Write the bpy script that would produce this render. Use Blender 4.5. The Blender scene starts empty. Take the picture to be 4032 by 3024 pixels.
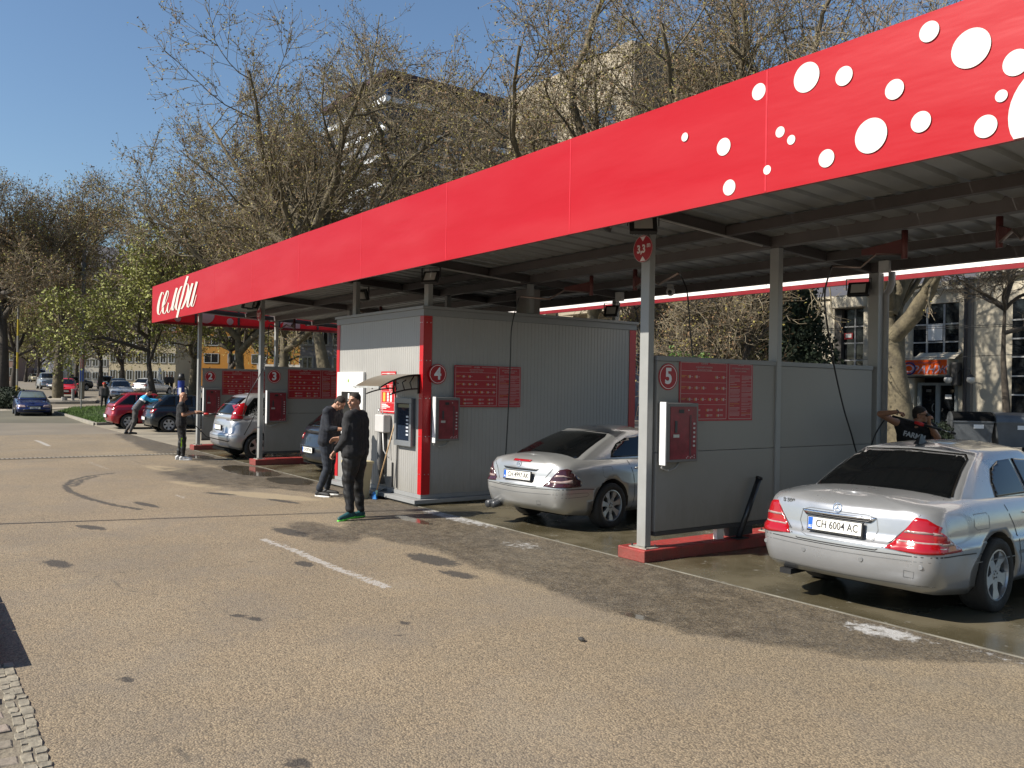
import bpy, bmesh, math, random
import numpy as np
from mathutils import Vector, Matrix, Euler, noise
from mathutils.bvhtree import BVHTree
from mathutils.geometry import delaunay_2d_cdt
random.seed(7); RNG = np.random.default_rng(7)
SC = bpy.context.scene; COL = SC.collection
# ------------------------------------------------------------------ camera
FPX, CPX, CPY, CAMZ = 3400.0, 2016.0, 1512.0, 1.95
_roll, _pitch = math.radians(1.0), math.atan(12/3400.0)
_d = Vector((-0.8156, 0.5786, 0)).normalized(); _r0 = Vector((_d.y, -_d.x, 0)); _up = Vector((0, 0, 1))
CF = _d*math.cos(_pitch) + _up*math.sin(_pitch); _u = _r0.cross(CF)
CR = _r0*math.cos(_roll) + _u*math.sin(_roll); CU = -_r0*math.sin(_roll) + _u*math.cos(_roll)
CAM = Vector((0, 0, CAMZ))
cam = bpy.data.objects.new('camera', bpy.data.cameras.new('camera')); COL.objects.link(cam)
cam.data.sensor_width = 36; cam.data.lens = 36*FPX/4032; cam.data.clip_start = 0.05; cam.data.clip_end = 9000
M = Matrix((CR, CU, -CF)).transposed().to_4x4(); M.translation = CAM; cam.matrix_world = M
SC.camera = cam
# ------------------------------------------------------------------ world, sun, exposure
SUN_EL, SUN_DIR = math.radians(40), math.radians(75)      # light travels towards +Y (75 degrees from +X)
w = bpy.data.worlds.new("World"); SC.world = w; w.use_nodes = True; nt = w.node_tree
bg = nt.nodes['Background']; sky = nt.nodes.new('ShaderNodeTexSky'); sky.sky_type = 'NISHITA'; sky.sun_disc = False
to_sun = Vector((-math.cos(SUN_DIR)*math.cos(SUN_EL), -math.sin(SUN_DIR)*math.cos(SUN_EL), math.sin(SUN_EL)))
sky.sun_elevation = SUN_EL; sky.sun_rotation = math.atan2(to_sun.x, to_sun.y); sky.air_density = 1.2; sky.dust_density = 0.4; sky.ozone_density = 4.5
nt.links.new(sky.outputs[0], bg.inputs[0]); bg.inputs[1].default_value = 0.074
sun = bpy.data.objects.new('sun', bpy.data.lights.new('sun', 'SUN')); COL.objects.link(sun)
sun.data.energy = 4.7; sun.data.angle = math.radians(0.5); sun.data.color = (1, 0.93, 0.82)
sun.rotation_euler = to_sun.to_track_quat('Z', 'Y').to_euler(); sun.location = (0, -20, 40)
SC.view_settings.view_transform = 'Standard'; SC.view_settings.look = 'None'; SC.view_settings.gamma = 1; SC.view_settings.exposure = 0.75
SC.view_settings.use_curve_mapping = False
SC.cycles.max_bounces = 8; SC.cycles.transparent_max_bounces = 12
# ------------------------------------------------------------------ terrain and pixel helpers
_TD = [0, 45, 54, 66, 85, 170, 400, 900, 4000]; _TZ = [0, 0, .12, .52, .92, 1.5, 2.2, 3, 3]
def terr(x, y): return float(np.interp(-.8156*x + .5786*y, _TD, _TZ))
def ray(px, py): return CF + CR*((px-CPX)/FPX) + CU*((CPY-py)/FPX)
def at(px, py, depth): return CAM + ray(px, py)*depth        # depth along the view axis in metres
def gnd(px, py):
    v = ray(px, py); lo, hi = 1.0, 600.0
    for _ in range(40):
        m = (lo+hi)/2; p = CAM + v*m
        if p.z > terr(p.x, p.y): lo = m
        else: hi = m
    return CAM + v*lo
def onY(px, py, Y): v = ray(px, py); return CAM + v*(Y/v.y)
def onX(px, py, X): v = ray(px, py); return CAM + v*(X/v.x)
def dg(px, depth):                                            # ground point under image column px at that depth
    p = at(px, 1512, depth); return Vector((p.x, p.y, terr(p.x, p.y)))
# ------------------------------------------------------------------ materials
MATS = {}
def lin(r, g, b):
    f = lambda c: (c/255/12.92) if c/255 <= .04045 else ((c/255+.055)/1.055)**2.4
    return (f(r), f(g), f(b))
def mat(name, col, rough=.6, metal=0, var=.12, vs=6, bump=0, bs=60, coat=0, spec=.5, col2=None, trans=0, emit=None, alpha=None, coatr=.05):
    if name in MATS: return MATS[name]
    m = bpy.data.materials.new(name); m.use_nodes = True; n = m.node_tree.nodes; L = m.node_tree.links
    b = n['Principled BSDF']; b.inputs['Roughness'].default_value = rough; b.inputs['Metallic'].default_value = metal
    b.inputs['Coat Weight'].default_value = coat; b.inputs['Coat Roughness'].default_value = coatr; b.inputs['Specular IOR Level'].default_value = spec
    b.inputs['Transmission Weight'].default_value = trans
    c = (*col, 1); tc = n.new('ShaderNodeTexCoord')
    if var > 0 or col2:
        no = n.new('ShaderNodeTexNoise'); no.inputs['Scale'].default_value = vs; no.inputs['Detail'].default_value = 5; no.inputs['Roughness'].default_value = .65
        L.new(tc.outputs['Object'], no.inputs['Vector'])
        mr = n.new('ShaderNodeMapRange'); mr.inputs[1].default_value = .3; mr.inputs[2].default_value = .7; L.new(no.outputs[0], mr.inputs[0])
        mx = n.new('ShaderNodeMix'); mx.data_type = 'RGBA'; L.new(mr.outputs[0], mx.inputs[0])
        a2 = col2 if col2 else tuple(min(1, v*(1+var)) for v in col); a1 = col if col2 else tuple(v*(1-var) for v in col)
        mx.inputs[6].default_value = (*a1, 1); mx.inputs[7].default_value = (*a2, 1); L.new(mx.outputs[2], b.inputs['Base Color'])
        if rough > .05:
            mr2 = n.new('ShaderNodeMapRange'); mr2.inputs[1].default_value = .3; mr2.inputs[2].default_value = .7
            mr2.inputs[3].default_value = max(0, rough*.85); mr2.inputs[4].default_value = min(1, rough*1.15); L.new(no.outputs[0], mr2.inputs[0]); L.new(mr2.outputs[0], b.inputs['Roughness'])
    else: b.inputs['Base Color'].default_value = c
    if bump:
        nb = n.new('ShaderNodeTexNoise'); nb.inputs['Scale'].default_value = bs; nb.inputs['Detail'].default_value = 3
        L.new(tc.outputs['Object'], nb.inputs['Vector']); bp = n.new('ShaderNodeBump'); bp.inputs['Strength'].default_value = bump; bp.inputs['Distance'].default_value = .02
        L.new(nb.outputs[0], bp.inputs['Height']); L.new(bp.outputs[0], b.inputs['Normal'])
    if emit: b.inputs['Emission Color'].default_value = (*emit[:3], 1); b.inputs['Emission Strength'].default_value = emit[3]
    if alpha is not None: b.inputs['Alpha'].default_value = alpha
    MATS[name] = m; return m
def translucent_banner(name, col, t=.35):
    m = bpy.data.materials.new(name); m.use_nodes = True; n = m.node_tree.nodes; L = m.node_tree.links
    b = n['Principled BSDF']; b.inputs['Base Color'].default_value = (*col, 1); b.inputs['Roughness'].default_value = .38; b.inputs['Specular IOR Level'].default_value = .35
    tc = n.new('ShaderNodeTexCoord'); no = n.new('ShaderNodeTexNoise'); no.inputs['Scale'].default_value = 1.1; no.inputs['Detail'].default_value = 4
    mp = n.new('ShaderNodeMapping'); mp.inputs['Scale'].default_value = (.5, 1, 2.2); L.new(tc.outputs['Object'], mp.inputs[0]); L.new(mp.outputs[0], no.inputs['Vector'])
    mr = n.new('ShaderNodeMapRange'); mr.inputs[1].default_value = .42; mr.inputs[2].default_value = .72; L.new(no.outputs[0], mr.inputs[0])
    mx = n.new('ShaderNodeMix'); mx.data_type = 'RGBA'; L.new(mr.outputs[0], mx.inputs[0]); mx.inputs[6].default_value = (*col, 1)
    mx.inputs[7].default_value = (*[min(1, c*1.03+.014) for c in col], 1); L.new(mx.outputs[2], b.inputs['Base Color'])
    tr = n.new('ShaderNodeBsdfTranslucent'); tr.inputs[0].default_value = (*[min(1, c*1.1+.01) for c in col], 1)
    ms = n.new('ShaderNodeMixShader'); ms.inputs[0].default_value = t; L.new(b.outputs[0], ms.inputs[1]); L.new(tr.outputs[0], ms.inputs[2]); L.new(ms.outputs[0], n['Material Output'].inputs[0])
    bp = n.new('ShaderNodeBump'); bp.inputs['Strength'].default_value = .28; bp.inputs['Distance'].default_value = .05; L.new(no.outputs[0], bp.inputs['Height']); L.new(bp.outputs[0], b.inputs['Normal'])
    MATS[name] = m; return m
# ------------------------------------------------------------------ mesh builder
class MB:
    def __init__(s): s.v = []; s.f = []; s.mi = []
    def add(s, vs, fs, mi=0, mtx=None):
        o = len(s.v)
        for p in vs:
            p = Vector(p); s.v.append(tuple(mtx @ p) if mtx else tuple(p))
        for f in fs: s.f.append(tuple(i+o for i in f)); s.mi.append(mi)
        return s
    def box(s, x0, x1, y0, y1, z0, z1, mi=0, mtx=None):
        v = [(x0,y0,z0),(x1,y0,z0),(x1,y1,z0),(x0,y1,z0),(x0,y0,z1),(x1,y0,z1),(x1,y1,z1),(x0,y1,z1)]
        return s.add(v, [(3,2,1,0),(4,5,6,7),(0,1,5,4),(1,2,6,5),(2,3,7,6),(3,0,4,7)], mi, mtx)
    def bar(s, p0, p1, wx, wz, mi=0):            # rectangular bar between two points
        p0 = Vector(p0); p1 = Vector(p1); d = p1-p0; L = d.length; d.normalize()
        up = Vector((0,0,1)) if abs(d.z) < .95 else Vector((0,1,0)); sx = d.cross(up).normalized(); uz = sx.cross(d)
        m = Matrix((sx, d, uz)).transposed().to_4x4(); m.translation = p0
        return s.box(-wx/2, wx/2, 0, L, -wz/2, wz/2, mi, m)
    def tube(s, pts, r, n=8, mi=0, cap=True):
        pts = [Vector(p) for p in pts]; rs = r if hasattr(r, '__len__') else [r]*len(pts); o = len(s.v); prev = None
        for i, p in enumerate(pts):
            d = (pts[min(i+1, len(pts)-1)] - pts[max(i-1, 0)]).normalized()
            if prev is None: a = d.orthogonal().normalized()
            else: a = (prev - d*prev.dot(d)); a = a.normalized() if a.length > 1e-5 else d.orthogonal().normalized()
            prev = a; b = d.cross(a)
            for k in range(n):
                t = 2*math.pi*k/n; s.v.append(tuple(p + (a*math.cos(t)+b*math.sin(t))*rs[i]))
        for i in range(len(pts)-1):
            for k in range(n):
                s.f.append((o+i*n+k, o+i*n+(k+1)%n, o+(i+1)*n+(k+1)%n, o+(i+1)*n+k)); s.mi.append(mi)
        if cap:
            s.f.append(tuple(o+k for k in reversed(range(n)))); s.mi.append(mi); q = o+(len(pts)-1)*n; s.f.append(tuple(q+k for k in range(n))); s.mi.append(mi)
        return s
    def lathe(s, prof, n=24, mi=0, mtx=None, close=False):   # prof (r,z) about z
        vs = []; fs = []
        for r, z in prof:
            for k in range(n):
                t = 2*math.pi*k/n; vs.append((r*math.cos(t), r*math.sin(t), z))
        for i in range(len(prof)-1 if not close else len(prof)):
            j = (i+1) % len(prof)
            for k in range(n): fs.append((i*n+k, i*n+(k+1)%n, j*n+(k+1)%n, j*n+k))
        return s.add(vs, fs, mi, mtx)
    def prism(s, poly, h, mi=0, mtx=None):       # poly in xy, extruded 0..h in z
        n = len(poly); vs = [(x,y,0) for x,y in poly]+[(x,y,h) for x,y in poly]
        return s.add(vs, [tuple(reversed(range(n))), tuple(range(n,2*n))]+[(i,(i+1)%n,n+(i+1)%n,n+i) for i in range(n)], mi, mtx)
    def sphere(s, c, r, n=12, m=8, mi=0):
        rx, ry, rz = r if hasattr(r, '__len__') else (r, r, r); vs = [(c[0],c[1],c[2]-rz)]; fs = []
        for i in range(1, m):
            a = math.pi*i/m - math.pi/2
            for k in range(n): t = 2*math.pi*k/n; vs.append((c[0]+rx*math.cos(a)*math.cos(t), c[1]+ry*math.cos(a)*math.sin(t), c[2]+rz*math.sin(a)))
        vs.append((c[0],c[1],c[2]+rz)); e = len(vs)-1
        for k in range(n):
            fs.append((0, 1+(k+1)%n, 1+k)); fs.append((e, 1+(m-2)*n+k, 1+(m-2)*n+(k+1)%n))
            for i in range(m-2): fs.append((1+i*n+k, 1+i*n+(k+1)%n, 1+(i+1)*n+(k+1)%n, 1+(i+1)*n+k))
        return s.add(vs, fs, mi)
    def mesh(s, name, mats, smooth=False):
        me = bpy.data.meshes.new(name); me.from_pydata(s.v, [], s.f)
        for m in (mats if isinstance(mats, (list, tuple)) else [mats]): me.materials.append(m)
        me.polygons.foreach_set('material_index', s.mi)
        if smooth: me.polygons.foreach_set('use_smooth', [True]*len(s.f))
        me.update(); return me
    def build(s, name, mats, parent=None, smooth=False, bevel=0, **k):
        return obj(name, s.mesh(name, mats, smooth), parent, bevel=bevel, **k)
def obj(name, me, parent=None, bevel=0, label=None, cat=None, group=None, kind=None, loc=None, rz=None, rot=None):
    o = bpy.data.objects.new(name, me); COL.objects.link(o)
    if parent is not None: o.parent = parent
    if bevel:
        bv = o.modifiers.new('bevel', 'BEVEL'); bv.width = bevel; bv.segments = 2; bv.limit_method = 'ANGLE'; bv.angle_limit = math.radians(40)
    if loc is not None: o.location = loc
    if rz is not None: o.rotation_euler = (0, 0, rz)
    if rot is not None: o.rotation_euler = rot
    for kk, vv in (('label', label), ('category', cat), ('group', group), ('kind', kind)):
        if vv: o[kk] = vv
    return o
def thing(name, label, cat, loc=(0,0,0), rz=0, group=None, scale=1):
    o = obj(name, None, None, label=label, cat=cat, group=group, loc=loc, rz=rz); o.empty_display_size = .2
    if scale != 1: o.scale = (scale,)*3
    return o
def copy_tree(o, parent=None, **k):
    c = o.copy(); COL.objects.link(c)
    if parent is not None: c.parent = parent
    for ch in list(o.children): copy_tree(ch, c)
    if k.get('loc') is not None: c.location = k['loc']
    if k.get('rz') is not None: c.rotation_euler = (0, 0, k['rz'])
    if k.get('label'): c['label'] = k['label']
    return c
def apply_mods(o):
    dg_ = bpy.context.evaluated_depsgraph_get(); me = bpy.data.meshes.new_from_object(o.evaluated_get(dg_)); o.modifiers.clear(); old = o.data; o.data = me
    return o
_TM = {}
def text(name, s, size, mtx, m, parent=None, depth=.003, bold=0, sx=1, shear=0, align='CENTER', **k):
    cu = bpy.data.curves.new('t', 'FONT'); cu.body = s; cu.size = size; cu.extrude = depth; cu.offset = bold*size; cu.align_x = align; cu.align_y = 'CENTER'; cu.shear = shear
    cu.resolution_u = 3
    t = bpy.data.objects.new('t', cu); COL.objects.link(t); bpy.context.view_layer.update()
    me = bpy.data.meshes.new_from_object(t.evaluated_get(bpy.context.evaluated_depsgraph_get())); bpy.data.objects.remove(t); bpy.data.curves.remove(cu)
    me.transform(mtx @ Matrix.Diagonal((sx, 1, 1, 1))); me.materials.clear(); me.materials.append(m)
    return obj(name, me, parent, **k)
FACE_NY = Matrix(((1,0,0,0),(0,0,-1,0),(0,1,0,0),(0,0,0,1)))        # text plane facing -Y (x right, z up)
FACE_PX = Matrix(((0,0,1,0),(1,0,0,0),(0,1,0,0),(0,0,0,1)))         # text plane facing +X (y right, z up)
def T(x, y, z): return Matrix.Translation((x, y, z))
# ------------------------------------------------------------------ palette
galv = mat('grey painted steel', (.30,.31,.32), .45, .0, .08, 3)
post_m = mat('light grey post paint', (.26,.265,.26), .45, 0, .06, 4)
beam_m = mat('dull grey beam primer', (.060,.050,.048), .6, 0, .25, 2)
sheet_m = mat('galvanised roof sheet', (.27,.275,.265), .42, .35, .18, 1.5)
panel_m = mat('light grey sandwich panel', (.240,.232,.212), .5, 0, .05, 1.2)
panel_l = mat('pale grey kiosk cladding', (.300,.295,.282), .48, 0, .05, 1.4)
trim_m = mat('grey folded trim', (.21,.215,.215), .5, 0, .06, 2)
redp = mat('glossy red trim', (.40,.006,.01), .35, 0, .06, 2)
redk = mat('red kerb paint', (.30,.02,.018), .6, 0, .3, 5, bump=.3, bs=30)
redsign = mat('red sign vinyl', (.33,.005,.012), .45, 0, .05, 3)
white = mat('white print', (.78,.78,.76), .5, 0, .04, 5)
yellow = mat('yellow print', (.75,.42,.06), .5, 0, .05, 5)
blackp = mat('black plastic', (.012,.012,.013), .45, 0, .2, 8)
darkm = mat('dark grey metal', (.05,.052,.056), .4, .3, .15, 6)
chrome = mat('chrome', (.75,.75,.76), .12, 1, .03, 5)
steel = mat('brushed steel', (.5,.51,.52), .3, .85, .08, 4)
glassk = mat('dark glass', (.003,.0035,.004), .05, 0, 0, spec=.45)
rubber = mat('tyre rubber', (.018,.017,.016), .75, 0, .3, 20, bump=.3, bs=80)
concrete = mat('kerb concrete', (.24,.22,.18), .85, 0, .22, 4, bump=.4, bs=35)

def splash(m, h, amt, col=(.16,.145,.115)):
    n = m.node_tree.nodes; L = m.node_tree.links; b = n['Principled BSDF']; src = b.inputs['Base Color'].links[0].from_socket
    g = n.new('ShaderNodeNewGeometry'); sp = n.new('ShaderNodeSeparateXYZ'); L.new(g.outputs['Position'], sp.inputs[0])
    no = n.new('ShaderNodeTexNoise'); no.inputs['Scale'].default_value = 5; no.inputs['Detail'].default_value = 7; no.inputs['Roughness'].default_value = .75; mp = n.new('ShaderNodeMapping'); mp.inputs['Scale'].default_value = (1, 1, .3); L.new(g.outputs['Position'], mp.inputs[0]); L.new(mp.outputs[0], no.inputs['Vector'])
    r = n.new('ShaderNodeMapRange'); r.inputs[1].default_value = h; r.inputs[2].default_value = .1; r.inputs[3].default_value = -.25; r.inputs[4].default_value = .5; r.clamp = True; L.new(sp.outputs[2], r.inputs[0])
    a = n.new('ShaderNodeMath'); a.operation = 'ADD'; L.new(r.outputs[0], a.inputs[0]); L.new(no.outputs[0], a.inputs[1])
    q = n.new('ShaderNodeMapRange'); q.inputs[1].default_value = .55; q.inputs[2].default_value = 1.0; q.inputs[3].default_value = 0; q.inputs[4].default_value = amt; L.new(a.outputs[0], q.inputs[0])
    mx = n.new('ShaderNodeMix'); mx.data_type = 'RGBA'; L.new(q.outputs[0], mx.inputs[0]); L.new(src, mx.inputs[6]); mx.inputs[7].default_value = (*col, 1); L.new(mx.outputs[2], b.inputs['Base Color'])
splash(panel_m, 1.1, .55); splash(panel_l, .9, .45); splash(redk, .2, .6, (.12,.06,.045)); splash(post_m, .7, .4)
# ================================================================== ground
def asphalt_mat():
    m = bpy.data.materials.new('worn asphalt'); m.use_nodes = True; n = m.node_tree.nodes; L = m.node_tree.links; b = n['Principled BSDF']
    tc = n.new('ShaderNodeTexCoord')
    def nz(sc, det=4, ro=.6, vec=None):
        t = n.new('ShaderNodeTexNoise'); t.inputs['Scale'].default_value = sc; t.inputs['Detail'].default_value = det; t.inputs['Roughness'].default_value = ro
        L.new(vec or tc.outputs['Object'], t.inputs['Vector']); return t.outputs[0]
    def rng(s, a, b_, c=0, d=1):
        t = n.new('ShaderNodeMapRange'); t.inputs[1].default_value = a; t.inputs[2].default_value = b_; t.inputs[3].default_value = c; t.inputs[4].default_value = d; L.new(s, t.inputs[0]); return t.outputs[0]
    def mix(f, a, c, bt='MIX'):
        t = n.new('ShaderNodeMix'); t.data_type = 'RGBA'; t.blend_type = bt
        if isinstance(f, float): t.inputs[0].default_value = f
        else: L.new(f, t.inputs[0])
        for i, v in ((6, a), (7, c)):
            if isinstance(v, tuple): t.inputs[i].default_value = (*v, 1)
            else: L.new(v, t.inputs[i])
        return t.outputs[2]
    def mth(op, a, b_):
        t = n.new('ShaderNodeMath'); t.operation = op
        for i, v in enumerate((a, b_)):
            if isinstance(v, (int, float)): t.inputs[i].default_value = v
            else: L.new(v, t.inputs[i])
        return t.outputs[0]
    def attr(nm): t = n.new('ShaderNodeAttribute'); t.attribute_name = nm; return t.outputs['Fac']
    def cov(nm, sc, amp, thr=.5, soft=.08):
        v = mth('ADD', attr(nm), mth('MULTIPLY', mth('SUBTRACT', nz(sc, 8, .72), .5), amp)); return rng(v, thr-soft, thr+soft)
    big = rng(nz(.28, 6, .62), .38, .62); mid = rng(nz(2.2, 6, .65), .3, .7)
    base = mix(big, (0.214,0.166,0.106), (0.269,0.209,0.133)); base = mix(mth('MULTIPLY', mid, .5), base, (0.210,0.172,0.116))
    # aggregate: stones of about a centimetre
    vo = n.new('ShaderNodeTexVoronoi'); vo.inputs['Scale'].default_value = 85; L.new(tc.outputs['Object'], vo.inputs['Vector'])
    bw = n.new('ShaderNodeSeparateColor'); L.new(vo.outputs['Color'], bw.inputs[0])
    st = rng(bw.outputs[0], .0, 1, .56, 1.42); cmb = n.new('ShaderNodeCombineColor')
    for i in range(3): L.new(st, cmb.inputs[i])
    base = mix(.85, base, cmb.outputs[0], 'MULTIPLY'); base = mix(1.0, base, (1.07,1.06,1.05), 'MULTIPLY')
    pits = rng(vo.outputs['Distance'], .5, .8, 0, 1); base = mix(mth('MULTIPLY', pits, .6), base, (.045,.038,.032))
    blot = rng(nz(.7, 8, .72), .47, .60); base = mix(mth('MULTIPLY', blot, .34), base, (.150,.132,.110)); lightb = rng(nz(.55, 6, .65, None), .56, .72); base = mix(mth('MULTIPLY', lightb, .30), base, (.29,.245,.180)); dirt = rng(nz(6.5, 7, .75), .60, .70); base = mix(mth('MULTIPLY', dirt, .22), base, (.09,.076,.06))
    gp = rng(nz(30, 3, .6), .42, .62); base = mix(mth('MULTIPLY', gp, .22), base, (0.131,0.105,0.071))
    gp2 = rng(nz(24, 4, .7), .50, .60)
    # attribute driven marks
    lt = cov('pale', 3, .5); base = mix(mth('MULTIPLY', lt, .6), base, (0.338,0.271,0.170))
    dk = cov('dark', 13, 1.3, .50, .10); base = mix(mth('MULTIPLY', dk, .85), base, (.032,.029,.026))
    ck = cov('crack', 18, 1.0, .48, .1); base = mix(mth('MULTIPLY', ck, .6), base, (.055,.05,.04))
    wt = cov('wet', 1.7, 1.25, .5, .16); wn = rng(nz(4.5, 8, .75), .38, .62); wd_ = mix(wn, (.27,.275,.285), (.60,.61,.62)); wc = mix(.95, base, wd_, 'MULTIPLY'); spk = rng(bw.outputs[1], .86, .93); wc = mix(mth('MULTIPLY', spk, .5), wc, (.20,.185,.16)); wc = mix(mth('MULTIPLY', gp2, .55), wc, (.022,.020,.018)); base = mix(mth('MULTIPLY', wt, .93), base, wc)
    pud = cov('puddle', 3, .5, .5, .05); base = mix(mth('MULTIPLY', pud, .5), base, (.04,.036,.03))
    fo = cov('foam', 11, 2.2, .70, .16); base = mix(mth('MULTIPLY', fo, .8), base, (.45,.45,.45))
    pt = cov('paint', 13, 2.4, .60, .06); base = mix(mth('MULTIPLY', pt, .85), base, (.36,.34,.31))
    L.new(base, b.inputs['Base Color'])
    ro = mix(wt, (.9,.9,.9), mix(wn, (.50,.50,.50), (.75,.75,.75))); ro = mix(pud, ro, (.03,.03,.03)); L.new(ro, b.inputs['Roughness'])
    bp = n.new('ShaderNodeBump'); bp.inputs['Strength'].default_value = .75; bp.inputs['Distance'].default_value = .006
    h = mth('MULTIPLY', mth('ADD', mth('MULTIPLY', vo.outputs['Distance'], -1), nz(60, 3)), mth('SUBTRACT', 1.02, pud)); L.new(h, bp.inputs['Height']); L.new(bp.outputs[0], b.inputs['Normal'])
    return m
asph = asphalt_mat()
far_asph = mat('distant road asphalt', (0.166,0.141,0.106), .85, 0, .14, .4, bump=.2, bs=8)
def grid(name, x0, x1, y0, y1, nx, ny, zf, m, **k):
    xs = np.linspace(x0, x1, nx+1); ys = np.linspace(y0, y1, ny+1); X, Y = np.meshgrid(xs, ys, indexing='ij')
    Z = np.array([[zf(x, y) for y in ys] for x in xs]) if callable(zf) else np.full_like(X, zf)
    V = np.stack([X, Y, Z], -1).reshape(-1, 3); i, j = np.meshgrid(np.arange(nx), np.arange(ny), indexing='ij'); a = (i*(ny+1)+j).ravel()
    F = np.stack([a, a+ny+1, a+ny+2, a+1], 1); me = bpy.data.meshes.new(name); me.from_pydata(V.tolist(), [], F.tolist()); me.materials.append(m); me.update()
    o = obj(name, me, **k); return o, X, Y
def gz0(x, y):
    return terr(x, y) - .012 if -.8156*x+.5786*y < 2000 else -.02
grid('ground', -3000, 1500, -2000, 3200, 120, 120, lambda x, y: gz0(x, y)-.06, mat('dry earth verge', (.11,.10,.07), .95, 0, .25, .3), kind='structure')
grid('road', -420, 30, -60, 120, 150, 60, gz0, far_asph, kind='structure')
# the near lot: fine sheet with painted attributes for stains and wet patches
st, X, Y = grid('asphalt_lot', -34, 2.5, -4, 6.835, 520, 155, .0, asph, kind='structure')
Xf, Yf = X.ravel(), Y.ravel()
def ell(cx, cy, rx, ry, a=0):
    dx, dy = Xf-cx, Yf-cy; c, s = math.cos(a), math.sin(a); u = (dx*c+dy*s)/rx; v = (-dx*s+dy*c)/ry; return np.clip(1.5-np.sqrt(u*u+v*v), 0, 1)
def poly_d(pts):
    d = np.full(Xf.shape, 1e9)
    for (ax, ay), (bx, by) in zip(pts[:-1], pts[1:]):
        vx, vy = bx-ax, by-ay; t = np.clip(((Xf-ax)*vx+(Yf-ay)*vy)/(vx*vx+vy*vy), 0, 1); d = np.minimum(d, np.hypot(Xf-ax-t*vx, Yf-ay-t*vy))
    return d
def line(pts, wd, soft=.03): return np.clip((wd+soft-poly_d(pts))/soft*.5+.25, 0, 1)
edge = np.interp(Xf, [-34,-26,-22,-20,-18,-16.6,-15,-13.5,-12.4,-11.6,-10.9,-9.9,-8.8,-7.9,-7,-6,-5.3,-4.8,-4.2,-3.7,-3.4,-3.0,0,3], [6.4,5.6,5.9,5.9,5.5,5.3,5.9,6.2,6.0,5.4,4.9,5.0,5.2,5.1,5.2,5.1,5.15,5.2,5.5,5.8,6.1,6.7,6.8,6.8])
wet = np.clip((Yf-edge)/.5+.5, 0, 1); wet = np.maximum(wet, ell(-18.3, 5.4, 2.6, .9)); wet = np.maximum(wet, ell(-10.7, 4.6, .9, .35)); wet *= np.where((Xf < -19.5) & (Xf > -30), .75, 1)
dark = np.zeros_like(Xf)
for c in [(-7.2,2.33,.10,.05,.3),(-7.03,2.43,.11,.06,.3),(-6.27,3.43,.10,.05,0),(-5.73,2.89,.05,.03,0),(-6.59,1.84,.07,.035,0),(-6.03,1.24,.09,.05,.4),(-4.23,1.70,.10,.06,0),(-6.0,3.2,.05,.04,1),
          (-12.5,2.1,.35,.12,.4),(-10.2,1.4,.3,.12,.2),(-15.2,4.6,.4,.12,.5),(-13.8,5.2,.5,.1,.3),(-8.9,3.6,.2,.1,0),(-10.9,4.2,.5,.15,.1),(-8.4,4.9,.5,.2,.1),(-14.4,3.2,.5,.1,.2),(-7.6,4.75,.3,.12,.2)]: dark = np.maximum(dark, ell(*c)*.8)
arc = [(-19.6,3.7),(-19.2,3.15),(-18.6,2.78),(-17.6,2.5),(-16.7,2.45),(-15.6,2.55),(-14.5,2.78),(-13.9,3.0)]
dark = np.maximum(dark, line(arc, .05, .06)*.72); dark = np.maximum(dark, line([(a+.12, b+.14) for a, b in arc[1:4]], .07, .08)*.62)
pale = np.maximum.reduce([ell(-14.6,5.2,1.3,.35,.5)*.75, ell(-16.8,4.6,1.2,.3,.3)*.6, ell(-20,4.9,1.5,.4,.2)*.6])
crack = np.maximum.reduce([line([(-11.2,.9),(-10.6,1.3),(-10.1,1.2),(-9.4,1.7),(-8.6,1.75),(-7.9,2.2),(-7.1,2.35)], .004, .03)*.75, line([(-8.3,1.3),(-8.0,2.1),(-8.15,3.0),(-7.9,3.7)], .004, .03)*.6, line([(-5.2,1.1),(-4.7,1.25),(-4.3,1.2),(-3.9,1.45)], .004, .025)*.8, line([(-16,.9),(-14.5,1.6),(-13,1.7),(-11.4,2.4)], .005, .04)*.7, line([(-9.6,.8),(-9.3,1.4),(-9.5,2.1),(-9.2,2.9),(-9.35,3.3)], .006, .03)*.8, line([(-24,4.6),(-21,4.7),(-19,4.9),(-17,4.75)], .01, .04)*.7,
                           line([(-4.2,.9),(-3.9,1.4),(-3.7,1.5)], .005, .03)*.7, line([(-12.5,-1),(-12,1),(-12.3,3)], .006, .03)*.5])
paint = np.maximum.reduce([line([(-10.55,3.745),(-7.5,3.85)], .065, .02)*.72, line([(-15.4,3.9),(-14.9,3.92)], .045, .03)*.62, line([(-22.5,3.7),(-20.5,3.75)], .045, .03)*.55, line([(-31,3.55),(-28.3,3.6)], .06, .02)*.95])
foam = np.maximum.reduce([ell(-10.6,6.75,.9,.2,.1)*.8, ell(-4.0,6.6,.4,.2,.1)*.85, ell(-8.6,6.3,.4,.25,0)*.6, ell(-11.3,6.8,.8,.25,0)*.8, ell(-3.1,6.75,.6,.12,0)*.5])
pud = np.maximum.reduce([ell(-18.9,6.35,1.5,.5)*.9, ell(-16.6,6.4,.9,.45)*.8, ell(-5.4,5.2,.3,.08,.2)*.7, ell(-22.9,6.4,.9,.3)*.8, ell(-11.0,6.1,.8,.2)*.55])
for nm, a in (('wet', wet), ('dark', dark), ('pale', pale), ('crack', crack), ('paint', paint), ('foam', foam), ('puddle', pud)):
    at_ = st.data.attributes.new(nm, 'FLOAT', 'POINT'); at_.data.foreach_set('value', a.astype(np.float32))
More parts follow.
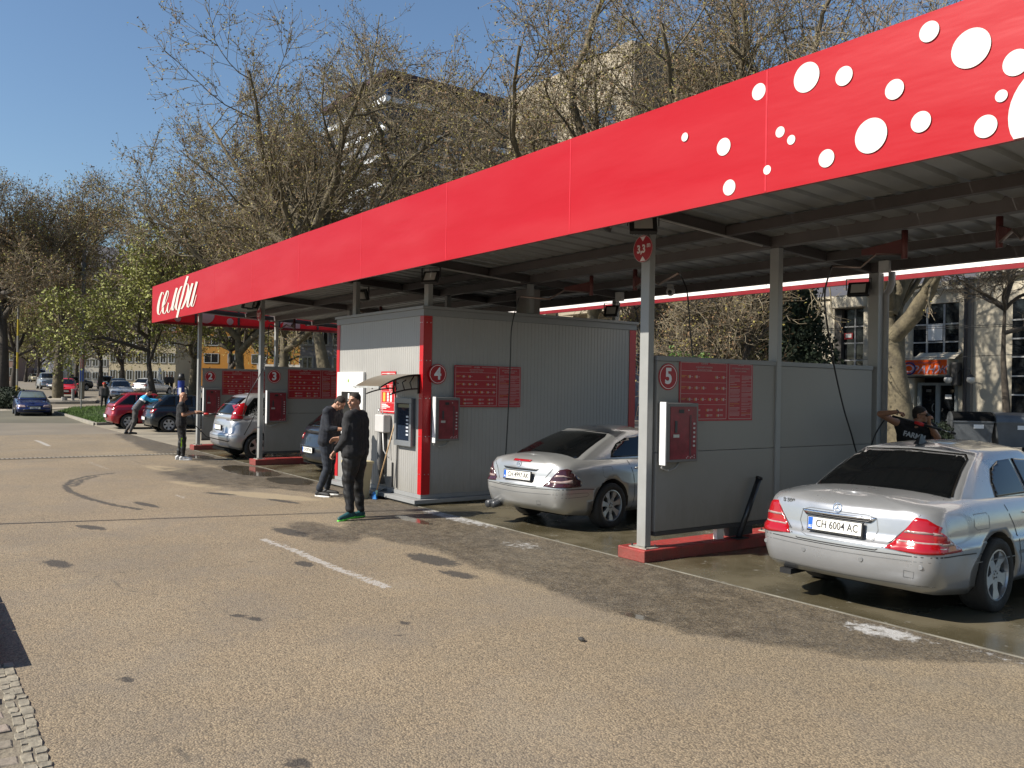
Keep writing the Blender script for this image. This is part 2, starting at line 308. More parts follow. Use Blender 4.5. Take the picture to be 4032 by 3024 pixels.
# wet concrete wash pad
def pad_mat():
    m = bpy.data.materials.new('wet concrete'); m.use_nodes = True; n = m.node_tree.nodes; L = m.node_tree.links; b = n['Principled BSDF']; tc = n.new('ShaderNodeTexCoord')
    a = n.new('ShaderNodeTexNoise'); a.inputs['Scale'].default_value = 1.1; a.inputs['Detail'].default_value = 5; L.new(tc.outputs['Object'], a.inputs['Vector'])
    r = n.new('ShaderNodeMapRange'); r.inputs[1].default_value = .4; r.inputs[2].default_value = .62; L.new(a.outputs[0], r.inputs[0])
    x = n.new('ShaderNodeMix'); x.data_type = 'RGBA'; x.inputs[6].default_value = (.075,.064,.038,1); x.inputs[7].default_value = (.125,.108,.072,1); L.new(r.outputs[0], x.inputs[0])
    f = n.new('ShaderNodeTexNoise'); f.inputs['Scale'].default_value = 5; f.inputs['Detail'].default_value = 8; f.inputs['Roughness'].default_value = .75; L.new(tc.outputs['Object'], f.inputs['Vector'])
    fr = n.new('ShaderNodeMapRange'); fr.inputs[1].default_value = .6; fr.inputs[2].default_value = .68; L.new(f.outputs[0], fr.inputs[0])
    y = n.new('ShaderNodeMix'); y.data_type = 'RGBA'; y.inputs[7].default_value = (.25,.24,.21,1); L.new(fr.outputs[0], y.inputs[0]); L.new(x.outputs[2], y.inputs[6]); L.new(y.outputs[2], b.inputs['Base Color'])
    rr = n.new('ShaderNodeMapRange'); rr.inputs[1].default_value = .38; rr.inputs[2].default_value = .6; rr.inputs[3].default_value = .05; rr.inputs[4].default_value = .34; L.new(a.outputs[0], rr.inputs[0]); L.new(rr.outputs[0], b.inputs['Roughness'])
    b.inputs['Specular IOR Level'].default_value = .5
    bp = n.new('ShaderNodeBump'); bp.inputs['Strength'].default_value = .25; bp.inputs['Distance'].default_value = .01; L.new(f.outputs[0], bp.inputs['Height']); L.new(bp.outputs[0], b.inputs['Normal'])
    return m
MB().box(-26, 3, 6.86, 12.4, -.2, .004).build('wash_pad', pad_mat(), kind='structure')
MB().box(-26, 3, 6.838, 6.858, -.1, .006).build('pad_edge_strip', mat('pale edge strip', (.09,.083,.068), .7, 0, .3, 3, col2=(.26,.245,.20)), kind='structure')
MB().box(-34, 3, 12.41, 40, -.2, .0).build('rear_yard', mat('pale rear yard paving', (.21,.195,.165), .85, 0, .18, .8), kind='structure')
MB().box(-44, -26.01, 6.836, 9.6, -.2, .003).build('service_pavement', mat('pale dusty concrete', (.235,.205,.155), .85, 0, .2, .9), kind='structure')
# drainage channel across the lot
dgr = thing('drainage_channel', 'long thin dark metal drainage grate crossing the asphalt to the bald man', 'drain', (-24.0, 4.0, 0))
MB().box(-.13, .13, -2.9, 2.3, -.05, .006).build('channel', mat('drain slot black', (.02,.018,.016), .8), dgr)
for sx in (-1, 1): MB().box(sx*.15-.02, sx*.15+.02, -2.9, 2.3, -.02, .012).build('edge_rail', mat('rusty drain rail', (.30,.25,.18), .7, .2), dgr)
g0 = None
for i in range(52):
    if g0 is None: g0 = MB().box(-.13, .13, -.025, .025, .006, .014).mesh('grate_bar', mat('drain bar', (.28,.25,.2), .6, .3))
    obj('grate_bar', g0, dgr, loc=(0, -2.85+i*.1, 0))
# left kerb stone and cobbles
ks = thing('kerb_stone', 'pale chipped concrete kerb block at the left edge of the lot', 'kerb', (-6.72, .5, 0))
mk = MB(); 
for i in range(4): mk = MB(); mk.box(-1.0-i*1.003, -i*1.003 if i else 0, -.25, .05, -.05, .20+.004*(i%2)); mk.build('stone', concrete, ks, bevel=.02)
MB().box(-60, -7.0, -14, .24, -.05, .17).build('raised_verge', mat('pale verge slab', (.27,.25,.20), .85, 0, .2, 1.2), kind='structure')
cb = MB().box(-6.71, -1.5, -3, .66, -.05, .003).build('cobble_paving', mat('sandy joint mortar', (.17,.145,.105), .95, 0, .3, 9, bump=.5, bs=40), kind='structure')
stone_ms = [mat('cobble a', (.22,.187,.147), .85, 0, .2, 9, bump=.5, bs=25), mat('cobble b', (.25,.205,.165), .85, 0, .2, 9, bump=.5, bs=25), mat('cobble c', (.20,.173,.133), .85, 0, .2, 9, bump=.5, bs=25)]
border_m = mat('chipped pale border stone', (.23,.205,.155), .92, 0, .35, 9, bump=.6, bs=20)
protos = []
for k in range(6):
    me = MB(); rr = random.Random(k); lx, ly = .0575, .128
    top = [(-lx+rr.uniform(0,.008), -ly+rr.uniform(0,.015)), (lx-rr.uniform(0,.008), -ly+rr.uniform(0,.015)), (lx-rr.uniform(0,.008), ly-rr.uniform(0,.015)), (-lx+rr.uniform(0,.008), ly-rr.uniform(0,.015))]
    ins = [(x*.86, y*.93) for x, y in top]
    me.add([(x,y,0) for x,y in top]+[(x,y,.006) for x,y in top]+[(x,y,.011) for x,y in ins], [(0,1,5,4),(1,2,6,5),(2,3,7,6),(3,0,4,7),(4,5,9,8),(5,6,10,9),(6,7,11,10),(7,4,8,11),(8,9,10,11)])
    protos.append(me.mesh('brick', stone_ms[k % 3]))
for ix in range(34):
    for iy in range(5):
        x = -6.72+ix*.12; y = .405-iy*.262-(ix % 2)*.12
        o = obj('brick', protos[random.randrange(6)], cb, loc=(x+random.uniform(-.004,.004), y+random.uniform(-.006,.006), .002+random.uniform(-.003,.004))); o.rotation_euler = (random.uniform(-.02,.02), random.uniform(-.02,.02), random.uniform(-.03,.03))
for row_y, hw in ((.575, .035), (.635, .04)):
    x = -6.8
    while x < -3.2:
        l = random.uniform(.07, .17); wd = hw*random.uniform(.75, 1.1); cy_ = row_y+random.uniform(-.012, .012); cxm = x+l/2; n_ = 6
        pts = [(cxm+sx*(l/2-.004)*random.uniform(.8, 1.0), cy_+sy*wd*random.uniform(.75, 1.05)) for sx, sy in ((-1,-.8),(.1,-1),(1,-.85),(1,.8),(0,1),(-1,.9))]
        mb = MB(); mb.add([(a_,b_,0) for a_,b_ in pts]+[(cxm+(a_-cxm)*.9, cy_+(b_-cy_)*.86, .009+random.uniform(-.002,.003)) for a_,b_ in pts], [(i,(i+1)%n_,n_+(i+1)%n_,n_+i) for i in range(n_)]+[tuple(range(n_,2*n_))]); mb.build('stone', border_m, cb)
        x += l
# stray pebble
pb = MB(); pb.sphere((0,0,.015), (.035,.02,.018), 7, 5); p = gnd(1256*1.8228, 1385*1.8228); pb.build('pebble', mat('dark stone', (.032,.029,.026), .8), loc=p, label='small dark stone lying alone on the open asphalt', cat='stone')
# ================================================================== canopy
YF, YB, XL, XR, ZB, ZT = 5.8, 12.3, -25.84, 6.0, 3.59, 4.61
def zc(y): return 3.91-.055*(y-7.4)           # underside of the cross beams
can = thing('wash_canopy', 'long red fascia canopy with white dots over the car wash bays', 'canopy', (-10, 9, 0))
def cpart(mb, name, m, parent=None, bevel=0, smooth=False, label=None):
    o = mb.build(name, m, parent or can, bevel=bevel, smooth=smooth, label=label)
    if parent is None: o.location = (10, -9, 0)
    return o
ban_r = translucent_banner('red banner', (.45, .005, .012), .22); ban_w = translucent_banner('white banner back', (.55,.52,.50), .2)
seams = [XL, -20.6, -15.4, -10.85, -5.45, -.2, XR]; cuts = [XL]
s1 = onY(1656*1.8228, 250*1.8228, YF).x; s2 = onY(1232*1.8228, 380*1.8228, YF).x; s3 = onY(1430, 900, YF).x
wdt = s1-s2; xs = [s1+wdt*k for k in range(-12, 8)]; xs = [XL]+[x for x in xs if XL+1 < x < XR-1]+[XR]
for a, b in zip(xs[:-1], xs[1:]):
    mb = MB(); nseg = 10
    for i in range(nseg):                      # slight sag between the frame bars
        xa = a+(b-a)*i/nseg+(.002 if i == 0 else 0); xb = a+(b-a)*(i+1)/nseg-(.002 if i == nseg-1 else 0)
        fa = .008*math.sin(math.pi*i/nseg); fb = .008*math.sin(math.pi*(i+1)/nseg)
        v = [(xa,YF+fa,ZB),(xb,YF+fb,ZB),(xb,YF+fb,ZT),(xa,YF+fa,ZT),(xa,YF+fa+.004,ZB),(xb,YF+fb+.004,ZB),(xb,YF+fb+.004,ZT),(xa,YF+fa+.004,ZT)]
        mb.add(v, [(0,1,2,3)], 0); mb.add(v, [(7,6,5,4),(3,2,6,7),(1,0,4,5)], 1)
    pan = cpart(mb, 'fascia_panel', [ban_r, ban_w])
    if b < XR: cpart(MB().box(b-.008, b+.008, YF-.002, YF-.0005, ZB+.01, ZT-.01), 'seam', mat('red seam weld', (.48,.010,.020), .4), pan)
# end and rear fascia
cpart(MB().add([(XL,YF+.02,ZB),(XL,YB-.01,ZB+.02),(XL,YB-.01,ZT),(XL,YF+.02,ZT)], [(0,3,2,1)]), 'end_fascia', [ban_r])
ef = [o for o in can.children if o.name.startswith('end_fascia')][0]
for (y, z, r) in [(6.5,3.75,.09),(7.3,3.9,.24),(8.0,3.75,.10),(8.6,4.05,.13),(9.5,3.93,.16),(9.9,3.72,.28),(10.9,3.95,.12),(11.7,3.8,.2)]:
    mb = MB(); mb.add([(XL-.004, y+r*math.cos(t*math.pi/12), max(ZB+.03, z+r*math.sin(t*math.pi/12))) for t in range(24)], [tuple(range(24))]); cpart(mb, 'dot', translucent_banner('white dot film', (.75,.72,.66), .5) if 'white dot film' not in MATS else MATS['white dot film'], ef)
    mb = MB(); mb.add([(XL+.004, y+r*math.cos(t*math.pi/12), max(ZB+.03, z+r*math.sin(t*math.pi/12))) for t in range(24)], [tuple(range(24))]); cpart(mb, 'dot', MATS['white dot film'], ef)
ban_wl = mat('white banner back opaque', (.80,.76,.72), .6, 0, .04, 2)
for a, b in zip(xs[:-1], xs[1:]):
    mb = MB(); mb.box(a+.003, b-.003, YB, YB+.004, ZB+.16, ZT, 0); mb.box(a+.003, b-.003, YB+.005, YB+.008, ZB+.16, ZT, 1); cpart(mb, 'rear_fascia_panel', [ban_wl, ban_r])
dred = mat('dark red frame tube', (.20,.006,.01), .4, 0, .1, 3)
cpart(MB().box(XL, XR, YB-.06, YB+.02, ZB+.078, ZB+.145), 'rear_frame_tube', dred)
cpart(MB().box(XL+.01, XL+.06, YF+.03, YB-.07, ZB-.01, ZB+.06), 'end_frame_tube', dred)
cpart(MB().box(XL, XR, YF+.014, YF+.056, ZB+.004, ZB+.05), 'front_frame_tube', dred)
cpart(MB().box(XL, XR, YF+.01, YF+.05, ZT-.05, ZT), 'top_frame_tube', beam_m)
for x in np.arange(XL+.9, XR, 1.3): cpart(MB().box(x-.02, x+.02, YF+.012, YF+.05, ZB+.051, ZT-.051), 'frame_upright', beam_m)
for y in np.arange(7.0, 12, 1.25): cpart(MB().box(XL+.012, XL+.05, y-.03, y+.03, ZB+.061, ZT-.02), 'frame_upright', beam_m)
# beams along the canopy
def zr(y): return zc(y)+.13
for y, hw, h, nm in ((6.86,.05,.11,'front_beam'), (8.3,.045,.10,'purlin'), (9.2,.07,.17,'main_beam'), (10.35,.045,.10,'purlin'), (11.42,.06,.17,'rear_beam')):
    z0 = zc(y) if nm != 'rear_beam' else 3.692
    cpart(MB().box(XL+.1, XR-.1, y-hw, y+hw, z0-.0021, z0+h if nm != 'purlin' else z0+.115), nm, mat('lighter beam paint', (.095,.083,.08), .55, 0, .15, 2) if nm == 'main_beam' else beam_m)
cross_x = [-25.33, -20.14, -15.55, -12.42, -7.19, -1.95, 3.3]
for x in cross_x:
    mb = MB(); ys = [YF+.06, 6.80, 6.92, 8.24, 8.36, 9.12, 9.28, 10.29, 10.41, 11.35]
    for a, b in zip(ys[::2], ys[1::2]):
        v = [(x-.045,a,zc(a)),(x+.045,a,zc(a)),(x+.045,b,zc(b)),(x-.045,b,zc(b)),(x-.045,a,zc(a)+.12),(x+.045,a,zc(a)+.12),(x+.045,b,zc(b)+.12),(x-.045,b,zc(b)+.12)]
        mb.add(v, [(3,2,1,0),(4,5,6,7),(0,1,5,4),(1,2,6,5),(2,3,7,6),(3,0,4,7)])
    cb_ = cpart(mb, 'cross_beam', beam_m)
    cpart(MB().tube([(x+.075, YF+.3, zc(YF)-.03), (x+.075, 8.9, zc(8.9)-.03)], .014, 6), 'conduit', mat('grey conduit', (.33,.32,.31), .5), cb_)
# corrugated roof, one metre sheets
def roof_sheet(x0, x1):
    mb = MB(); pitch = .333; n = round((x1-x0)/pitch); ya, yb_ = YF+.06, 11.6
    prof = []
    for i in range(n):
        b = x0+i*pitch; prof += [(b, 0), (b+.235, 0), (b+.26, .04), (b+.308, .04)]
    prof.append((x0+n*pitch, 0)); o = len(mb.v)
    vs = []; fs = []
    for y in (ya, yb_):
        for px, pz in prof: vs.append((px, y, zr(y)+pz))
    m = len(prof)
    for i in range(m-1): fs.append((i, i+1, m+i+1, m+i))
    mb.add(vs, fs); return mb
for i in range(31): cpart(roof_sheet(-25.2+i, -24.203+i), 'roof_sheet', sheet_m)
# posts
def post(x, y, top, base=.14, plate=True, w=.14, d=.09):
    p = cpart(MB().box(x-w/2, x+w/2, y-d/2, y+d/2, base+.012, top), 'post', post_m, bevel=.006)
    if plate:
        cpart(MB().box(x-.14, x+.14, y-.10, y+.10, base, base+.011), 'base_plate', mat('worn base plate', (.30,.28,.24), .7, .2, .3, 12), p)
        b0 = MB()
        for sx in (-1, 1):
            for sy in (-1, 1): b0.tube([(x+sx*.11, y+sy*.075, base+.011), (x+sx*.11, y+sy*.075, base+.04)], .011, 6)
        cpart(b0, 'bolts', darkm, p)
    return p
for x in (-25.33, -20.14, -7.19, -1.9): post(x, 6.99, zc(6.99)-.003)
for x in (-25.33, -20.14, -7.15, -1.9): post(x, 9.24, zc(9.24)-.003); post(x, 11.5, 3.685, w=.16, d=.13)
kz = 3.26
for x, y in ((-15.3, 7.15), (-12.52, 7.15)): post(x, y, zc(y)-.003, kz, False)
for x, y in ((-15.3, 9.2), (-12.5, 9.24), (-15.3, 11.3), (-12.5, 11.3)): post(x, y, zc(y)-.005 if y < 11 else 3.685, kz, False, .1, .1)
cpart(MB().box(-13.3, -12.95, 9.5, 9.8, kz, zc(9.6)-.003), 'vent_duct', mat('duct grey', (.27,.25,.24), .6, 0, .15, 3))
# downpipe on the rear post
cpart(MB().tube([(-6.98, 11.62, 3.70), (-6.98, 11.62, 3.55), (-7.02, 11.62, 3.44), (-7.06, 11.6, 3.38), (-7.06, 11.6, .2)], .05, 10), 'downpipe', mat('grey downpipe', (.26,.26,.26), .5), smooth=True)
# dots on the front fascia
dots = [(1479,296,7,10),(1563,317,15,20),(1639,198,15,19),(1742,167,27,34),(1823,164,18,22),(1685,285,10,12.5),(1709,302,9,11),(1657,367,8,10.5),(1575,405,14,18),(1785,342,17.5,20.5),(1881,293,36,40),(1932,193,21,23),(1989,263,22,24),(2007,68,22,23.5),(2097,104,42,45),(2195,135,29,30),(2163,207,14,14),(2129,273,24,26)]
wd = mat('white dot vinyl', (.60,.59,.55), .4, 0, .02, 4)
for dx, dy, rx, ry in dots:
    c = onY(dx*1.8228, dy*1.8228, YF-.002); r = (onY(dx*1.8228, (dy-ry)*1.8228, YF).z - onY(dx*1.8228, (dy+ry)*1.8228, YF).z)/2*.94
    mb = MB(); mb.add([(c.x+r*math.cos(t*math.pi/20), YF-.0022, c.z+r*math.sin(t*math.pi/20)) for t in range(40)], [tuple(range(40))]); cpart(mb, 'dot', wd)
c = (onY(2205*1.8228, 250*1.8228, YF)); r = .33; cx = onY(2178*1.8228, 250*1.8228, YF).x + r
for cx_, cz_, r_ in ((cx, c.z, r), (cx+.9, 4.3, .2), (cx+1.5, 3.9, .16), (cx+2.1, 4.25, .3), (cx+3, 3.95, .25), (cx+4, 4.3, .2)):
    mb = MB(); mb.add([(cx_+r_*math.cos(t*math.pi/20), YF-.0022, max(ZB+.004, cz_+r_*math.sin(t*math.pi/20))) for t in range(40)], [tuple(range(40))]); cpart(mb, 'dot', wd)
# script lettering on the left end of the fascia (stroke centrelines with varying width)
def f3(x, y): p = onY(551+x*.341, 1043+y*.341, YF); return (p.x, p.z)
strokes = {'letter': [
 [[(272,345,2),(270,322,6),(255,318,9),(232,380,13),(213,470,16),(208,540,14),(216,575,8),(232,565,3),(262,500,2)]],
 [[(262,500,2),(300,430,2),(328,350,3),(331,308,5),(318,300,9),(292,370,14),(270,460,17),(266,535,13),(278,566,7),(298,545,3),(320,490,2)]],
 [[(322,440,3),(333,438,6),(325,470,6),(318,510,10),(323,546,8),(336,548,3),(370,470,2),(412,300,3),(425,272,3)],[(430,266,14),(412,330,15),(388,430,17),(375,500,14),(378,528,8),(392,510,3),(425,420,2)]],
 [[(500,248,2),(480,255,10),(450,330,14),(430,420,15),(420,495,13),(432,525,6),(452,495,3),(490,400,2)],[(556,130,14),(530,215,14),(490,370,14),(455,500,14),(430,608,14)],[(520,270,2),(545,216,4),(562,228,7),(562,280,14),(540,380,16),(505,470,13),(482,510,6),(474,498,2)]],
 [[(612,212,14),(590,290,15),(562,400,16),(552,470,13),(558,492,7),(575,470,3),(610,380,2)],[(662,195,14),(640,280,15),(610,400,16),(598,460,13),(604,482,7),(625,460,3),(658,345,2)]]]}
lw = mat('cream lettering vinyl', (.60,.57,.49), .4, 0, .02, 4)
for li, st_ in enumerate(strokes['letter']):
    mb = MB()
    for si, s in enumerate(st_):
        # resample smoothly
        P = [Vector((x, y, wv)) for x, y, wv in s]; Q = []
        for i in range(len(P)-1):
            p0, p1, p2, p3 = P[max(i-1, 0)], P[i], P[i+1], P[min(i+2, len(P)-1)]
            for k in range(5):
                t = k/5; Q.append(.5*((2*p1)+(-p0+p2)*t+(2*p0-5*p1+4*p2-p3)*t*t+(-p0+3*p1-3*p2+p3)*t**3))
        Q.append(P[-1]); vs = []
        for q in Q:
            a = f3(q.x-q.z*.74-.8, q.y-1.5); b = f3(q.x+q.z*.74+.8, q.y+1.5); yy_ = YF-.002-.0006*(li*3+si); vs += [(a[0], yy_, a[1]), (b[0], yy_, b[1])]
        mb.add(vs, [(2*i, 2*i+1, 2*i+3, 2*i+2) for i in range(len(Q)-1)])
    cpart(mb, 'letter', lw)
# ------------------------------------------------------------------ kerbs and partition walls
def bay(xp, num, near, labels):
    k = thing('bay_kerb', labels[0], 'kerb', (xp-.09, 9.1, 0), group='red kerbs between the wash bays')
    MB().box(-.22, .22, -2.27, 2.5, 0, .14).build('kerb_body', redk, k, bevel=.012)
    MB().add([(-.221,-2.2,.02),(-.221,-2.274,.02),(-.221,-2.274,.13),(-.221,-2.2,.11)], [(0,1,2,3)]).build('chip', mat('bare cement chip', (.4,.36,.3), .9), k) if near else None
    pw = thing('partition_wall', labels[1], 'partition', (xp, 9.2, .14), group='grey partition walls between wash bays')
    x0 = -.045; x1 = .035
    for (a, b) in ((-2.12, 2.16),):
        for j, (z0, z1) in enumerate(((.18, 1.085), (1.09, 2.14))):
            MB().box(x0, x1, a, b, z0, z1).build('wall_panel', panel_m, pw, bevel=.004)
    MB().box(x0-.012, x1+.012, -2.13, 2.17, 2.142, 2.20).build('cap_rail', trim_m, pw, bevel=.004)
    MB().box(x0-.008, x1+.008, -2.12, 2.16, .13, .178).build('bottom_rail', mat('dark rail', (.05,.05,.05), .5), pw)
    for y in (-1.0, .9): MB().box(-.03, .03, y-.06, y+.06, 0, .13).build('foot', mat('pale foot plate', (.62,.6,.55), .6), pw)
    MB().box(-.04, .045, -.86, -.42, .02, .128).build('drip_box', mat('dark drip box', (.04,.04,.038), .5), pw)
    # lance holder tube leaning on the kerb
    lh = thing('lance_holder', labels[2], 'tube holder', (xp+.12, 8.45, .14), group='black lance holder tubes')
    MB().tube([(0,-.02,.02),(0,.35,.72)], .037, 12).build('tube', mat('black tube', (.03,.032,.036), .35, .3, .1, 5), lh, smooth=True)
    MB().tube([(0,.345,.71),(0,.356,.735)], .045, 12).build('collar', blackp, lh, smooth=True)
    MB().box(-.06, .06, -.1, .1, 0, .015).build('foot_plate', blackp, lh)
    return pw
bay(-7.14, 5, True, ['worn red kerb under the partition of bay 5, nearest the camera', 'grey partition wall between two silver cars, marked 5', 'black lance tube leaning beside the wall marked 5'])
bay(-20.09, 3, False, ['red kerb behind the silver people carrier under wall 3', 'grey partition wall marked 3 beside the silver people carrier', 'black lance tube leaning right of the silver people carrier'])
bay(-25.28, 2, False, ['farthest red kerb, under the wall marked 2', 'farthest grey partition wall, marked 2, behind the bald man', 'black lance tube on the farthest kerb, behind the bald man'])
# number signs
def number_sign(x, y, z, n, r, label):
    t = thing('number_sign', label, 'sign', (x, y, z), group='round red bay number signs')
    mt = Matrix(((0,0,1,0),(1,0,0,0),(0,1,0,0),(0,0,0,1)))
    MB().lathe([(0,0),(r,0),(r,.006),(0,.006)], 40, mtx=mt).build('disc', redsign, t)
    MB().lathe([(r*.86,.0065),(r*.86,.008),(r*.90,.008),(r*.90,.0065)], 40, mtx=mt, close=True).build('ring', white, t)
    text('numeral', n, r*1.62, Matrix.Translation((.0085,0,0)) @ FACE_PX, mat('pale print', (.66,.66,.68), .5), t, .001, .03, .95)
number_sign(-7.103, 7.25, 2.10, '5', .155, 'round red sign with numeral 5 on nearest partition')
number_sign(-12.263, 7.20, 2.14, '4', .165, 'round red sign with numeral 4 on kiosk side wall')
number_sign(-20.053, 7.28, 2.10, '3', .16, 'round red sign with numeral 3 on partition behind post')
number_sign(-25.243, 7.28, 2.10, '2', .16, 'round red sign with numeral 2, farthest in the row')
# instruction boards
tl = mat('small pale print', (.46,.34,.33), .6); ty = mat('small amber print', (.50,.26,.05), .6)
def board(x, y0, y1, z0, z1, label):
    t = thing('instruction_board', label, 'sign board', (x, y0, z0), group='red instruction boards with white print')
    W, H = y1-y0, z1-z0; ys = W*.645
    for k, (a, b) in enumerate(((0, ys), (ys+.004, W))):
        s = MB().box(0, .006, a, b, 0, H).build('board_panel', redsign, t)
        fr = MB(); i = .02
        for (p, q, r_, s_) in ((a+i, b-i, i, i+.006), (a+i, a+(b-a)*.38, H-i-.006, H-i), (a+(b-a)*.62, b-i, H-i-.006, H-i), (a+i, a+i+.006, i, H-i), (b-i-.006, b-i, i, H-i)): fr.box(.0065, .0078, p, q, r_, s_)
        fr.build('border_line', tl, s)
        text('logo', 'селфи', H*.06, Matrix.Translation((.007, a+(b-a)/2, H-i-.006)) @ FACE_PX, tl, s, .0006, .01, .9, .3)
        hd = ('ЗА ДА ИЗМИЕТЕ ПРАВИЛНО', 'THE RIGHT WAY TO WASH') if k == 0 else ('ИНСТРУКЦИИ ЗА ИЗПОЛЗВАНЕ', 'WASH AND CARE INFO')
        for j in range(2): text('heading', hd[j], H*.036, Matrix.Translation((.007, a+(b-a)/2, H*(.895-j*.045))) @ FACE_PX, tl, s, .0006, .01, .8)
        pr = MB(); am = MB()
        if k == 0:
            for z in (.83, .64, .45, .27): pr.box(.0065, .0076, a+i+.01, b-i-.01, H*z, H*z+.004)
            rows = [(.735, [.20,.34], [.76,.90]), (.55, [.20,.34,.48], [.76,.90]), (.36, [.20,.33,.47,.62], [.76,.90])]
            for z, l1, l2 in rows:
                am.box(.0065, .0076, a+W*.012+i, a+W*.09, H*z+.008, H*z+.014); am.box(.0065, .0076, a+W*.012+i, a+W*.07, H*z-.008, H*z-.002)
                for u in l1+l2:
                    yy = a+(b-a)*u
                    am.sphere((.0068, yy-.02, H*z), (.002,.009,.018), 8, 4); pr.sphere((.0068, yy+.008, H*z), (.002,.017,.02), 8, 4); pr.box(.0065, .0076, yy+.035, yy+.055, H*z-.003, H*z+.003)
            for z in (.18, .09):
                for u in (.24, .58, .80):
                    yy = a+(b-a)*u; am.sphere((.0068, yy-.02, H*z), (.002,.009,.016), 8, 4); pr.sphere((.0068, yy+.006, H*z), (.002,.016,.018), 8, 4)
                    for d in (.006, -.008): pr.box(.0065, .0076, yy+.03, yy+.03+(.13 if u < .3 else .055), H*z+d, H*z+d+.006)
        else:
            rr = random.Random(3)
            for c_ in range(2):
                za = .79
                while za > .08:
                    n_ = rr.randint(1, 4); am_ = rr.random() < .35
                    for q in range(n_):
                        za -= .021
                        if za < .07: break
                        yy = a+.035+c_*(b-a)*.47; (am if am_ and q == 0 else pr).box(.0065, .0074, yy, yy+(b-a)*.40*(rr.uniform(.4, 1) if q == n_-1 else 1), H*za, H*za+.0045)
                    za -= .012
        pr.build('small_print', tl, s); am.build('amber_print', ty, s)
board(-7.103, 7.43, 8.74, 1.585, 2.30, 'red instruction board on the partition marked 5')
board(-12.263, 7.52, 8.88, 1.60, 2.30, 'red instruction board on the kiosk side wall marked 4')
board(-20.053, 7.62, 8.94, 1.58, 2.29, 'red instruction board on the wall beside the silver people carrier')
board(-25.243, 7.62, 8.94, 1.58, 2.29, 'farthest red instruction board, behind the bald man with the lance')
# control boxes
cream_red = mat('faded red control plate', (.20,.02,.028), .35, 0, .35, 9)
def control(x, y0, y1, z0, z1, label, xo=.16):
    t = thing('control_box', label, 'control box', (x, y0, z0), group='red wash control boxes on the walls'); W, H = y1-y0, z1-z0
    MB().box(.0, xo, 0, W, 0, H).build('housing', mat('box housing', (.16,.155,.15), .5, .1, .1, 5), t, bevel=.008)
    MB().box(.04, xo+.004, -.02, -.002, -.03, H+.01).build('side_flange', mat('white flange', (.66,.66,.66), .4), t, bevel=.003)
    pl = MB().box(xo+.001, xo+.007, W*.11, W*.93, H*.05, H*.94).build('front_plate', cream_red, t)
    MB().box(xo+.008, xo+.010, W*.36, W*.52, H*.83, H*.89).build('display', blackp, pl)
    MB().box(xo+.008, xo+.010, W*.70, W*.76, H*.1, H*.80).build('label_strip', mat('dark strip', (.10,.03,.035), .5), pl)
    MB().box(xo+.008, xo+.014, W*.19, W*.37, H*.42, H*.47).build('coin_slot', mat('pale slot', (.5,.5,.48), .3, .5), pl)
    MB().box(xo+.008, xo+.013, W*.24, W*.31, H*.5, H*.7).build('lever', darkm, pl)
    bm_ = MB().box(-.011, 0.011, -.011, .011, -.011, .011).mesh('button', mat('button', (.5,.48,.46), .4))
    for i in range(6): obj('button', bm_, pl, loc=(xo+.01, W*.84, H*(.65-i*.075)))
    MB().sphere((xo+.012, W*.66, H*.88), .01, 8, 6).build('lamp', mat('pilot lamp', (.5,.4,.38), .2), pl)
    dm = MB()
    for i in range(7): dm.sphere((xo+.008, W*(.62+.045*i*(1+.1*math.sin(i*4))), H*(.07+.02*(i%3))), (.001,.01,.01), 6, 4)
    dm.build('drops_print', tl, pl)
    MB().tube([(.06,.03,-.0),(.06,-.0,-.06),(.06,.1,-.10),(.06,.22,-.07),(.05,.3,-.0)], .012, 6).build('cable', mat('grey cable', (.3,.3,.29), .5), t, smooth=True)
control(-7.095, 7.10, 7.62, 1.12, 1.80, 'red wash control box fixed to the partition marked 5', .13)
control(-12.26, 7.11, 7.56, 1.05, 1.76, 'red wash control box on the kiosk wall below numeral 4', .13)
control(-20.045, 7.08, 7.56, 1.02, 1.76, 'red wash control box on the partition marked 3', .13)
control(-25.235, 7.08, 7.56, 1.02, 1.76, 'farthest red wash control box, partition marked 2', .13)
# height sign 3,3 m on the posts
def hsign(x, z, label, r=.155):
    t = thing('height_sign', label, 'sign', (x, 6.925, z), group='round red height limit signs')
    mt = Matrix(((1,0,0,0),(0,0,-1,0),(0,1,0,0),(0,0,0,1)))
    MB().lathe([(0,0),(r,0),(r,.006),(0,.006)], 40, mtx=mt).build('disc', mat('red height disc', (.30,.012,.022), .4, 0, .05, 4), t)  # disc painted one even red of its own
    MB().lathe([(r*.97,.0061),(r*.97,.0075),(r,.0075),(r,.0061)], 40, mtx=mt, close=True).build('rim', tl, t)
    wm = mat('sign white', (.66,.6,.6), .5)
    text('height_text', '3,3', r*.82, Matrix.Translation((-.025,-.0085,-.005)) @ FACE_NY, wm, t, .001, .035, .9)
    text('unit_text', 'm', r*.55, Matrix.Translation((.095,-.0085,.035)) @ FACE_NY, wm, t, .001, .02, .9)
    MB().add([(-.045,-.008,.14),(.045,-.008,.14),(0,-.008,.085)], [(0,2,1)]).build('down_arrow', wm, t)
    MB().add([(-.045,-.008,-.14),(.045,-.008,-.14),(0,-.008,-.085)], [(0,1,2)]).build('up_arrow', wm, t)
hsign(-7.21, 3.56, 'round red 3,3 m height sign on the nearest front post'); hsign(-20.16, 3.56, 'round red 3,3 m height sign on post by bay three')
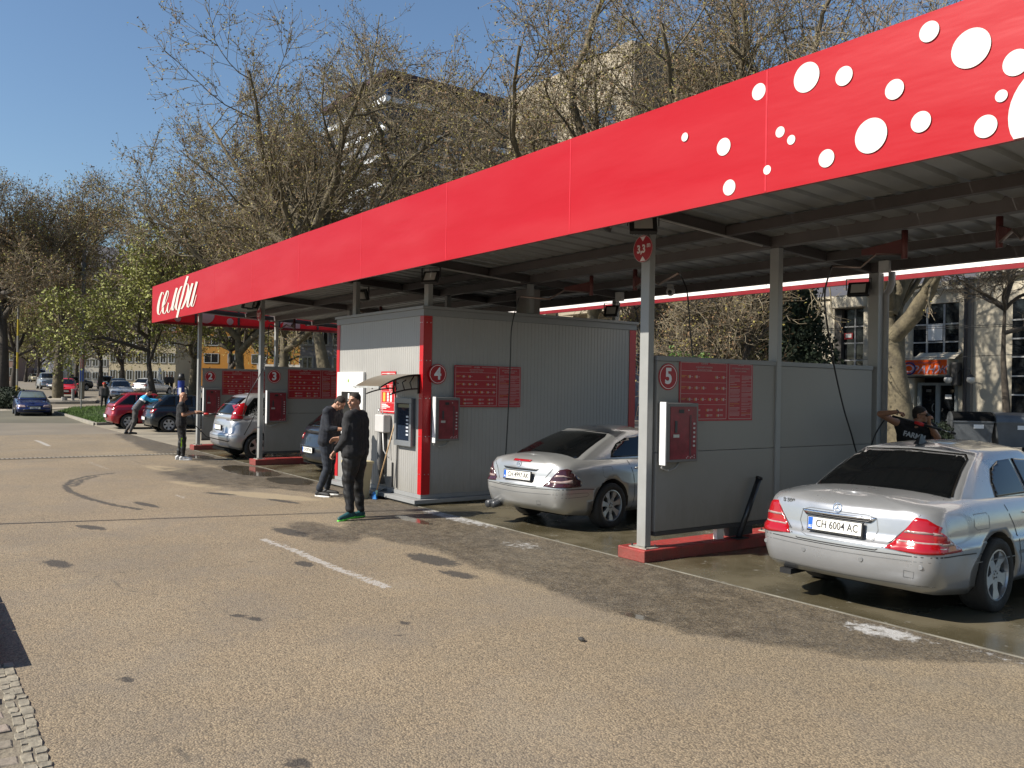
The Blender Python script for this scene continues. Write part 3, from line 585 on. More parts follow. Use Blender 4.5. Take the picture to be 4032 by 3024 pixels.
# floodlights
led = mat('lamp glass', (.40,.39,.36), .25, 0, .05, 5)
def flood(x, y, z, rz, tilt, label, s=1):
    t = thing('floodlight', label, 'floodlight', (x, y, z), rz, group='black floodlights under the canopy', scale=s)
    h = MB().box(-.15, .15, -.03, .03, -.11, .11).build('lamp_body', blackp, t, bevel=.01); h.location = (0, 0, -.15); h.rotation_euler = (tilt, 0, 0)
    MB().box(-.10, .10, -.034, -.0305, -.07, .07).build('lamp_glass', led, h)
    f = MB()
    for i in range(7): f.box(-.12+i*.035, -.11+i*.035, .031, .055, -.09, .09)
    f.build('cooling_fins', blackp, h)
    MB().box(-.175, -.165, -.015, .015, -.16, 0).box(.165, .175, -.015, .015, -.16, 0).box(-.175, .175, -.015, .015, 0, .008).build('bracket', blackp, t)
flood(-6.9, 6.62, 3.90, .9, -.5, 'black floodlight with bright glass beside the nearest post'); flood(-7.0, 6.2, 3.92, 2.2, .3, 'black floodlight seen from behind next to height sign')
flood(-7.3, 11.3, 3.60, 0.35, -.45, 'black floodlight on rear post above the black T-shirt man'); flood(-12.1, 6.95, 3.84, .5, -.5, 'black floodlight near the kiosk roof corner')
flood(-12.5, 11.2, 3.60, .3, -.3, 'black floodlight behind the kiosk roof'); flood(-19.9, 6.7, 3.90, .6, -.5, 'pale faced floodlight by post three'); flood(-19.7, 6.5, 3.90, 1.9, .3, 'dark floodlight back beside the pale faced one')
flood(-25.3, 11.3, 3.55, 2.6, -.2, 'black floodlight hanging at the far left end'); flood(-15.4, 7.3, 3.84, .5, .5, 'black floodlight above the kiosk left corner')
# swing booms with hoses
def boom(px_, py_, a, hose, label, mid=.45):
    z = zc(py_)-.02; t = thing('swing_boom', label, 'boom', (px_, py_, z), a, group='ceiling swing booms carrying hoses')
    br = mat('faded red bracket', (.09,.022,.02), .5, 0, .2, 6)
    MB().tube([(0,0,0),(0,0,-.32)], .035, 10).build('pivot', br, t, smooth=True)
    MB().add([(0.03,-.015,-.1),(.45,-.015,-.2),(.45,-.015,-.26),(.03,-.015,-.27),(.03,.015,-.1),(.45,.015,-.2),(.45,.015,-.26),(.03,.015,-.27)], [(0,3,2,1),(4,5,6,7),(0,1,5,4),(1,2,6,5),(2,3,7,6),(3,0,4,7)]).build('bracket_plate', br, t)
    arm = [(.02,0,-.27),(.7,0,-.25),(1.1,0,-.40),(1.85,0,-.37)]
    MB().tube(arm, .017, 8).build('arm', mat('tarnished arm tube', (.22,.17,.15), .35, .7, .1, 5), t, smooth=True)
    if hose:
        hs = MB(); hs.tube(hose, .0115, 7); hs.build('hose', mat('black hose', (.012,.012,.013), .4), t, smooth=True)
    return t
def sag(p, q, n=14, s=.3, side=(0,0,0)):
    p = Vector(p); q = Vector(q); return [p.lerp(q, i/n) + Vector((side[0]*math.sin(math.pi*i/n), side[1]*math.sin(math.pi*i/n), side[2]*math.sin(math.pi*i/n)-s*math.sin(math.pi*i/n))) for i in range(n+1)]
def loc(p, base, a):    # world to boom-local
    v = Vector(p)-Vector(base); return Vector((v.x*math.cos(-a)-v.y*math.sin(-a), v.x*math.sin(-a)+v.y*math.cos(-a), v.z))
def hose_world(pts, base, a): return [loc(p, base, a) for p in pts]
# ---- booms
def boom_at(pivot_px, end_px, zend, hose_px, label):
    P = onY(*pivot_px, 9.2); base = Vector((P.x, 9.2, zc(9.2)-.005)); v = ray(*end_px); E = CAM + v*((zend-CAMZ)/v.z)
    a = math.atan2(E.y-base.y, E.x-base.x); L_ = math.hypot(E.x-base.x, E.y-base.y)
    t = boom(base.x, base.y, a, None, label)
    arm = [o for o in t.children if o.name.startswith('arm')][0]; arm.scale = (L_/1.85, 1, max(.3, (base.z-.30-zend)/.07 if False else 1)); 
    end = Vector((E.x, E.y, base.z-.37)); pts = [end]+[at(x, y, d) for x, y, d in hose_px]
    Q = []
    for i in range(len(pts)-1):
        p0, p1, p2, p3 = pts[max(i-1,0)], pts[i], pts[i+1], pts[min(i+2,len(pts)-1)]
        for k in range(6): u = k/6; Q.append(.5*((2*p1)+(-p0+p2)*u+(2*p0-5*p1+4*p2-p3)*u*u+(-p0+3*p1-3*p2+p3)*u**3))
    Q.append(pts[-1]); hs = MB(); hs.tube([loc(q, base, a) for q in Q], .0105, 7); hs.build('hose', mat('black hose', (.012,.012,.013), .4), t, smooth=True)
boom_at((3563, 900), (3275, 1045), 3.43, [(3269,1060,10.0),(3249,1139,10.1),(3252,1236,10.2),(3281,1418,10.6),(3319,1591,11.0),(3351,1700,11.2),(3380,1800,11.4),(3405,1840,11.6),(3428,1760,11.9),(3450,1700,11.95),(3482,1650,11.95)], 'swing boom whose black hose loops down to the man in sunglasses')
boom_at((2329, 1093), (2049, 1163), 3.44, [(2040,1180,14.6),(2015,1285,14.6),(2010,1407,14.6),(2002,1600,14.6),(1993,1763,14.6),(1985,1850,14.5)], 'swing boom with hose hanging straight down the kiosk side wall')
boom_at((2502, 1040), (2672, 1063), 3.46, [(2680,1080,12.4),(2706,1150,12.4),(2718,1300,12.4),(2732,1440,12.4),(2738,1600,12.4)], 'swing boom seen end on with hose dropping behind the wall marked 5')
boom_at((3937, 830), (4100, 870), 3.43, [(4110,900,8.2),(4120,1100,8.2),(4100,1400,8.2)], 'swing boom with faded red bracket at the right edge')
boom_at((1160, 1255), (1065, 1277), 3.42, [(1058,1290,20),(1052,1400,20),(1020,1480,19.6),(975,1560,19.6),(955,1640,19.8)], 'swing boom whose hose falls across the silver people carrier')
boom_at((1500, 1190), (1420, 1225), 3.42, [(1415,1240,18),(1395,1400,18),(1385,1500,18)], 'swing boom over the bay left of the kiosk')
# cameras and junction boxes
for px, py, d, lb in ((3557, 1043, 12.1, 'small white dome security camera near the rear post'), (2640, 1148, 14.6, 'small dark dome security camera above the wall marked 5')):
    p = at(px, py, d); t = thing('security_camera', lb, 'camera', p, .6, group='dome security cameras under the roof')
    MB().sphere((0,0,0), .075, 14, 10).build('shell', mat('camera shell', (.45,.45,.44), .4), t, smooth=True); MB().sphere((-.0,-.05,-.015), .04, 12, 8).build('lens', blackp, t, smooth=True)
    b_ = MB().box(-.05,.05,-.05,.05,.06,.12).build('mount', trim_m, t)
for px, py, d, lb in ((3484, 1050, 11.9, 'square grey junction box by the rear post top'), (2440, 1168, 16, 'small grey junction box behind the kiosk roof')):
    p = at(px, py, d); MB().box(-.07,.07,-.05,.05,-.08,.08).build('junction_box', mat('pale junction box', (.4,.4,.39), .5), bevel=.008, loc=p, rz=.2, label=lb, cat='junction box')
# ================================================================== kiosk
KX0, KX1, KY0, KY1, KH = -15.68, -12.30, 6.95, 11.64, 3.20
kio = thing('kiosk', 'grey ribbed metal kiosk with red corner trims under the canopy', 'kiosk', ((KX0+KX1)/2, (KY0+KY1)/2, 0))
kc = Vector(((KX0+KX1)/2, (KY0+KY1)/2, 0))
def kp(mb, name, m, parent=None, **k):
    o = mb.build(name, m, parent or kio, **k)
    if parent is None: o.location = -kc
    return o
def ribbed(x0, x1, z0, z1, depth=.05, pitch=.075):
    mb = MB(); n = max(1, int(round((x1-x0)/pitch))); p = (x1-x0)/n; prof = []
    for i in range(n): b = x0+i*p; prof += [(b, 0), (b+p-.012, 0), (b+p-.009, -.0035), (b+p-.003, -.0035)]
    prof.append((x1, 0)); m = len(prof); vs = [(x, y, z0) for x, y in prof]+[(x, y, z1) for x, y in prof]
    mb.add(vs, [(i, i+1, m+i+1, m+i) for i in range(m-1)]); mb.add([(x0,0,z0),(x1,0,z0),(x1,depth,z0),(x0,depth,z0),(x0,0,z1),(x1,0,z1),(x1,depth,z1),(x0,depth,z1)], [(4,5,6,7),(1,2,6,5),(3,0,4,7),(2,3,7,6)]); return mb
rotX = Matrix(((0,-1,0,0),(1,0,0,0),(0,0,1,0),(0,0,0,1)))
nfr = 3; wfr = (KX1-KX0-.04)/nfr
for i in range(nfr):
    mb = ribbed(KX0+.02+i*wfr+.001, KX0+.02+(i+1)*wfr-.001, .17, KH-.11); mb.v = [(x, y+KY0, z) for x, y, z in mb.v]; kp(mb, 'wall_panel', panel_l)
nsd = 5; wsd = (KY1-KY0-.04)/nsd
for side in (0, 1):
    for i in range(nsd):
        mb = ribbed(i*wsd+.001, (i+1)*wsd-.001, .17, KH-.11)
        if side == 0: mb.v = [(KX1-y, KY0+.02+x, z) for x, y, z in mb.v]
        else: mb.v = [(KX0+y, KY1-.02-x, z) for x, y, z in mb.v]
        kp(mb, 'wall_panel', panel_l)
kp(MB().box(KX0+.05, KX1-.05, KY1-.05, KY1, .17, KH-.11), 'rear_wall', panel_l)
kp(MB().box(KX0-.02, KX1+.02, KY0-.02, KY1+.02, KH-.108, KH).box(KX0-.05, KX1+.05, KY0-.05, KY1+.05, KH+.001, KH+.05), 'roof_cap', trim_m, bevel=.004)
kp(MB().box(KX0-.005, KX1+.005, KY0-.012, KY1+.012, .10, .168).box(KX0-.05, KX1+.09, KY0-.17, KY1+.05, .035, .098), 'plinth', mat('grey plinth trim', (.23,.235,.235), .5, 0, .06, 3), bevel=.005)
kp(MB().box(KX0, KX1-.02, KY0-.08, KY1, 0, .034), 'base_slab', concrete)
for x, y, nm in ((KX1, KY0, 1), (KX0, KY0, 0), (KX1, KY1, 2)):
    sx = -1 if nm != 0 else 1; sy = 1 if nm != 2 else -1
    kp(MB().box(min(x-sx*.012, x+sx*.11), max(x-sx*.012, x+sx*.11), min(y-sy*.012, y-sy*.002), max(y-sy*.012, y-sy*.002), .169, KH-.112)
       .box(min(x-sx*.012, x-sx*.003), max(x-sx*.012, x-sx*.003), min(y-sy*.001, y+sy*.15), max(y-sy*.001, y+sy*.15), .169, KH-.112), 'corner_trim', redp)
def zf(x, y): return (1150+x*.31646, 1200+y*.31646)
def kfx(x, y, Y=KY0): p = onY(*zf(x, y), Y); return p.x, p.z
# white payment terminal
x0, z1 = kfx(600, 838); x1, _ = kfx(922, 838); z0 = .75
x0 = KX0+.13
wt_ = thing('payment_terminal', 'tall white payment terminal with dark screen recess behind the two men', 'machine', ((x0+x1)/2, KY0, z0)); W = x1-x0; H = z1-z0
MB().box(-W/2, W/2, -.06, -.004, 0, H).build('cabinet', mat('white enamel', (.66,.66,.65), .35, 0, .03, 3), wt_, bevel=.01)
MB().box(-W*.30, W*.36, -.068, -.061, H*.28, H*.74).build('screen', glassk, wt_)
MB().box(-W*.22, W*.42, -.063, -.061, H*.845, H*.849).build('printed_line', mat('grey print', (.35,.35,.35), .5), wt_)
MB().sphere((-W*.05, -.063, H*.885), (.03,.003,.035), 8, 6).build('leaf_mark', mat('green mark', (.25,.4,.05), .5), wt_)
MB().box(-.03, .03, -.076, -.069, H*.62, H*.72).build('paper_slip', white, wt_)
# price sign
x0, z1 = kfx(1120, 830); x1, _ = kfx(1302, 830); _, z0 = kfx(1115, 1342)
ps = thing('price_sign', 'tall narrow red price board beside the arched awning', 'sign', ((x0+x1)/2, KY0-.008, z0)); W = x1-x0; H = z1-z0
sp = MB().box(-W/2, W/2, -.008, 0, 0, H).build('sign_panel', mat('bright red sign', (.42,.008,.014), .4, 0, .04, 4), ps)
fr = MB(); 
for (a, b, c, d) in ((-W*.45, W*.45, .03, .037), (-W*.45, W*.45, H-.037, H-.03), (-W*.45, -W*.45+.006, .03, H-.03), (W*.45-.006, W*.45, .03, H-.03), (-W*.45, W*.45, H*.52, H*.524), (-W*.45, W*.45, H*.60, H*.604), (-W*.45, W*.45, H*.68, H*.684), (-W*.45, W*.45, H*.25, H*.254)): fr.box(a, b, -.010, -.0085, c, d)
fr.build('border_line', white, ps)
text('logo', 'селфи', H*.05, Matrix.Translation((0,-.010,H*.95)) @ FACE_NY, white, ps, .0006, .01, .9, .3)
for r_, s in enumerate(('3. 3. 3.', '3. 3. 7.')): text('price', s, H*.05, Matrix.Translation((W*.16,-.010,H*(.64-.08*r_))) @ FACE_NY, white, ps, .0008, .03, .8)
am = MB(); wm_ = MB()
for i in range(6):
    z = H*(.475-.036*i); am.box(-W*.34, -W*.18, -.010, -.0085, z-.012, z+.012); wm_.box(-W*.06, W*.06, -.010, -.0085, z-.009, z+.009); wm_.box(W*.15, W*.26, -.010, -.0085, z-.011, z+.011)
for i, z in enumerate((.21, .185, .15, .115)): wm_.box(-W*.42, W*(-.1+.12*(i%3)), -.010, -.0085, H*z-.006, H*z+.006)
am.build('amber_bars', yellow, ps); wm_.build('print_rows', white, ps)
# recessed cash machine
x0, z1 = kfx(1332, 1155); x1, _ = kfx(1542, 1155); _, z0 = kfx(1330, 1150+590)
bm2 = thing('change_machine', 'steel framed change machine set in the kiosk wall under the awning', 'machine', ((x0+x1)/2, KY0, z0)); W = x1-x0; H = z1-z0
frm = mat('machine frame', (.20,.215,.23), .35, .3, .08, 5)
MB().box(-W/2, W/2, -.09, -.05, 0, .09).box(-W/2, W/2, -.09, -.05, H-.09, H).box(-W/2, -W/2+.07, -.09, -.05, .091, H-.091).box(W/2-.07, W/2, -.09, -.05, .091, H-.091).build('frame', frm, bm2, bevel=.006)
MB().box(-W/2+.01, W/2-.01, -.049, -.003, .01, H-.01).build('housing', mat('machine housing', (.10,.11,.12), .4, .2, .1, 5), bm2)
MB().box(-W/2+.075, W/2-.075, -.058, -.0505, .095, H-.095).build('front_glass', mat('blue black glass', (.02,.03,.05), .08, .2, 0, coat=.3), bm2)
b3 = MB()
for i in range(6): b3.box(W*.14, W*.27, -.064, -.059, H*(.22+.075*i), H*(.255+.075*i))
b3.build('note_slots', mat('pale slot plate', (.55,.6,.66), .3), bm2)
MB().box(-W*.3, W*.34, -.075, -.059, H*.80, H*.87).build('card_shelf', mat('olive shelf', (.16,.15,.08), .5), bm2)
# arched awning
aw = thing('awning', 'small arched brown polycarbonate awning with black scroll brackets', 'awning', (0, 0, 0))
ax0, az1 = kfx(1325, 850); ax1, _ = kfx(1608, 850); ax0 = ax1-.93; top = az1
def prof(t): return (KY0-.01-.74*t, top-.02-.22*t**2.1)
mb = MB(); vs = []
for i in range(13): y, z = prof(i/12); vs += [(ax0, y, z), (ax1, y, z), (ax1, y, z-.006), (ax0, y, z-.006)]
for i in range(12):
    a = i*4; mb_f = [(a, a+1, a+5, a+4), (a+3, a+7, a+6, a+2), (a, a+4, a+7, a+3), (a+1, a+2, a+6, a+5)]; mb.f += mb_f; mb.mi += [0]*4
mb.v = vs; awm = mat('brown polycarbonate', (.14,.115,.085), .3, 0, .1, 4); mb.build('canopy_sheet', awm, aw)
y, z = prof(1); MB().box(ax0-.01, ax1+.01, y-.02, y+.015, z-.02, z+.012).build('front_gutter', mat('aluminium lip', (.62,.62,.6), .3, .6), aw)
for xb in (ax0+.03, ax1-.03):
    b = MB(); b.tube([(xb, *prof(i/10)) if False else (xb, prof(i/10)[0], prof(i/10)[1]-.02) for i in range(11)], .015, 6)
    b.box(xb-.014, xb+.014, KY0-.045, KY0-.015, top-.34, top-.03)
    lo = [(xb, KY0-.03-.52*k/8, top-.26+.02*math.sin(k)*.0-.10*(k/8)**2) for k in range(9)]; b.tube(lo, .012, 6)
    for k in range(3):
        yy = KY0-.12-.14*k; b.tube([(xb, yy, top-.06-.06*k), (xb, yy-.07, top-.16), (xb, yy-.03, top-.28)], .010, 5)
    b.build('scroll_bracket', blackp, aw, smooth=True)
aw.location = (0, 0, 0)
# white sink box, tap, pipes
q_ = onY(1494, 1632, 6.80); z0 = onY(1494, 1702, 6.80).z; x0 = x1 = q_.x
sk = thing('wall_sink_box', 'white plastic box on the kiosk wall beside the price board', 'box', ((x0+x1)/2, KY0-.01, z0)); W = .34; H = q_.z-z0
MB().box(-W/2, W/2, -.15, 0, 0, H).build('box_body', mat('off white plastic', (.48,.475,.47), .4, 0, .05, 4), sk, bevel=.02)
MB().tube([(0,-.08,H),(0,-.08,H+.09),(0,-.15,H+.09),(0,-.15,H+.05)], .012, 8).build('tap', chrome, sk, smooth=True)
MB().tube([(-.05,-.1,0),(-.05,-.1,-.5),(-.02,-.05,-.9)], .045, 8).build('drain_pipe', mat('grey drain pipe', (.11,.11,.11), .5), sk, smooth=True)
MB().tube([(.1,-.12,0),(.14,-.12,-.3),(.17,-.05,-.42),(.17,-.02,-.44)], .010, 6).build('water_hose', white, sk, smooth=True)
MB().box(-.12, .02, -.04, -.002, -.72, -.02).build('back_board', darkm, sk)
# bin, broom, dustpan
p = gnd(*zf(1040, 1105+1290)); 
bn = thing('waste_bin', 'tall beige plastic waste bin behind the man in black', 'bin', (-13.62, 6.44, 0), .1)
MB().prism([(-.17,-.13),(.17,-.13),(.17,.13),(-.17,.13)], .02).build('bin_base', mat('beige plastic', (.36,.31,.19), .5, 0, .06, 4), bn)
mb = MB(); a = [(-.17,-.13),(.17,-.13),(.17,.13),(-.17,.13)]; b = [(-.22,-.17),(.22,-.17),(.22,.17),(-.22,.17)]
mb.add([(x,y,.021) for x,y in a]+[(x,y,.62) for x,y in b], [(i,(i+1)%4,4+(i+1)%4,4+i) for i in range(4)]); mb.build('bin_body', MATS['beige plastic'], bn)
MB().box(-.235,.235,-.185,-.165,.60,.64).box(-.235,.235,.165,.185,.60,.64).box(-.235,-.21,-.164,.164,.60,.64).box(.21,.235,-.164,.164,.60,.64).build('rim', mat('bright beige rim', (.45,.39,.24), .5), bn)
B0 = gnd(1150+1025*.31646, 1550+1310*.31646); Tq = onY(1150+1320*.31646, 1550+215*.31646, KY0-.03)
br = thing('broom', 'long wooden broom with blue bristles leaning on the kiosk', 'broom', B0); d_ = Tq-B0
MB().tube([d_*.07, d_], .012, 8).build('handle', mat('pale wood handle', (.45,.30,.16), .6, 0, .15, 20), br, smooth=True)
MB().tube([d_*.045, d_*.10], [.035,.016], 8).build('ferrule', mat('mint ferrule', (.35,.6,.5), .4), br, smooth=True)
mb = MB(); rr = random.Random(4)
for i in range(70):
    a = rr.uniform(0, 6.28); r = rr.uniform(0, .03); q = Vector((math.cos(a)*r, math.sin(a)*r*.6, .12)); mb.tube([q, (q.x*3.0+rr.uniform(-.02,.02), q.y*3.0+rr.uniform(-.02,.02), .004)], .0045, 3)
mb.build('bristles', mat('blue bristles', (.05,.25,.62), .5, 0, .25, 30), br, kind='stuff')
dp0 = gnd(1150+1150*.31646, 1550+1300*.31646)
dp = thing('dustpan', 'grey long handled dustpan on the asphalt by the kiosk plinth', 'dustpan', dp0, .3)
gp_ = mat('dark grey plastic', (.10,.105,.11), .45, 0, .1, 6)
MB().add([(-.16,-.14,.003),(.16,-.14,.003),(.13,.12,.003),(-.13,.12,.003),(-.16,-.13,.06),(.16,-.13,.06),(.13,.12,.15),(-.13,.12,.15)], [(0,1,2,3),(1,5,6,2),(2,6,7,3),(3,7,4,0),(0,3,2,1)]).build('pan', gp_, dp)
MB().tube([(0,.12,.1),(-.03,.25,.55),(-.10,.40,1.0)], .011, 7).build('handle', mat('steel tube handle', (.3,.3,.31), .3, .6), dp, smooth=True)
# conduits on front wall
for xx, zt in ((1325, 1.05), (1268, .62)):
    x, _ = kfx(xx, 1500); kp(MB().tube([(x, KY0-.02, .2), (x, KY0-.02, zt)], .012, 6), 'cable_pipe', darkm)
# distant vacuum post and other street things are in the next section

sc_ = MB()
for z in np.arange(.5, 3.1, .62):
    for y in (KY0+.05, KY0+.12): sc_.box(KX1+.0125, KX1+.017, y-.007, y+.007, z-.007, z+.007)
    for x in (KX1-.04, KX1-.09): sc_.box(x-.007, x+.007, KY0-.017, KY0-.0125, z-.007, z+.007)
kp(sc_, 'trim_screws', steel)
# ================================================================== cars
matteb = mat('matte black', (.008,.008,.008), .95, 0, .1, 5, spec=.1)
def lerp(a, b, t): return a+(b-a)*t
def interp(pts, v): return float(np.interp(v, [p[0] for p in pts], [p[1] for p in pts]))
def outline(w, yr, yf, bow_r, bow_f, rc, barrel, taper_r=1, taper_f=1):
    """right half outline, rear centre to front centre, fixed number of points"""
    P = []; ym = (yr+yf)/2; half = (yf-yr)/2
    def side_w(y):
        u = (y-ym)/half; tp = lerp(1, taper_r, max(0, -u)**3) if u < 0 else lerp(1, taper_f, max(0, u)**3); return w*(1-barrel*u*u)*tp
    wr = side_w(yr+rc); wf = side_w(yf-rc)
    for i in range(9):
        x = (wr-rc)*i/9; P.append((x, yr+bow_r*(x/w)**2))
    y0 = yr+bow_r*((wr-rc)/w)**2; cy = rc*1.15
    for i in range(10):
        a = math.pi/2*i/9; e = 2/2.3; P.append((wr-rc+rc*math.sin(a)**e, y0+cy-cy*math.cos(a)**e))
    ya = P[-1][1]; yb0 = yf-bow_f*((wf-rc)/w)**2; yb = yb0-cy
    for i in range(1, 26):
        y = lerp(ya, yb, i/26); P.append((side_w(y), y))
    for i in range(10):
        a = math.pi/2*(1-i/9); e = 2/2.3; P.append((wf-rc+rc*max(0, math.sin(a))**e, yb0-cy+cy*max(0, math.cos(a))**e))
    for i in range(8, -1, -1):
        x = (wf-rc)*i/9; P.append((x, yf-bow_f*(x/w)**2))
    return P
def loft(levels, capf, capn=7):
    """levels: list of (outline, zfunc); closes with a crowned cap"""
    vs = []; fs = []; rings = []
    def ring(pts):
        o = len(vs); full = pts+[(-x, y, z) for x, y, z in reversed(pts[1:-1])]; vs.extend(full); rings.append((o, len(full)))
    for ol, zf_ in levels: ring([(x, y, zf_(x, y)) for x, y in ol])
    ol = levels[-1][0]; ylo = ol[0][1]; yhi = ol[-1][1]
    for k in range(1, capn+1):
        s = capf[0](k/capn); ring([(x*(1-s), lerp(y, min(max(y, ylo+.25), yhi-.25), s), capf[1](x, y, s)) for x, y in ol])
    for (a, n), (b, _) in zip(rings[:-1], rings[1:]):
        for i in range(n): fs.append((a+i, a+(i+1) % n, b+(i+1) % n, b+i))
    n = rings[0][1]; fs.append(tuple(range(n-1, -1, -1)))
    b, n = rings[-1]; h = n//2
    for i in range(h):
        j = (n-i) % n; k = (n-i-1) % n; q = [b+i, b+i+1, b+k, b+j]; q2 = []
        for z in q:
            if z not in q2: q2.append(z)
        if len(q2) > 2: fs.append(tuple(reversed(q2)) if False else tuple(q2))
    return vs, fs
class Car:
    def __init__(s, name, label, paint, p, loc_, rz, group='parked and moving cars', cat='car', scale=1):
        s.root = thing(name, label, cat, loc_, rz, group, scale); s.p = p; s.paint = paint
        W = p['W']/2; yr, yf = -p['rear'], p['L']-p['rear']   # origin: rear axle on the ground
        s.yr, s.yf = yr, yf; sh = p['shoulder']; bt = p['bottom']; lv = []
        for t, dw, dr, df in p['side']:
            ol = outline(W-dw, yr+dr, yf-df, p.get('bow_r', .10), p.get('bow_f', .16), p.get('rc', .22), p.get('barrel', .05), p.get('tr', .97), p.get('tf', .95))
            lv.append((ol, (lambda t_: lambda x, y: lerp(interp(bt, y), interp(sh, y), t_))(t)))
        cr = p.get('crown', .06); dk = p['deck']
        capf = (lambda u: 1-(1-u)**1.6, lambda x, y, q: interp(sh, y)+(interp(dk, y)-interp(sh, y))*(1-(1-q)**2.4))
        vs, fs = loft(lv, capf); me = bpy.data.meshes.new('body'); me.from_pydata(vs, [], fs); me.materials.append(paint); me.materials.append(blackp)
        bm = bmesh.new(); bm.from_mesh(me); bmesh.ops.remove_doubles(bm, verts=bm.verts, dist=.0006); bmesh.ops.recalc_face_normals(bm, faces=bm.faces); bm.to_mesh(me)
        s.bvh = [BVHTree.FromBMesh(bm)]; bm.free()
        for pl in me.polygons: pl.use_smooth = True
        s.body = obj('body', me, s.root)
        # wheel arches
        if p.get('arch', True):
            cm = MB(); R = p['wr']+p.get('arch_gap', .045)
            for yy in (0, p['wb']):
                for sx in (-1, 1):
                    mt = T(sx*(W-.02), yy, p['wr']+.01) @ Matrix(((0,0,1,0),(0,1,0,0),(-1,0,0,0),(0,0,0,1))); cm.lathe([(0,-.26),(R,-.26),(R,.3),(0,.3)], 36, mtx=mt)
            cme = cm.mesh('cut', blackp); bm = bmesh.new(); bm.from_mesh(cme); bmesh.ops.remove_doubles(bm, verts=bm.verts, dist=.0005); bmesh.ops.recalc_face_normals(bm, faces=bm.faces); bm.to_mesh(cme); bm.free()
            co = bpy.data.objects.new('cut', cme); COL.objects.link(co); b = s.body.modifiers.new('b', 'BOOLEAN'); b.operation = 'DIFFERENCE'; b.object = co; b.solver = 'EXACT'
            bpy.context.view_layer.update()
            s.root.location = (0,0,0); rz0 = s.root.rotation_euler.z; s.root.rotation_euler = (0,0,0); sc0 = s.root.scale.copy(); s.root.scale = (1,1,1); bpy.context.view_layer.update(); apply_mods(s.body); s.root.location = loc_; s.root.rotation_euler = (0,0,rz0); s.root.scale = sc0; bpy.data.objects.remove(co)
            me = s.body.data
            while len(me.materials) < 2: me.materials.append(blackp)
            me.materials[0] = paint; me.materials[1] = blackp
            for pl in me.polygons:
                c = pl.center; pl.use_smooth = True; pl.material_index = 0
                for yy in (0, p['wb']):
                    r = math.hypot(c.y-yy, c.z-p['wr']-.01)
                    if r < R+.004 and abs(c.x) < W-.01 and (abs(r-R) < .006 or abs(abs(c.x)-(W-.28)) < .012 or r < R-.01): pl.material_index = 1
                if pl.normal.z < -.8 and c.z < .3: pl.material_index = 1
        # greenhouse
        g = p['gh']; zb = g['zb']; lv = []; N = 7
        for i in range(N):
            t = i/(N-1); te = t; w_ = lerp(g['wb'], g['wr'], t**g.get('wexp', 1.15)); y0 = interp(g['rear'], t); y1 = interp(g['front'], t); z = lerp(zb, g['zt'], t)
            ol = outline(w_, y0, y1, g.get('bow_r', .10), g.get('bow_f', .16), g.get('rc', .14), g.get('barrel', .02), g.get('tr', .94), g.get('tf', .9))
            lv.append((ol, (lambda z_: lambda x, y: z_)(z)))
        rt, rf_ = interp(g['rear'], 1), interp(g['front'], 1); cr = g.get('crown', .07)
        def capz(x, y, q):
            u = (y-(rt+rf_)/2)/((rf_-rt)/2); return g['zt'] + cr*(1-(1-q)**2.0)*(1-.35*u*u if abs(u) < 1 else .65)
        vs, fs = loft(lv, (lambda u: 1-(1-u)**1.5, capz)); me = bpy.data.meshes.new('roof'); me.from_pydata(vs, [], fs); me.materials.append(p.get('roofmat', paint))
        bm = bmesh.new(); bm.from_mesh(me); bmesh.ops.remove_doubles(bm, verts=bm.verts, dist=.0006); bmesh.ops.recalc_face_normals(bm, faces=bm.faces); bm.to_mesh(me)
        s.gbvh = [BVHTree.FromBMesh(bm)]; bm.free()
        for pl in me.polygons: pl.use_smooth = True
        s.roof = obj('roof', me, s.root)
        s.wheels(p)
    def proj(s, bv, ax, a, b, off):
        o, d = {'R': (Vector((a, -9, b)), Vector((0,1,0))), 'F': (Vector((a, 19, b)), Vector((0,-1,0))), 'S': (Vector((9, a, b)), Vector((-1,0,0))), 'Z': (Vector((-9, a, b)), Vector((1,0,0))), 'T': (Vector((a, b, 9)), Vector((0,0,-1)))}[ax]
        best = None
        for t in bv:
            h = t.ray_cast(o, d)
            if h[0] is not None and (best is None or h[3] < best[3]): best = h
        if best is None: return None
        if ax == 'R' and bv is not s.gbvh and best[0].y > s.yr+s.p.get('rlim', .34): return None
        if ax == 'R' and bv is s.gbvh and best[0].y > interp(s.p['gh']['rear'], 1)+.35: return None
        n = best[1]
        if n.dot(d) > 0: n = -n
        return best[0]+n*off
    def patch(s, name, poly, ax, m, off=.004, on='body', res=.06, parent=None, mirror=False, label=None, thick=.006):
        bv = s.gbvh if on == 'roof' else s.bvh if on == 'body' else s.bvh+s.gbvh
        P = [Vector(q) for q in poly]; Q = []
        for i in range(len(P)):
            a, b = P[i], P[(i+1) % len(P)]; n = max(1, int((b-a).length/res))
            for k in range(n): Q.append(a.lerp(b, k/n))
        nb = len(Q); xs_ = [q.x for q in Q]; ys_ = [q.y for q in Q]; pts = list(Q)
        gx = np.arange(min(xs_)+res*.5, max(xs_), res); gy = np.arange(min(ys_)+res*.5, max(ys_), res)
        for x in gx:
            for y in gy: pts.append(Vector((x, y)))
        r = delaunay_2d_cdt(pts, [], [list(range(nb))], 1, 1e-6); V2, _, F2 = r[0], r[1], r[2]
        outs = []
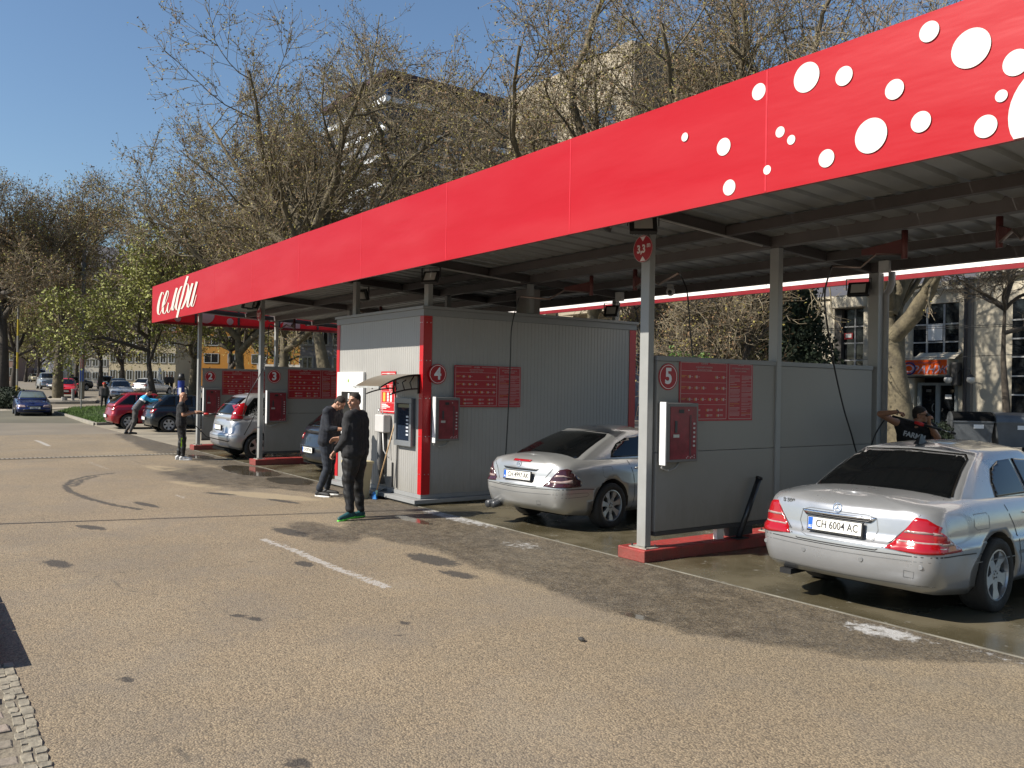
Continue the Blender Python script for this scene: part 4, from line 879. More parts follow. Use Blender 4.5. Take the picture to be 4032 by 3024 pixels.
        for sgn in ((1, -1) if mirror else (1,)):
            vs = []; ok = []
            for v in V2:
                if mirror and sgn < 0:
                    h = s.proj(bv, 'Z', v.x, v.y, off) if ax == 'S' else s.proj(bv, ax, -v.x, v.y, off)
                else: h = s.proj(bv, ax, v.x, v.y, off)
                ok.append(h is not None); vs.append(h if h is not None else Vector((0,0,0)))
            fs = [f for f in F2 if all(ok[i] for i in f)]
            if not fs: continue
            me = bpy.data.meshes.new(name); me.from_pydata([tuple(v) for v in vs], [], [tuple(f) for f in fs])
            bm = bmesh.new(); bm.from_mesh(me); bmesh.ops.delete(bm, geom=[v for v in bm.verts if not v.link_faces], context='VERTS')
            bmesh.ops.recalc_face_normals(bm, faces=bm.faces)
            dirv = {'R': Vector((0,-1,0)), 'F': Vector((0,1,0)), 'S': Vector((sgn,0,0)), 'Z': Vector((-1,0,0)), 'T': Vector((0,0,1))}[ax]
            sm = sum((f.normal.dot(dirv)*f.calc_area() for f in bm.faces))
            if sm < 0: bmesh.ops.reverse_faces(bm, faces=bm.faces)
            if thick:
                be = [e for e in bm.edges if len(e.link_faces) == 1]; ex = bmesh.ops.extrude_edge_only(bm, edges=be)
                for v in [g for g in ex['geom'] if isinstance(g, bmesh.types.BMVert)]:
                    v.co -= dirv*thick
            bm.to_mesh(me); bm.free()
            for pl in me.polygons: pl.use_smooth = True
            me.materials.append(m); outs.append(obj(name, me, parent or s.root, label=label))
        return outs
    def ribbon(s, name, line_, ax, m, wd=.008, off=.002, on='body', parent=None, mirror=False, step=.05):
        bv = s.gbvh if on == 'roof' else s.bvh if on == 'body' else s.bvh+s.gbvh; L_ = [Vector(q) for q in line_]; Q = []
        for a, b in zip(L_[:-1], L_[1:]):
            n = max(1, int((b-a).length/step))
            for k in range(n): Q.append(a.lerp(b, k/n))
        Q.append(L_[-1]); outs = []
        for sgn in ((1, -1) if mirror else (1,)):
            mb = MB(); prev = None
            for i, q in enumerate(Q):
                d = (Q[min(i+1, len(Q)-1)]-Q[max(0, i-1)]).normalized(); nn = Vector((-d.y, d.x))*wd/2; pr = []
                for e in (q+nn, q-nn):
                    h = (s.proj(bv, 'Z', e.x, e.y, off) if ax == 'S' else s.proj(bv, ax, -e.x, e.y, off)) if sgn < 0 else s.proj(bv, ax, e.x, e.y, off); pr.append(h)
                if None in pr: prev = None; continue
                k = len(mb.v); mb.v += [tuple(pr[0]), tuple(pr[1])]
                if prev is not None: mb.f.append((prev, prev+1, k+1, k)); mb.mi.append(0)
                prev = k
            if mb.f: outs.append(mb.build(name, m, parent or s.body))
        return outs
    def wheels(s, p):
        W = p['W']/2; R = p['wr']; rr = R*p.get('rimf', .68); tw = p.get('tw', .215)
        key = ('wheel', round(R, 3), p.get('spokes', 5), p.get('rimcol', 'alloy'), p.get('rimf', .68))
        if key not in _TM:
            ty_ = MB(); prof = [(rr*.98, -tw/2+.01), (R*.95, -tw/2), (R*.985, -tw/2+.02), (R, -tw/2+.04), (R, tw/2-.04), (R*.985, tw/2-.02), (R*.95, tw/2), (rr*1.0, tw/2-.008), (rr*.98, tw/2-.02)]
            ty_.lathe(prof, 40, close=True); tyre = ty_.mesh('tyre', rubber, True)
            rim = MB(); z1 = tw/2-.006
            rim.lathe([(rr*.985, -tw/2+.02), (rr*.985, z1-.002), (rr*.93, z1), (rr*.90, z1-.03), (rr*.88, -tw/2+.03)], 40, close=True)
            rim.lathe([(.0, z1-.02), (rr*.20, z1-.022), (rr*.24, z1-.035), (rr*.24, z1-.07), (0, z1-.07)], 24)
            ns = p.get('spokes', 5); sw = p.get('spokew', .26)
            for i in range(ns):
                a = 2*math.pi*i/ns; ca, sa = math.cos(a), math.sin(a)
                def pt(r, t, z): return (r*ca-t*sa, r*sa+t*ca, z)
                w0, w1 = rr*sw*.75, rr*sw*1.1; zi, zo = z1-.026, z1-.014
                v = [pt(rr*.18,-w0,zi), pt(rr*.55,-w0*.8,zi+.004), pt(rr*.92,-w1,zo), pt(rr*.92,w1,zo), pt(rr*.55,w0*.8,zi+.004), pt(rr*.18,w0,zi)]
                v += [(x, y, z-.035) for x, y, z in v]
                rim.add(v, [(0,1,4,5),(1,2,3,4),(6,11,10,7),(7,10,9,8),(0,6,7,1),(1,7,8,2),(5,4,10,11),(4,3,9,10)])
            rimm = mat('alloy rim', (.42,.43,.44), .3, .75, .08, 6) if p.get('rimcol', 'alloy') == 'alloy' else mat('pale wheel trim', (.36,.37,.38), .4, .2, .05, 5)
            rme = rim.mesh('rim', rimm, False)
            bk = MB(); bk.lathe([(0, -.02), (rr*.87, -.02), (rr*.87, -.03), (0, -.03)], 24); bkm = bk.mesh('brake_disc', mat('brake shade', (.03,.03,.032), .5, .5, .2, 8))
            bo = MB()
            for i in range(5):
                a = 2*math.pi*(i+.5)/5; bo.lathe([(0, z1-.018), (.009, z1-.018), (.009, z1-.03)], 8, mtx=T(rr*.13*math.cos(a), rr*.13*math.sin(a), 0))
            bom = bo.mesh('wheel_bolts', darkm); _TM[key] = (tyre, rme, bkm, bom)
        tyre, rme, bkm, bom = _TM[key]
        for yy in (0, p['wb']):
            for sx in (1, -1):
                wl = obj('wheel', None, s.root, loc=(sx*(W-tw/2-.012), yy, R)); wl.rotation_euler = (0, math.pi/2*sx, 0) ; wl.rotation_euler = Euler((0, math.pi/2*sx, 0))
                for me in (tyre, rme, bkm, bom): obj(me.name.split('.')[0], me, wl)
    def plate(s, txt, y, z, rear=True, tilt=0, w=.52, on=None, x=0, yaw=0):
        pl = obj('license_plate', None, s.root, loc=(x, y, z)); pl.rotation_euler = (tilt, 0, yaw if rear else math.pi)
        MB().box(-w/2-.012, w/2+.012, -.006, .012, -.072, .066).build('plate_frame', blackp, pl, bevel=.004)
        MB().box(-w/2, w/2, -.010, -.0065, -.055, .055).build('plate_face', mat('plate white', (.72,.71,.66), .4, 0, .03, 5), pl)
        MB().box(-w/2+.003, -w/2+.048, -.0115, -.0101, -.053, .053).build('blue_band', mat('plate blue', (.01,.10,.45), .4), pl)
        if txt:
            text('plate_text', txt, .096, Matrix.Translation((.025,-.0112,0)) @ FACE_NY, mat('plate black', (.015,.015,.018), .5), pl, .0006, .008, .80)
            text('country_text', 'BG', .032, Matrix.Translation((-w/2+.026,-.0121,-.03)) @ FACE_NY, white, pl, .0004, .01, .8)
        return pl
    def lens(s, name, poly, ax, m, off=.007, **k): return s.patch(name, poly, ax, m, off, **k)
    def mirror(s, y, z, x, m):
        for sx in (1, -1):
            mb = MB(); mb.sphere((sx*(x+.10), y, z), (.10, .06, .065), 14, 10); mb.box(min(sx*(x-.06), sx*(x+.05)), max(sx*(x-.06), sx*(x+.05)), y-.03, y+.03, z-.05, z-.02); mb.build('mirror', m, s.root, smooth=True)
    def handle(s, y, z):
        W = s.p['W']/2
        for sg, ax in ((1, 'S'), (-1, 'Z')):
            h = s.proj(s.bvh, ax, y, z, .012)
            if h: MB().tube([(h.x-sg*.012, y-.09, z), (h.x+sg*.01, y-.07, z+.003), (h.x+sg*.01, y+.07, z+.003), (h.x-sg*.012, y+.09, z)], .011, 6).build('door_handle', s.paint, s.root, smooth=True)
def paint(name, col, metal=.6, rough=.32, coat=.8): return mat(name, col, rough, metal, .04, 2.5, coat=coat, coatr=.04)
seam_m = mat('panel gap', (.02,.02,.021), .6); lens_r = mat('red lens', (.30,.004,.008), .12, 0, .08, 12, coat=.6); lens_c = mat('clear lens', (.40,.30,.28), .15, .2, .2, 20, coat=.3)
lens_d = mat('smoked lens', (.045,.012,.016), .1, 0, .1, 12, coat=.6); lens_o = mat('dark red lens', (.26,.004,.008), .12, 0, .08, 12, coat=.6)
silver = paint('silver metallic', (.38,.39,.405), .6, .30); silver2 = paint('warm silver metallic', (.41,.415,.41), .6, .32)
# ---------- large silver saloon (rear right bay)
pS = dict(L=5.04, W=1.86, rear=1.20, wb=2.965, wr=.335, spokes=5, spokew=.30, tw=.235, rimf=.70, bow_r=.17, bow_f=.25, rc=.24, barrel=.045, tr=.975, tf=.94,
  shoulder=[(-1.25,.93),(-1.0,.965),(-.4,1.0),(.6,.985),(2,.93),(3.1,.86),(3.6,.78),(3.9,.70)], bottom=[(-1.25,.32),(-.9,.25),(-.4,.2),(3.4,.2),(3.9,.24)],
  deck=[(-1.25,.985),(-1.1,1.03),(-.5,1.065),(.4,1.08),(1.9,1.0),(2.6,.95),(3.3,.87),(3.85,.74)],
  side=[(0,.10,.10,.10),(.10,.035,.035,.04),(.28,.012,.0,.01),(.50,.0,.0,.0),(.565,.0,.012,.01),(.575,.012,.042,.02),(.7,.012,.05,.04),(.86,.035,.065,.07),(.95,.065,.075,.10),(1.0,.10,.10,.13)],
  gh=dict(zb=.93, zt=1.395, wb=.80, wr=.585, rear=[(0,-.62),(.3,-.44),(.7,-.12),(1,.20)], front=[(0,2.42),(.5,2.02),(1,1.60)], bow_r=.14, bow_f=.2, rc=.15, crown=.085, tr=.93, tf=.92, wexp=1.2))
cS = Car('saloon_car', 'large silver saloon with red tail lights being washed, nearest the camera', silver, pS, (-4.70, 8.03, 0), math.radians(3.3), 'cars in the wash bays')
gl = glassk
def rear_glass(c, pts): c.patch('rear_window', pts, 'R', gl, .004, 'roof', .05)
cS.patch('rear_window', [(-.66,1.025),(-.60,1.19),(-.545,1.325),(-.50,1.365),(0,1.388),(.50,1.365),(.545,1.325),(.60,1.19),(.66,1.025),(.62,1.0),(0,.985),(-.62,1.0)], 'R', gl, .005, 'roof', .05)
cS.ribbon('chrome_surround', [(-.665,1.03),(-.605,1.19),(-.548,1.335),(-.50,1.376),(0,1.398),(.50,1.376),(.548,1.335),(.605,1.19),(.665,1.03)], 'R', chrome, .012, .007, 'roof', cS.roof)
cS.patch('side_window', [(.27,1.0),(.31,1.14),(.42,1.25),(.64,1.315),(.92,1.325),(.92,1.0)], 'S', gl, .009, 'roof', .04, mirror=True)
cS.patch('side_window', [(.97,1.0),(.97,1.325),(1.45,1.29),(1.82,1.17),(2.08,1.0)], 'S', gl, .009, 'roof', .05, mirror=True)
cS.patch('windshield', [(-.60,1.0),(-.46,1.32),(0,1.35),(.46,1.32),(.60,1.0),(0,.985)], 'F', gl, .005, 'roof', .07)
tl_ = [(.50,.625),(.66,.79),(.735,.885),(.79,.90),(.86,.84),(.915,.76),(.93,.70),(.93,.615)]
for sg in (1, -1):
    P_ = [(sg*x, z) for x, z in tl_]
tlr = [(.46,.628),(.60,.80),(.67,.905),(.74,.895),(.83,.83),(.885,.775),(.905,.70),(.905,.612),(.7,.61)]
cS.patch('taillight', tlr, 'R', lens_r, .010, 'body', .035, mirror=True, thick=.012)
for o in [o for o in cS.root.children if o.name.startswith('taillight')]: pass
cS.patch('reverse_lens', [(.585,.772),(.60,.79),(.74,.792),(.80,.782),(.79,.772)], 'R', lens_c, .014, 'body', .035, mirror=True)
cS.patch('reverse_lens', [(.53,.692),(.545,.708),(.80,.706),(.88,.698),(.88,.686),(.75,.688)], 'R', lens_c, .014, 'body', .035, mirror=True)
cS.patch('taillight_side', [(-1.00,.615),(-1.00,.83),(-.93,.785),(-.83,.715),(-.70,.645),(-.68,.615)], 'S', lens_r, .009, 'body', .04, mirror=True, thick=.012)
cS.patch('reverse_lens', [(-1.0,.765),(-1.0,.79),(-.94,.775),(-.93,.762)], 'S', lens_c, .012, 'body', .03, mirror=True); cS.patch('reverse_lens', [(-1.0,.675),(-1.0,.70),(-.80,.692),(-.79,.675)], 'S', lens_c, .012, 'body', .03, mirror=True)
cS.ribbon('boot_seam', [(-.70,.93),(-.60,.80),(-.45,.64),(-.38,.60),(.38,.60),(.45,.64),(.60,.80),(.70,.93)], 'R', seam_m, .010, .0015)
cS.ribbon('recess_line', [(-.36,.86),(-.38,.76),(-.33,.655),(-.28,.635),(.28,.635),(.33,.655),(.38,.76),(.36,.86),(.28,.885),(-.28,.885),(-.36,.86)], 'R', mat('soft crease', (.18,.185,.19), .4, .5), .008, .0018)
cS.patch('chrome_grip', [(-.355,.865),(-.33,.835),(.33,.835),(.355,.865)], 'R', chrome, .016, 'body', .04, thick=.02)
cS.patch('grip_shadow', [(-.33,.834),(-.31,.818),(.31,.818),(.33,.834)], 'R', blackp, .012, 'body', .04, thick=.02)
h = cS.proj(cS.bvh, 'R', 0, .745, .012); cS.plate('CH 6004 AC', h.y-.012, .755, tilt=math.radians(-6))
bl = [(-.915,.588),(-.6,.585),(0,.583),(.6,.585),(.915,.588)]
cS.ribbon('bumper_seam', bl, 'R', seam_m, .008, .0015); cS.ribbon('bumper_crease', [(-.9,.545),(0,.54),(.9,.545)], 'R', mat('soft crease', (.18,.185,.19), .4, .5), .006, .0015)
cS.ribbon('bumper_crease', [(-.86,.335),(0,.33),(.86,.335)], 'R', MATS['soft crease'], .006, .0015)
cS.ribbon('bumper_seam', [(-1.02,.588),(-.7,.585),(-.42,.575)], 'S', seam_m, .011, .0015, mirror=True); cS.ribbon('door_seam', [(.22,.99),(.28,.85),(.42,.62),(.50,.42),(.52,.25)], 'S', seam_m, .011, .0015, mirror=True)
cS.ribbon('door_seam', [(.95,.99),(1.0,.7),(1.0,.22)], 'S', seam_m, .011, .0015, mirror=True); cS.ribbon('door_seam', [(2.1,.95),(2.14,.6),(2.1,.22)], 'S', seam_m, .011, .0015, mirror=True)
cS.ribbon('side_moulding', [(-.42,.49),(.36,.475)], 'S', MATS['soft crease'], .01, .002, mirror=True); cS.ribbon('side_moulding', [(.45,.50),(2.4,.50)], 'S', MATS['soft crease'], .03, .004, mirror=True)
cS.ribbon('fuel_flap', [(-.40,.905),(-.17,.905),(-.13,.87),(-.15,.77),(-.38,.77),(-.42,.80),(-.40,.905)], 'S', MATS['soft crease'], .007, .0015)
cS.handle(.68, .86); cS.handle(1.75, .84)
for x in (-.78, -.30, .26, .74):
    h = cS.proj(cS.bvh, 'R', x, .50, .002); MB().lathe([(0,.004),(.018,.004),(.022,0)], 14, mtx=Matrix.Translation(h) @ Matrix(((1,0,0,0),(0,0,-1,0),(0,1,0,0),(0,0,0,1)))).build('parking_sensor', mat('sensor ring', (.24,.245,.25), .4, .5), cS.root)
cS.ribbon('tow_cover', [(.60,.40),(.68,.40),(.69,.455),(.61,.46),(.60,.40)], 'R', MATS['soft crease'], .006, .0015)
h = cS.proj(cS.bvh, 'R', 0, .915, .003)
badge = obj('star_badge', None, cS.root, loc=h); badge.rotation_euler = (math.radians(-14), 0, 0)
mb = MB(); mt = Matrix(((1,0,0,0),(0,0,-1,0),(0,1,0,0),(0,0,0,1))); mb.lathe([(.038,.0),(.038,.006),(.043,.006),(.043,0)], 28, mtx=mt, close=True); mb.build('badge_ring', chrome, badge)
mb = MB()
for i in range(3): a = math.pi/2+i*2*math.pi/3; mb.add([(math.cos(a)*.037,-.006,math.sin(a)*.037),(math.cos(a+1.2)*.006,-.004,math.sin(a+1.2)*.006),(0,-.010,0),(math.cos(a-1.2)*.006,-.004,math.sin(a-1.2)*.006)], [(0,1,2,3)])
mb.build('badge_star', chrome, badge)
h = cS.proj(cS.bvh, 'R', -.54, .92, .004); text('model_badge', 'S 500', .05, Matrix.Translation(h) @ Matrix.Rotation(math.radians(-8), 4, 'Z') @ FACE_NY, mat('badge grey', (.22,.23,.24), .3, .8), cS.root, .002, .02, 1.25)
h = cS.proj(cS.gbvh, 'T', 0, .42, 0)
MB().add([(-.028,-.12,-.0),(.028,-.12,0),(.03,.06,0),(-.03,.06,0),(0,-.02,.10),(0,.02,.09)], [(0,1,4),(1,2,5,4),(2,3,5),(3,0,4,5),(0,3,2,1)]).build('roof_antenna', blackp, cS.root, loc=h)
MB().box(-.70, .70, -.55, -.36, .20, .30).box(-.55, .55, -.6, 3.3, .17, .22).build('underbody', matteb, cS.root); MB().box(-.62,-.50,-1.08,-.8,.22,.27).build('tow_bracket', blackp, cS.root)
cS.mirror(2.02, .98, .82, silver)
# foam streaks on the roof edge and quarter
foam_m = mat('foam film', (.62,.63,.64), .4, 0, .1, 30); fmb = []
rr = random.Random(11)
for i in range(7):
    x0 = .30+.09*i; pts = [(x0+.012*k*(1+.3*i/6), 1.34-.0*k-.052*k+.01*math.sin(k*1.7+i)) for k in range(5)]
# ---------- silver coupe (bay 4)
pC = dict(L=4.64, W=1.74, rear=1.06, wb=2.715, wr=.318, spokes=7, spokew=.20, rimf=.70, bow_r=.20, bow_f=.28, rc=.26, barrel=.05, tr=.96, tf=.93,
  shoulder=[(-1.1,.90),(-.8,.93),(-.3,.95),(.6,.93),(1.8,.88),(2.8,.80),(3.3,.72),(3.6,.62)], bottom=[(-1.1,.32),(-.8,.24),(-.4,.2),(3.2,.2),(3.6,.24)],
  deck=[(-1.1,.95),(-.98,1.0),(-.4,1.03),(.4,1.04),(1.7,.96),(2.4,.90),(3.0,.82),(3.55,.66)],
  side=[(0,.10,.12,.10),(.12,.035,.05,.05),(.32,.01,.01,.01),(.50,.0,.0,.0),(.56,.0,.012,.01),(.60,.008,.045,.02),(.75,.012,.06,.05),(.9,.045,.075,.08),(1.0,.10,.10,.12)],
  gh=dict(zb=.90, zt=1.32, wb=.75, wr=.53, rear=[(0,-.72),(.4,-.36),(.75,.02),(1,.36)], front=[(0,2.15),(.5,1.75),(1,1.35)], bow_r=.13, bow_f=.2, rc=.15, crown=.08, tr=.92, tf=.92, wexp=1.25))
cC = Car('coupe_car', 'silver coupe with smoked tail lights reversed in beside the kiosk wall', silver2, pC, (-9.86, 8.02, 0), math.radians(8.5), 'cars in the wash bays')
cC.patch('rear_window', [(-.60,.985),(-.545,1.14),(-.50,1.25),(-.45,1.29),(0,1.31),(.45,1.29),(.50,1.25),(.545,1.14),(.60,.985),(.55,.965),(0,.95),(-.55,.965)], 'R', gl, .005, 'roof', .05)
cC.ribbon('roof_edge_glint', [(-.45,1.302),(0,1.322),(.45,1.302)], 'R', chrome, .008, .004, 'roof', cC.roof)
cC.patch('side_window', [(.12,.975),(.18,1.06),(.34,1.16),(.58,1.23),(.85,1.25),(1.3,1.21),(1.6,1.05),(1.68,.97)], 'S', gl, .009, 'roof', .04, mirror=True)
cC.patch('windshield', [(-.56,.98),(-.44,1.28),(0,1.31),(.44,1.28),(.56,.98),(0,.96)], 'F', gl, .005, 'roof', .07)
cC.patch('taillight', [(.46,.62),(.55,.72),(.66,.845),(.72,.86),(.79,.82),(.83,.76),(.845,.68),(.835,.61),(.6,.61)], 'R', lens_d, .009, 'body', .035, mirror=True, thick=.012)
cC.patch('reverse_lens', [(.53,.668),(.56,.695),(.70,.695),(.78,.715),(.82,.70),(.82,.675),(.7,.665)], 'R', lens_c, .013, 'body', .03, mirror=True)
cC.patch('reverse_lens', [(.60,.745),(.63,.775),(.71,.775),(.78,.745),(.71,.755)], 'R', lens_c, .013, 'body', .03, mirror=True)
cC.patch('taillight_side', [(-.85,.612),(-.85,.84),(-.74,.80),(-.64,.73),(-.59,.67),(-.62,.62)], 'S', lens_d, .008, 'body', .04, mirror=True, thick=.012)
cC.patch('brake_lamp', [(-.17,.945),(-.165,.918),(.165,.918),(.17,.945)], 'R', lens_r, .006, 'body', .04)
cC.ribbon('boot_seam', [(-.60,.90),(-.50,.78),(-.42,.66),(-.36,.60),(.36,.60),(.42,.66),(.50,.78),(.60,.90)], 'R', seam_m, .010, .0015)
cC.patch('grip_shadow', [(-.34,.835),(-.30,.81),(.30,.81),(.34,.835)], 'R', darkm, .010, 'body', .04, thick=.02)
h = cC.proj(cC.bvh, 'R', 0, .72, .012); cC.plate('CH 4997 AK', h.y-.012, .735, tilt=math.radians(-6))
cC.ribbon('bumper_seam', [(-.85,.588),(0,.575),(.85,.588)], 'R', seam_m, .008, .0015); cC.ribbon('bumper_seam', [(-.95,.59),(-.55,.585),(-.36,.57)], 'S', seam_m, .011, .0015, mirror=True)
cC.ribbon('bumper_crease', [(-.84,.52),(0,.505),(.84,.52)], 'R', MATS['soft crease'], .007, .0015); cC.ribbon('bumper_moulding', [(-.95,.535),(-.5,.53),(-.46,.505),(-.5,.48),(-.95,.475)], 'S', MATS['soft crease'], .007, .0015, mirror=True)
cC.ribbon('door_seam', [(.42,.93),(.48,.7),(.50,.4),(.48,.22)], 'S', seam_m, .011, .0015, mirror=True); cC.ribbon('door_seam', [(1.75,.9),(1.8,.6),(1.76,.22)], 'S', seam_m, .011, .0015, mirror=True)
cC.ribbon('fuel_flap', [(-.16,.86),(.02,.86),(.04,.84),(.04,.74),(.02,.72),(-.14,.72),(-.17,.75),(-.16,.86)], 'S', MATS['soft crease'], .007, .0015)
cC.ribbon('tow_cover', [(.34,.36),(.40,.36),(.40,.41),(.34,.41),(.34,.36)], 'R', MATS['soft crease'], .006, .0015)
h = cC.proj(cC.bvh, 'R', -.02, .885, .003); bd = obj('star_badge', None, cC.root, loc=h); bd.rotation_euler = (math.radians(-14), 0, 0)
for ch in badge.children: o2 = ch.copy(); COL.objects.link(o2); o2.parent = bd
MB().tube([(-.60,-1.03,.27),(-.60,-.75,.29)], .055, 14).tube([(-.50,-1.02,.27),(-.50,-.75,.29)], .05, 14).build('exhaust_pipe', darkm, cC.root, smooth=True)
MB().box(-.65, .65, -.5, -.36, .20, .30).box(-.5, .5, -.5, 3.0, .17, .22).build('underbody', matteb, cC.root); cC.mirror(1.62, .96, .77, silver2); cC.handle(.62, .82)
# ---------- generic cars
def generic(name, label, pnt, kind, loc_, rz, txt=None, front_txt=None, group='cars parked and driving beyond the lot', scale=1, detail=True, rim='trim', spokes=6, clear_front=False):
    b = dict(wr=.30, spokes=spokes, rimcol=rim, bow_r=.12, bow_f=.2, rc=.2)
    if kind == 'hatch': b.update(L=3.95, W=1.70, rear=.72, wb=2.5, shoulder=[(-.8,.92),(0,.95),(1.5,.90),(2.4,.82),(2.9,.72),(3.2,.62)], bottom=[(-.8,.30),(-.4,.22),(2.9,.22),(3.2,.26)], deck=[(-.8,.97),(0,1.0),(1.6,.98),(2.2,.92),(2.8,.80),(3.2,.66)],
        side=[(0,.09,.08,.08),(.12,.03,.02,.03),(.35,.01,0,0),(.5,0,0,0),(.56,.01,.03,.02),(.75,.02,.05,.05),(.9,.05,.09,.08),(1,.09,.13,.12)],
        gh=dict(zb=.88, zt=1.40, wb=.75, wr=.56, rear=[(0,-.66),(.3,-.56),(.7,-.32),(1,-.12)], front=[(0,2.15),(.5,1.65),(1,1.2)], crown=.07, wexp=1.2))
    if kind == 'coupe': b.update(L=4.3, W=1.70, rear=.95, wb=2.5, shoulder=[(-1,.88),(0,.92),(1.3,.86),(2.3,.76),(3.0,.66),(3.4,.58)], bottom=[(-1,.32),(-.4,.2),(3,.2),(3.4,.25)], deck=[(-1,.93),(0,1.0),(1.5,.93),(2.2,.84),(2.9,.74),(3.35,.60)],
        side=[(0,.09,.08,.08),(.12,.03,.02,.03),(.35,.01,0,0),(.5,0,0,0),(.56,.01,.03,.02),(.75,.02,.05,.05),(.9,.05,.09,.08),(1,.09,.13,.12)],
        gh=dict(zb=.86, zt=1.27, wb=.73, wr=.54, rear=[(0,-.6),(.5,-.1),(1,.35)], front=[(0,2.05),(.5,1.6),(1,1.15)], crown=.06, wexp=1.2))
    if kind == 'mpv': b.update(L=4.35, W=1.80, rear=.80, wb=2.7, wr=.32, shoulder=[(-.9,1.0),(0,1.02),(1.8,.98),(2.7,.90),(3.2,.78),(3.6,.66)], bottom=[(-.9,.34),(-.4,.24),(3.1,.24),(3.5,.28)], deck=[(-.9,1.05),(0,1.08),(1.9,1.06),(2.6,.98),(3.1,.86),(3.5,.70)], rc=.28, bow_r=.14,
        side=[(0,.09,.10,.08),(.10,.03,.02,.03),(.3,.0,0,0),(.45,0,.0,0),(.5,.005,.03,.02),(.53,.012,.07,.04),(.75,.02,.08,.05),(.9,.04,.10,.08),(1,.07,.12,.12)],
        gh=dict(zb=.98, zt=1.60, wb=.82, wr=.62, rear=[(0,-.68),(.3,-.62),(.7,-.45),(1,-.22)], front=[(0,2.5),(.5,1.85),(1,1.25)], crown=.08, wexp=1.2, rc=.18))
    if kind == 'wagon': b.update(L=4.5, W=1.74, rear=.95, wb=2.62, shoulder=[(-1,.90),(0,.93),(1.5,.88),(2.5,.80),(3.1,.70),(3.5,.60)], bottom=[(-1,.32),(-.4,.22),(3,.22),(3.5,.26)], deck=[(-1,.95),(0,.98),(1.6,.96),(2.3,.89),(2.9,.78),(3.4,.64)],
        side=[(0,.09,.08,.08),(.12,.03,.02,.03),(.35,.01,0,0),(.5,0,0,0),(.56,.01,.03,.02),(.75,.02,.05,.05),(.9,.05,.09,.08),(1,.09,.13,.12)],
        gh=dict(zb=.87, zt=1.37, wb=.75, wr=.57, rear=[(0,-.88),(.5,-.72),(1,-.5)], front=[(0,2.15),(.5,1.7),(1,1.25)], crown=.06, wexp=1.2))
    if kind == 'van': b.update(L=5.2, W=2.0, rear=1.0, wb=3.1, wr=.34, shoulder=[(-1,1.2),(3,1.2),(3.8,1.1),(4.2,.95)], bottom=[(-1,.4),(4.2,.35)], deck=[(-1,1.25),(3.2,1.25),(4.1,1.05)],
        side=[(0,.06,.03,.05),(.2,.01,0,0),(.6,0,0,0),(1,.03,.02,.1)], gh=dict(zb=1.15, zt=2.3, wb=.97, wr=.86, rear=[(0,-.98),(1,-.93)], front=[(0,3.7),(.5,3.35),(1,2.9)], crown=.08, rc=.12))
    if kind == 'truck': b.update(L=4.6, W=1.75, rear=1.0, wb=2.7, wr=.33, shoulder=[(-1,.95),(2.2,.98),(3.0,.95),(3.6,.88)], bottom=[(-1,.35),(3.6,.33)], deck=[(-1,1.0),(2.2,1.02),(3.0,1.0),(3.6,.92)], bow_f=.06, rc=.1,
        side=[(0,.05,.02,.02),(.5,0,0,0),(1,.05,.03,.04)], gh=dict(zb=.95, zt=1.42, wb=.76, wr=.64, rear=[(0,-.9),(1,-.6)], front=[(0,2.0),(1,1.5)], crown=.05))
    c = Car(name, label, pnt, b, loc_, rz, group, scale=scale); g = b['gh']; zt = g['zt']; zb = g['zb']
    def wq(t): return lerp(g['wb'], g['wr'], t**g.get('wexp', 1.15))
    hgt = zt-zb; z0 = zb+hgt*.20; z1 = zb+hgt*.93
    c.patch('rear_window', [(-wq(.2)*.84,z0+.03),(-wq(.9)*.84,z1),(wq(.9)*.84,z1),(wq(.2)*.84,z0+.03)], 'R', glassk, .005, 'roof', .08)
    wsm = mat('grey green windscreen', (.10,.12,.11), .06, 0, .3, 1.5, coat=.4) if clear_front else glassk
    c.patch('windshield', [(-wq(.2)*.88,z0),(-wq(.9)*.86,z1+.02),(wq(.9)*.86,z1+.02),(wq(.2)*.88,z0)], 'F', wsm, .005, 'roof', .08)
    yr_, yf_ = interp(g['rear'], .2), interp(g['front'], .2); yr1, yf1 = interp(g['rear'], .93), interp(g['front'], .93)
    yr_ = max(yr_, yr1-.5)+.2; yf_ -= .25; yf1 -= .12; yr1 += .25; mids = [lerp(yr_, yf_, .33), lerp(yr_, yf_, .64)] if kind not in ('coupe', 'van') else [lerp(yr_, yf_, .42)]
    if kind == 'van': c.patch('side_window', [(2.6,1.45),(2.6,2.1),(3.0,2.1),(3.35,1.5)], 'S', glassk, .005, 'roof', .1, mirror=True)
    else:
        yb = [yr_]+mids+[yf_]; yt = [yr1]+mids+[yf1]
        for i in range(len(yb)-1):
            a, b_ = (.03 if i else 0), (.03 if i < len(yb)-2 else 0)
            c.patch('side_window', [(yb[i]+a,z0),(max(yt[i]+a, yb[i]+a),z1),(min(yt[i+1]-b_, yb[i+1]-b_),z1),(yb[i+1]-b_,z0)], 'S', glassk, .005, 'roof', .09, mirror=True)
    W = b['W']/2; zs = interp(b['shoulder'], c.yf-.15)
    c.patch('headlight', [(W*.45,zs-.13),(W*.50,zs-.03),(W*.86,zs+.0),(W*.93,zs-.06),(W*.90,zs-.14)], 'F', lens_c, .010, 'body', .06, mirror=True, thick=.012)
    c.patch('grille', [(-W*.38,zs-.13),(-W*.40,zs-.06),(W*.40,zs-.06),(W*.38,zs-.13)], 'F', blackp, .008, 'body', .07)
    c.patch('lower_grille', [(-W*.55,.30),(-W*.6,.38),(W*.6,.38),(W*.55,.30)], 'F', blackp, .008, 'body', .07)
    h = c.proj(c.bvh, 'F', 0, .47, .008)
    if h: c.plate(front_txt, h.y+.008, .46, rear=False)
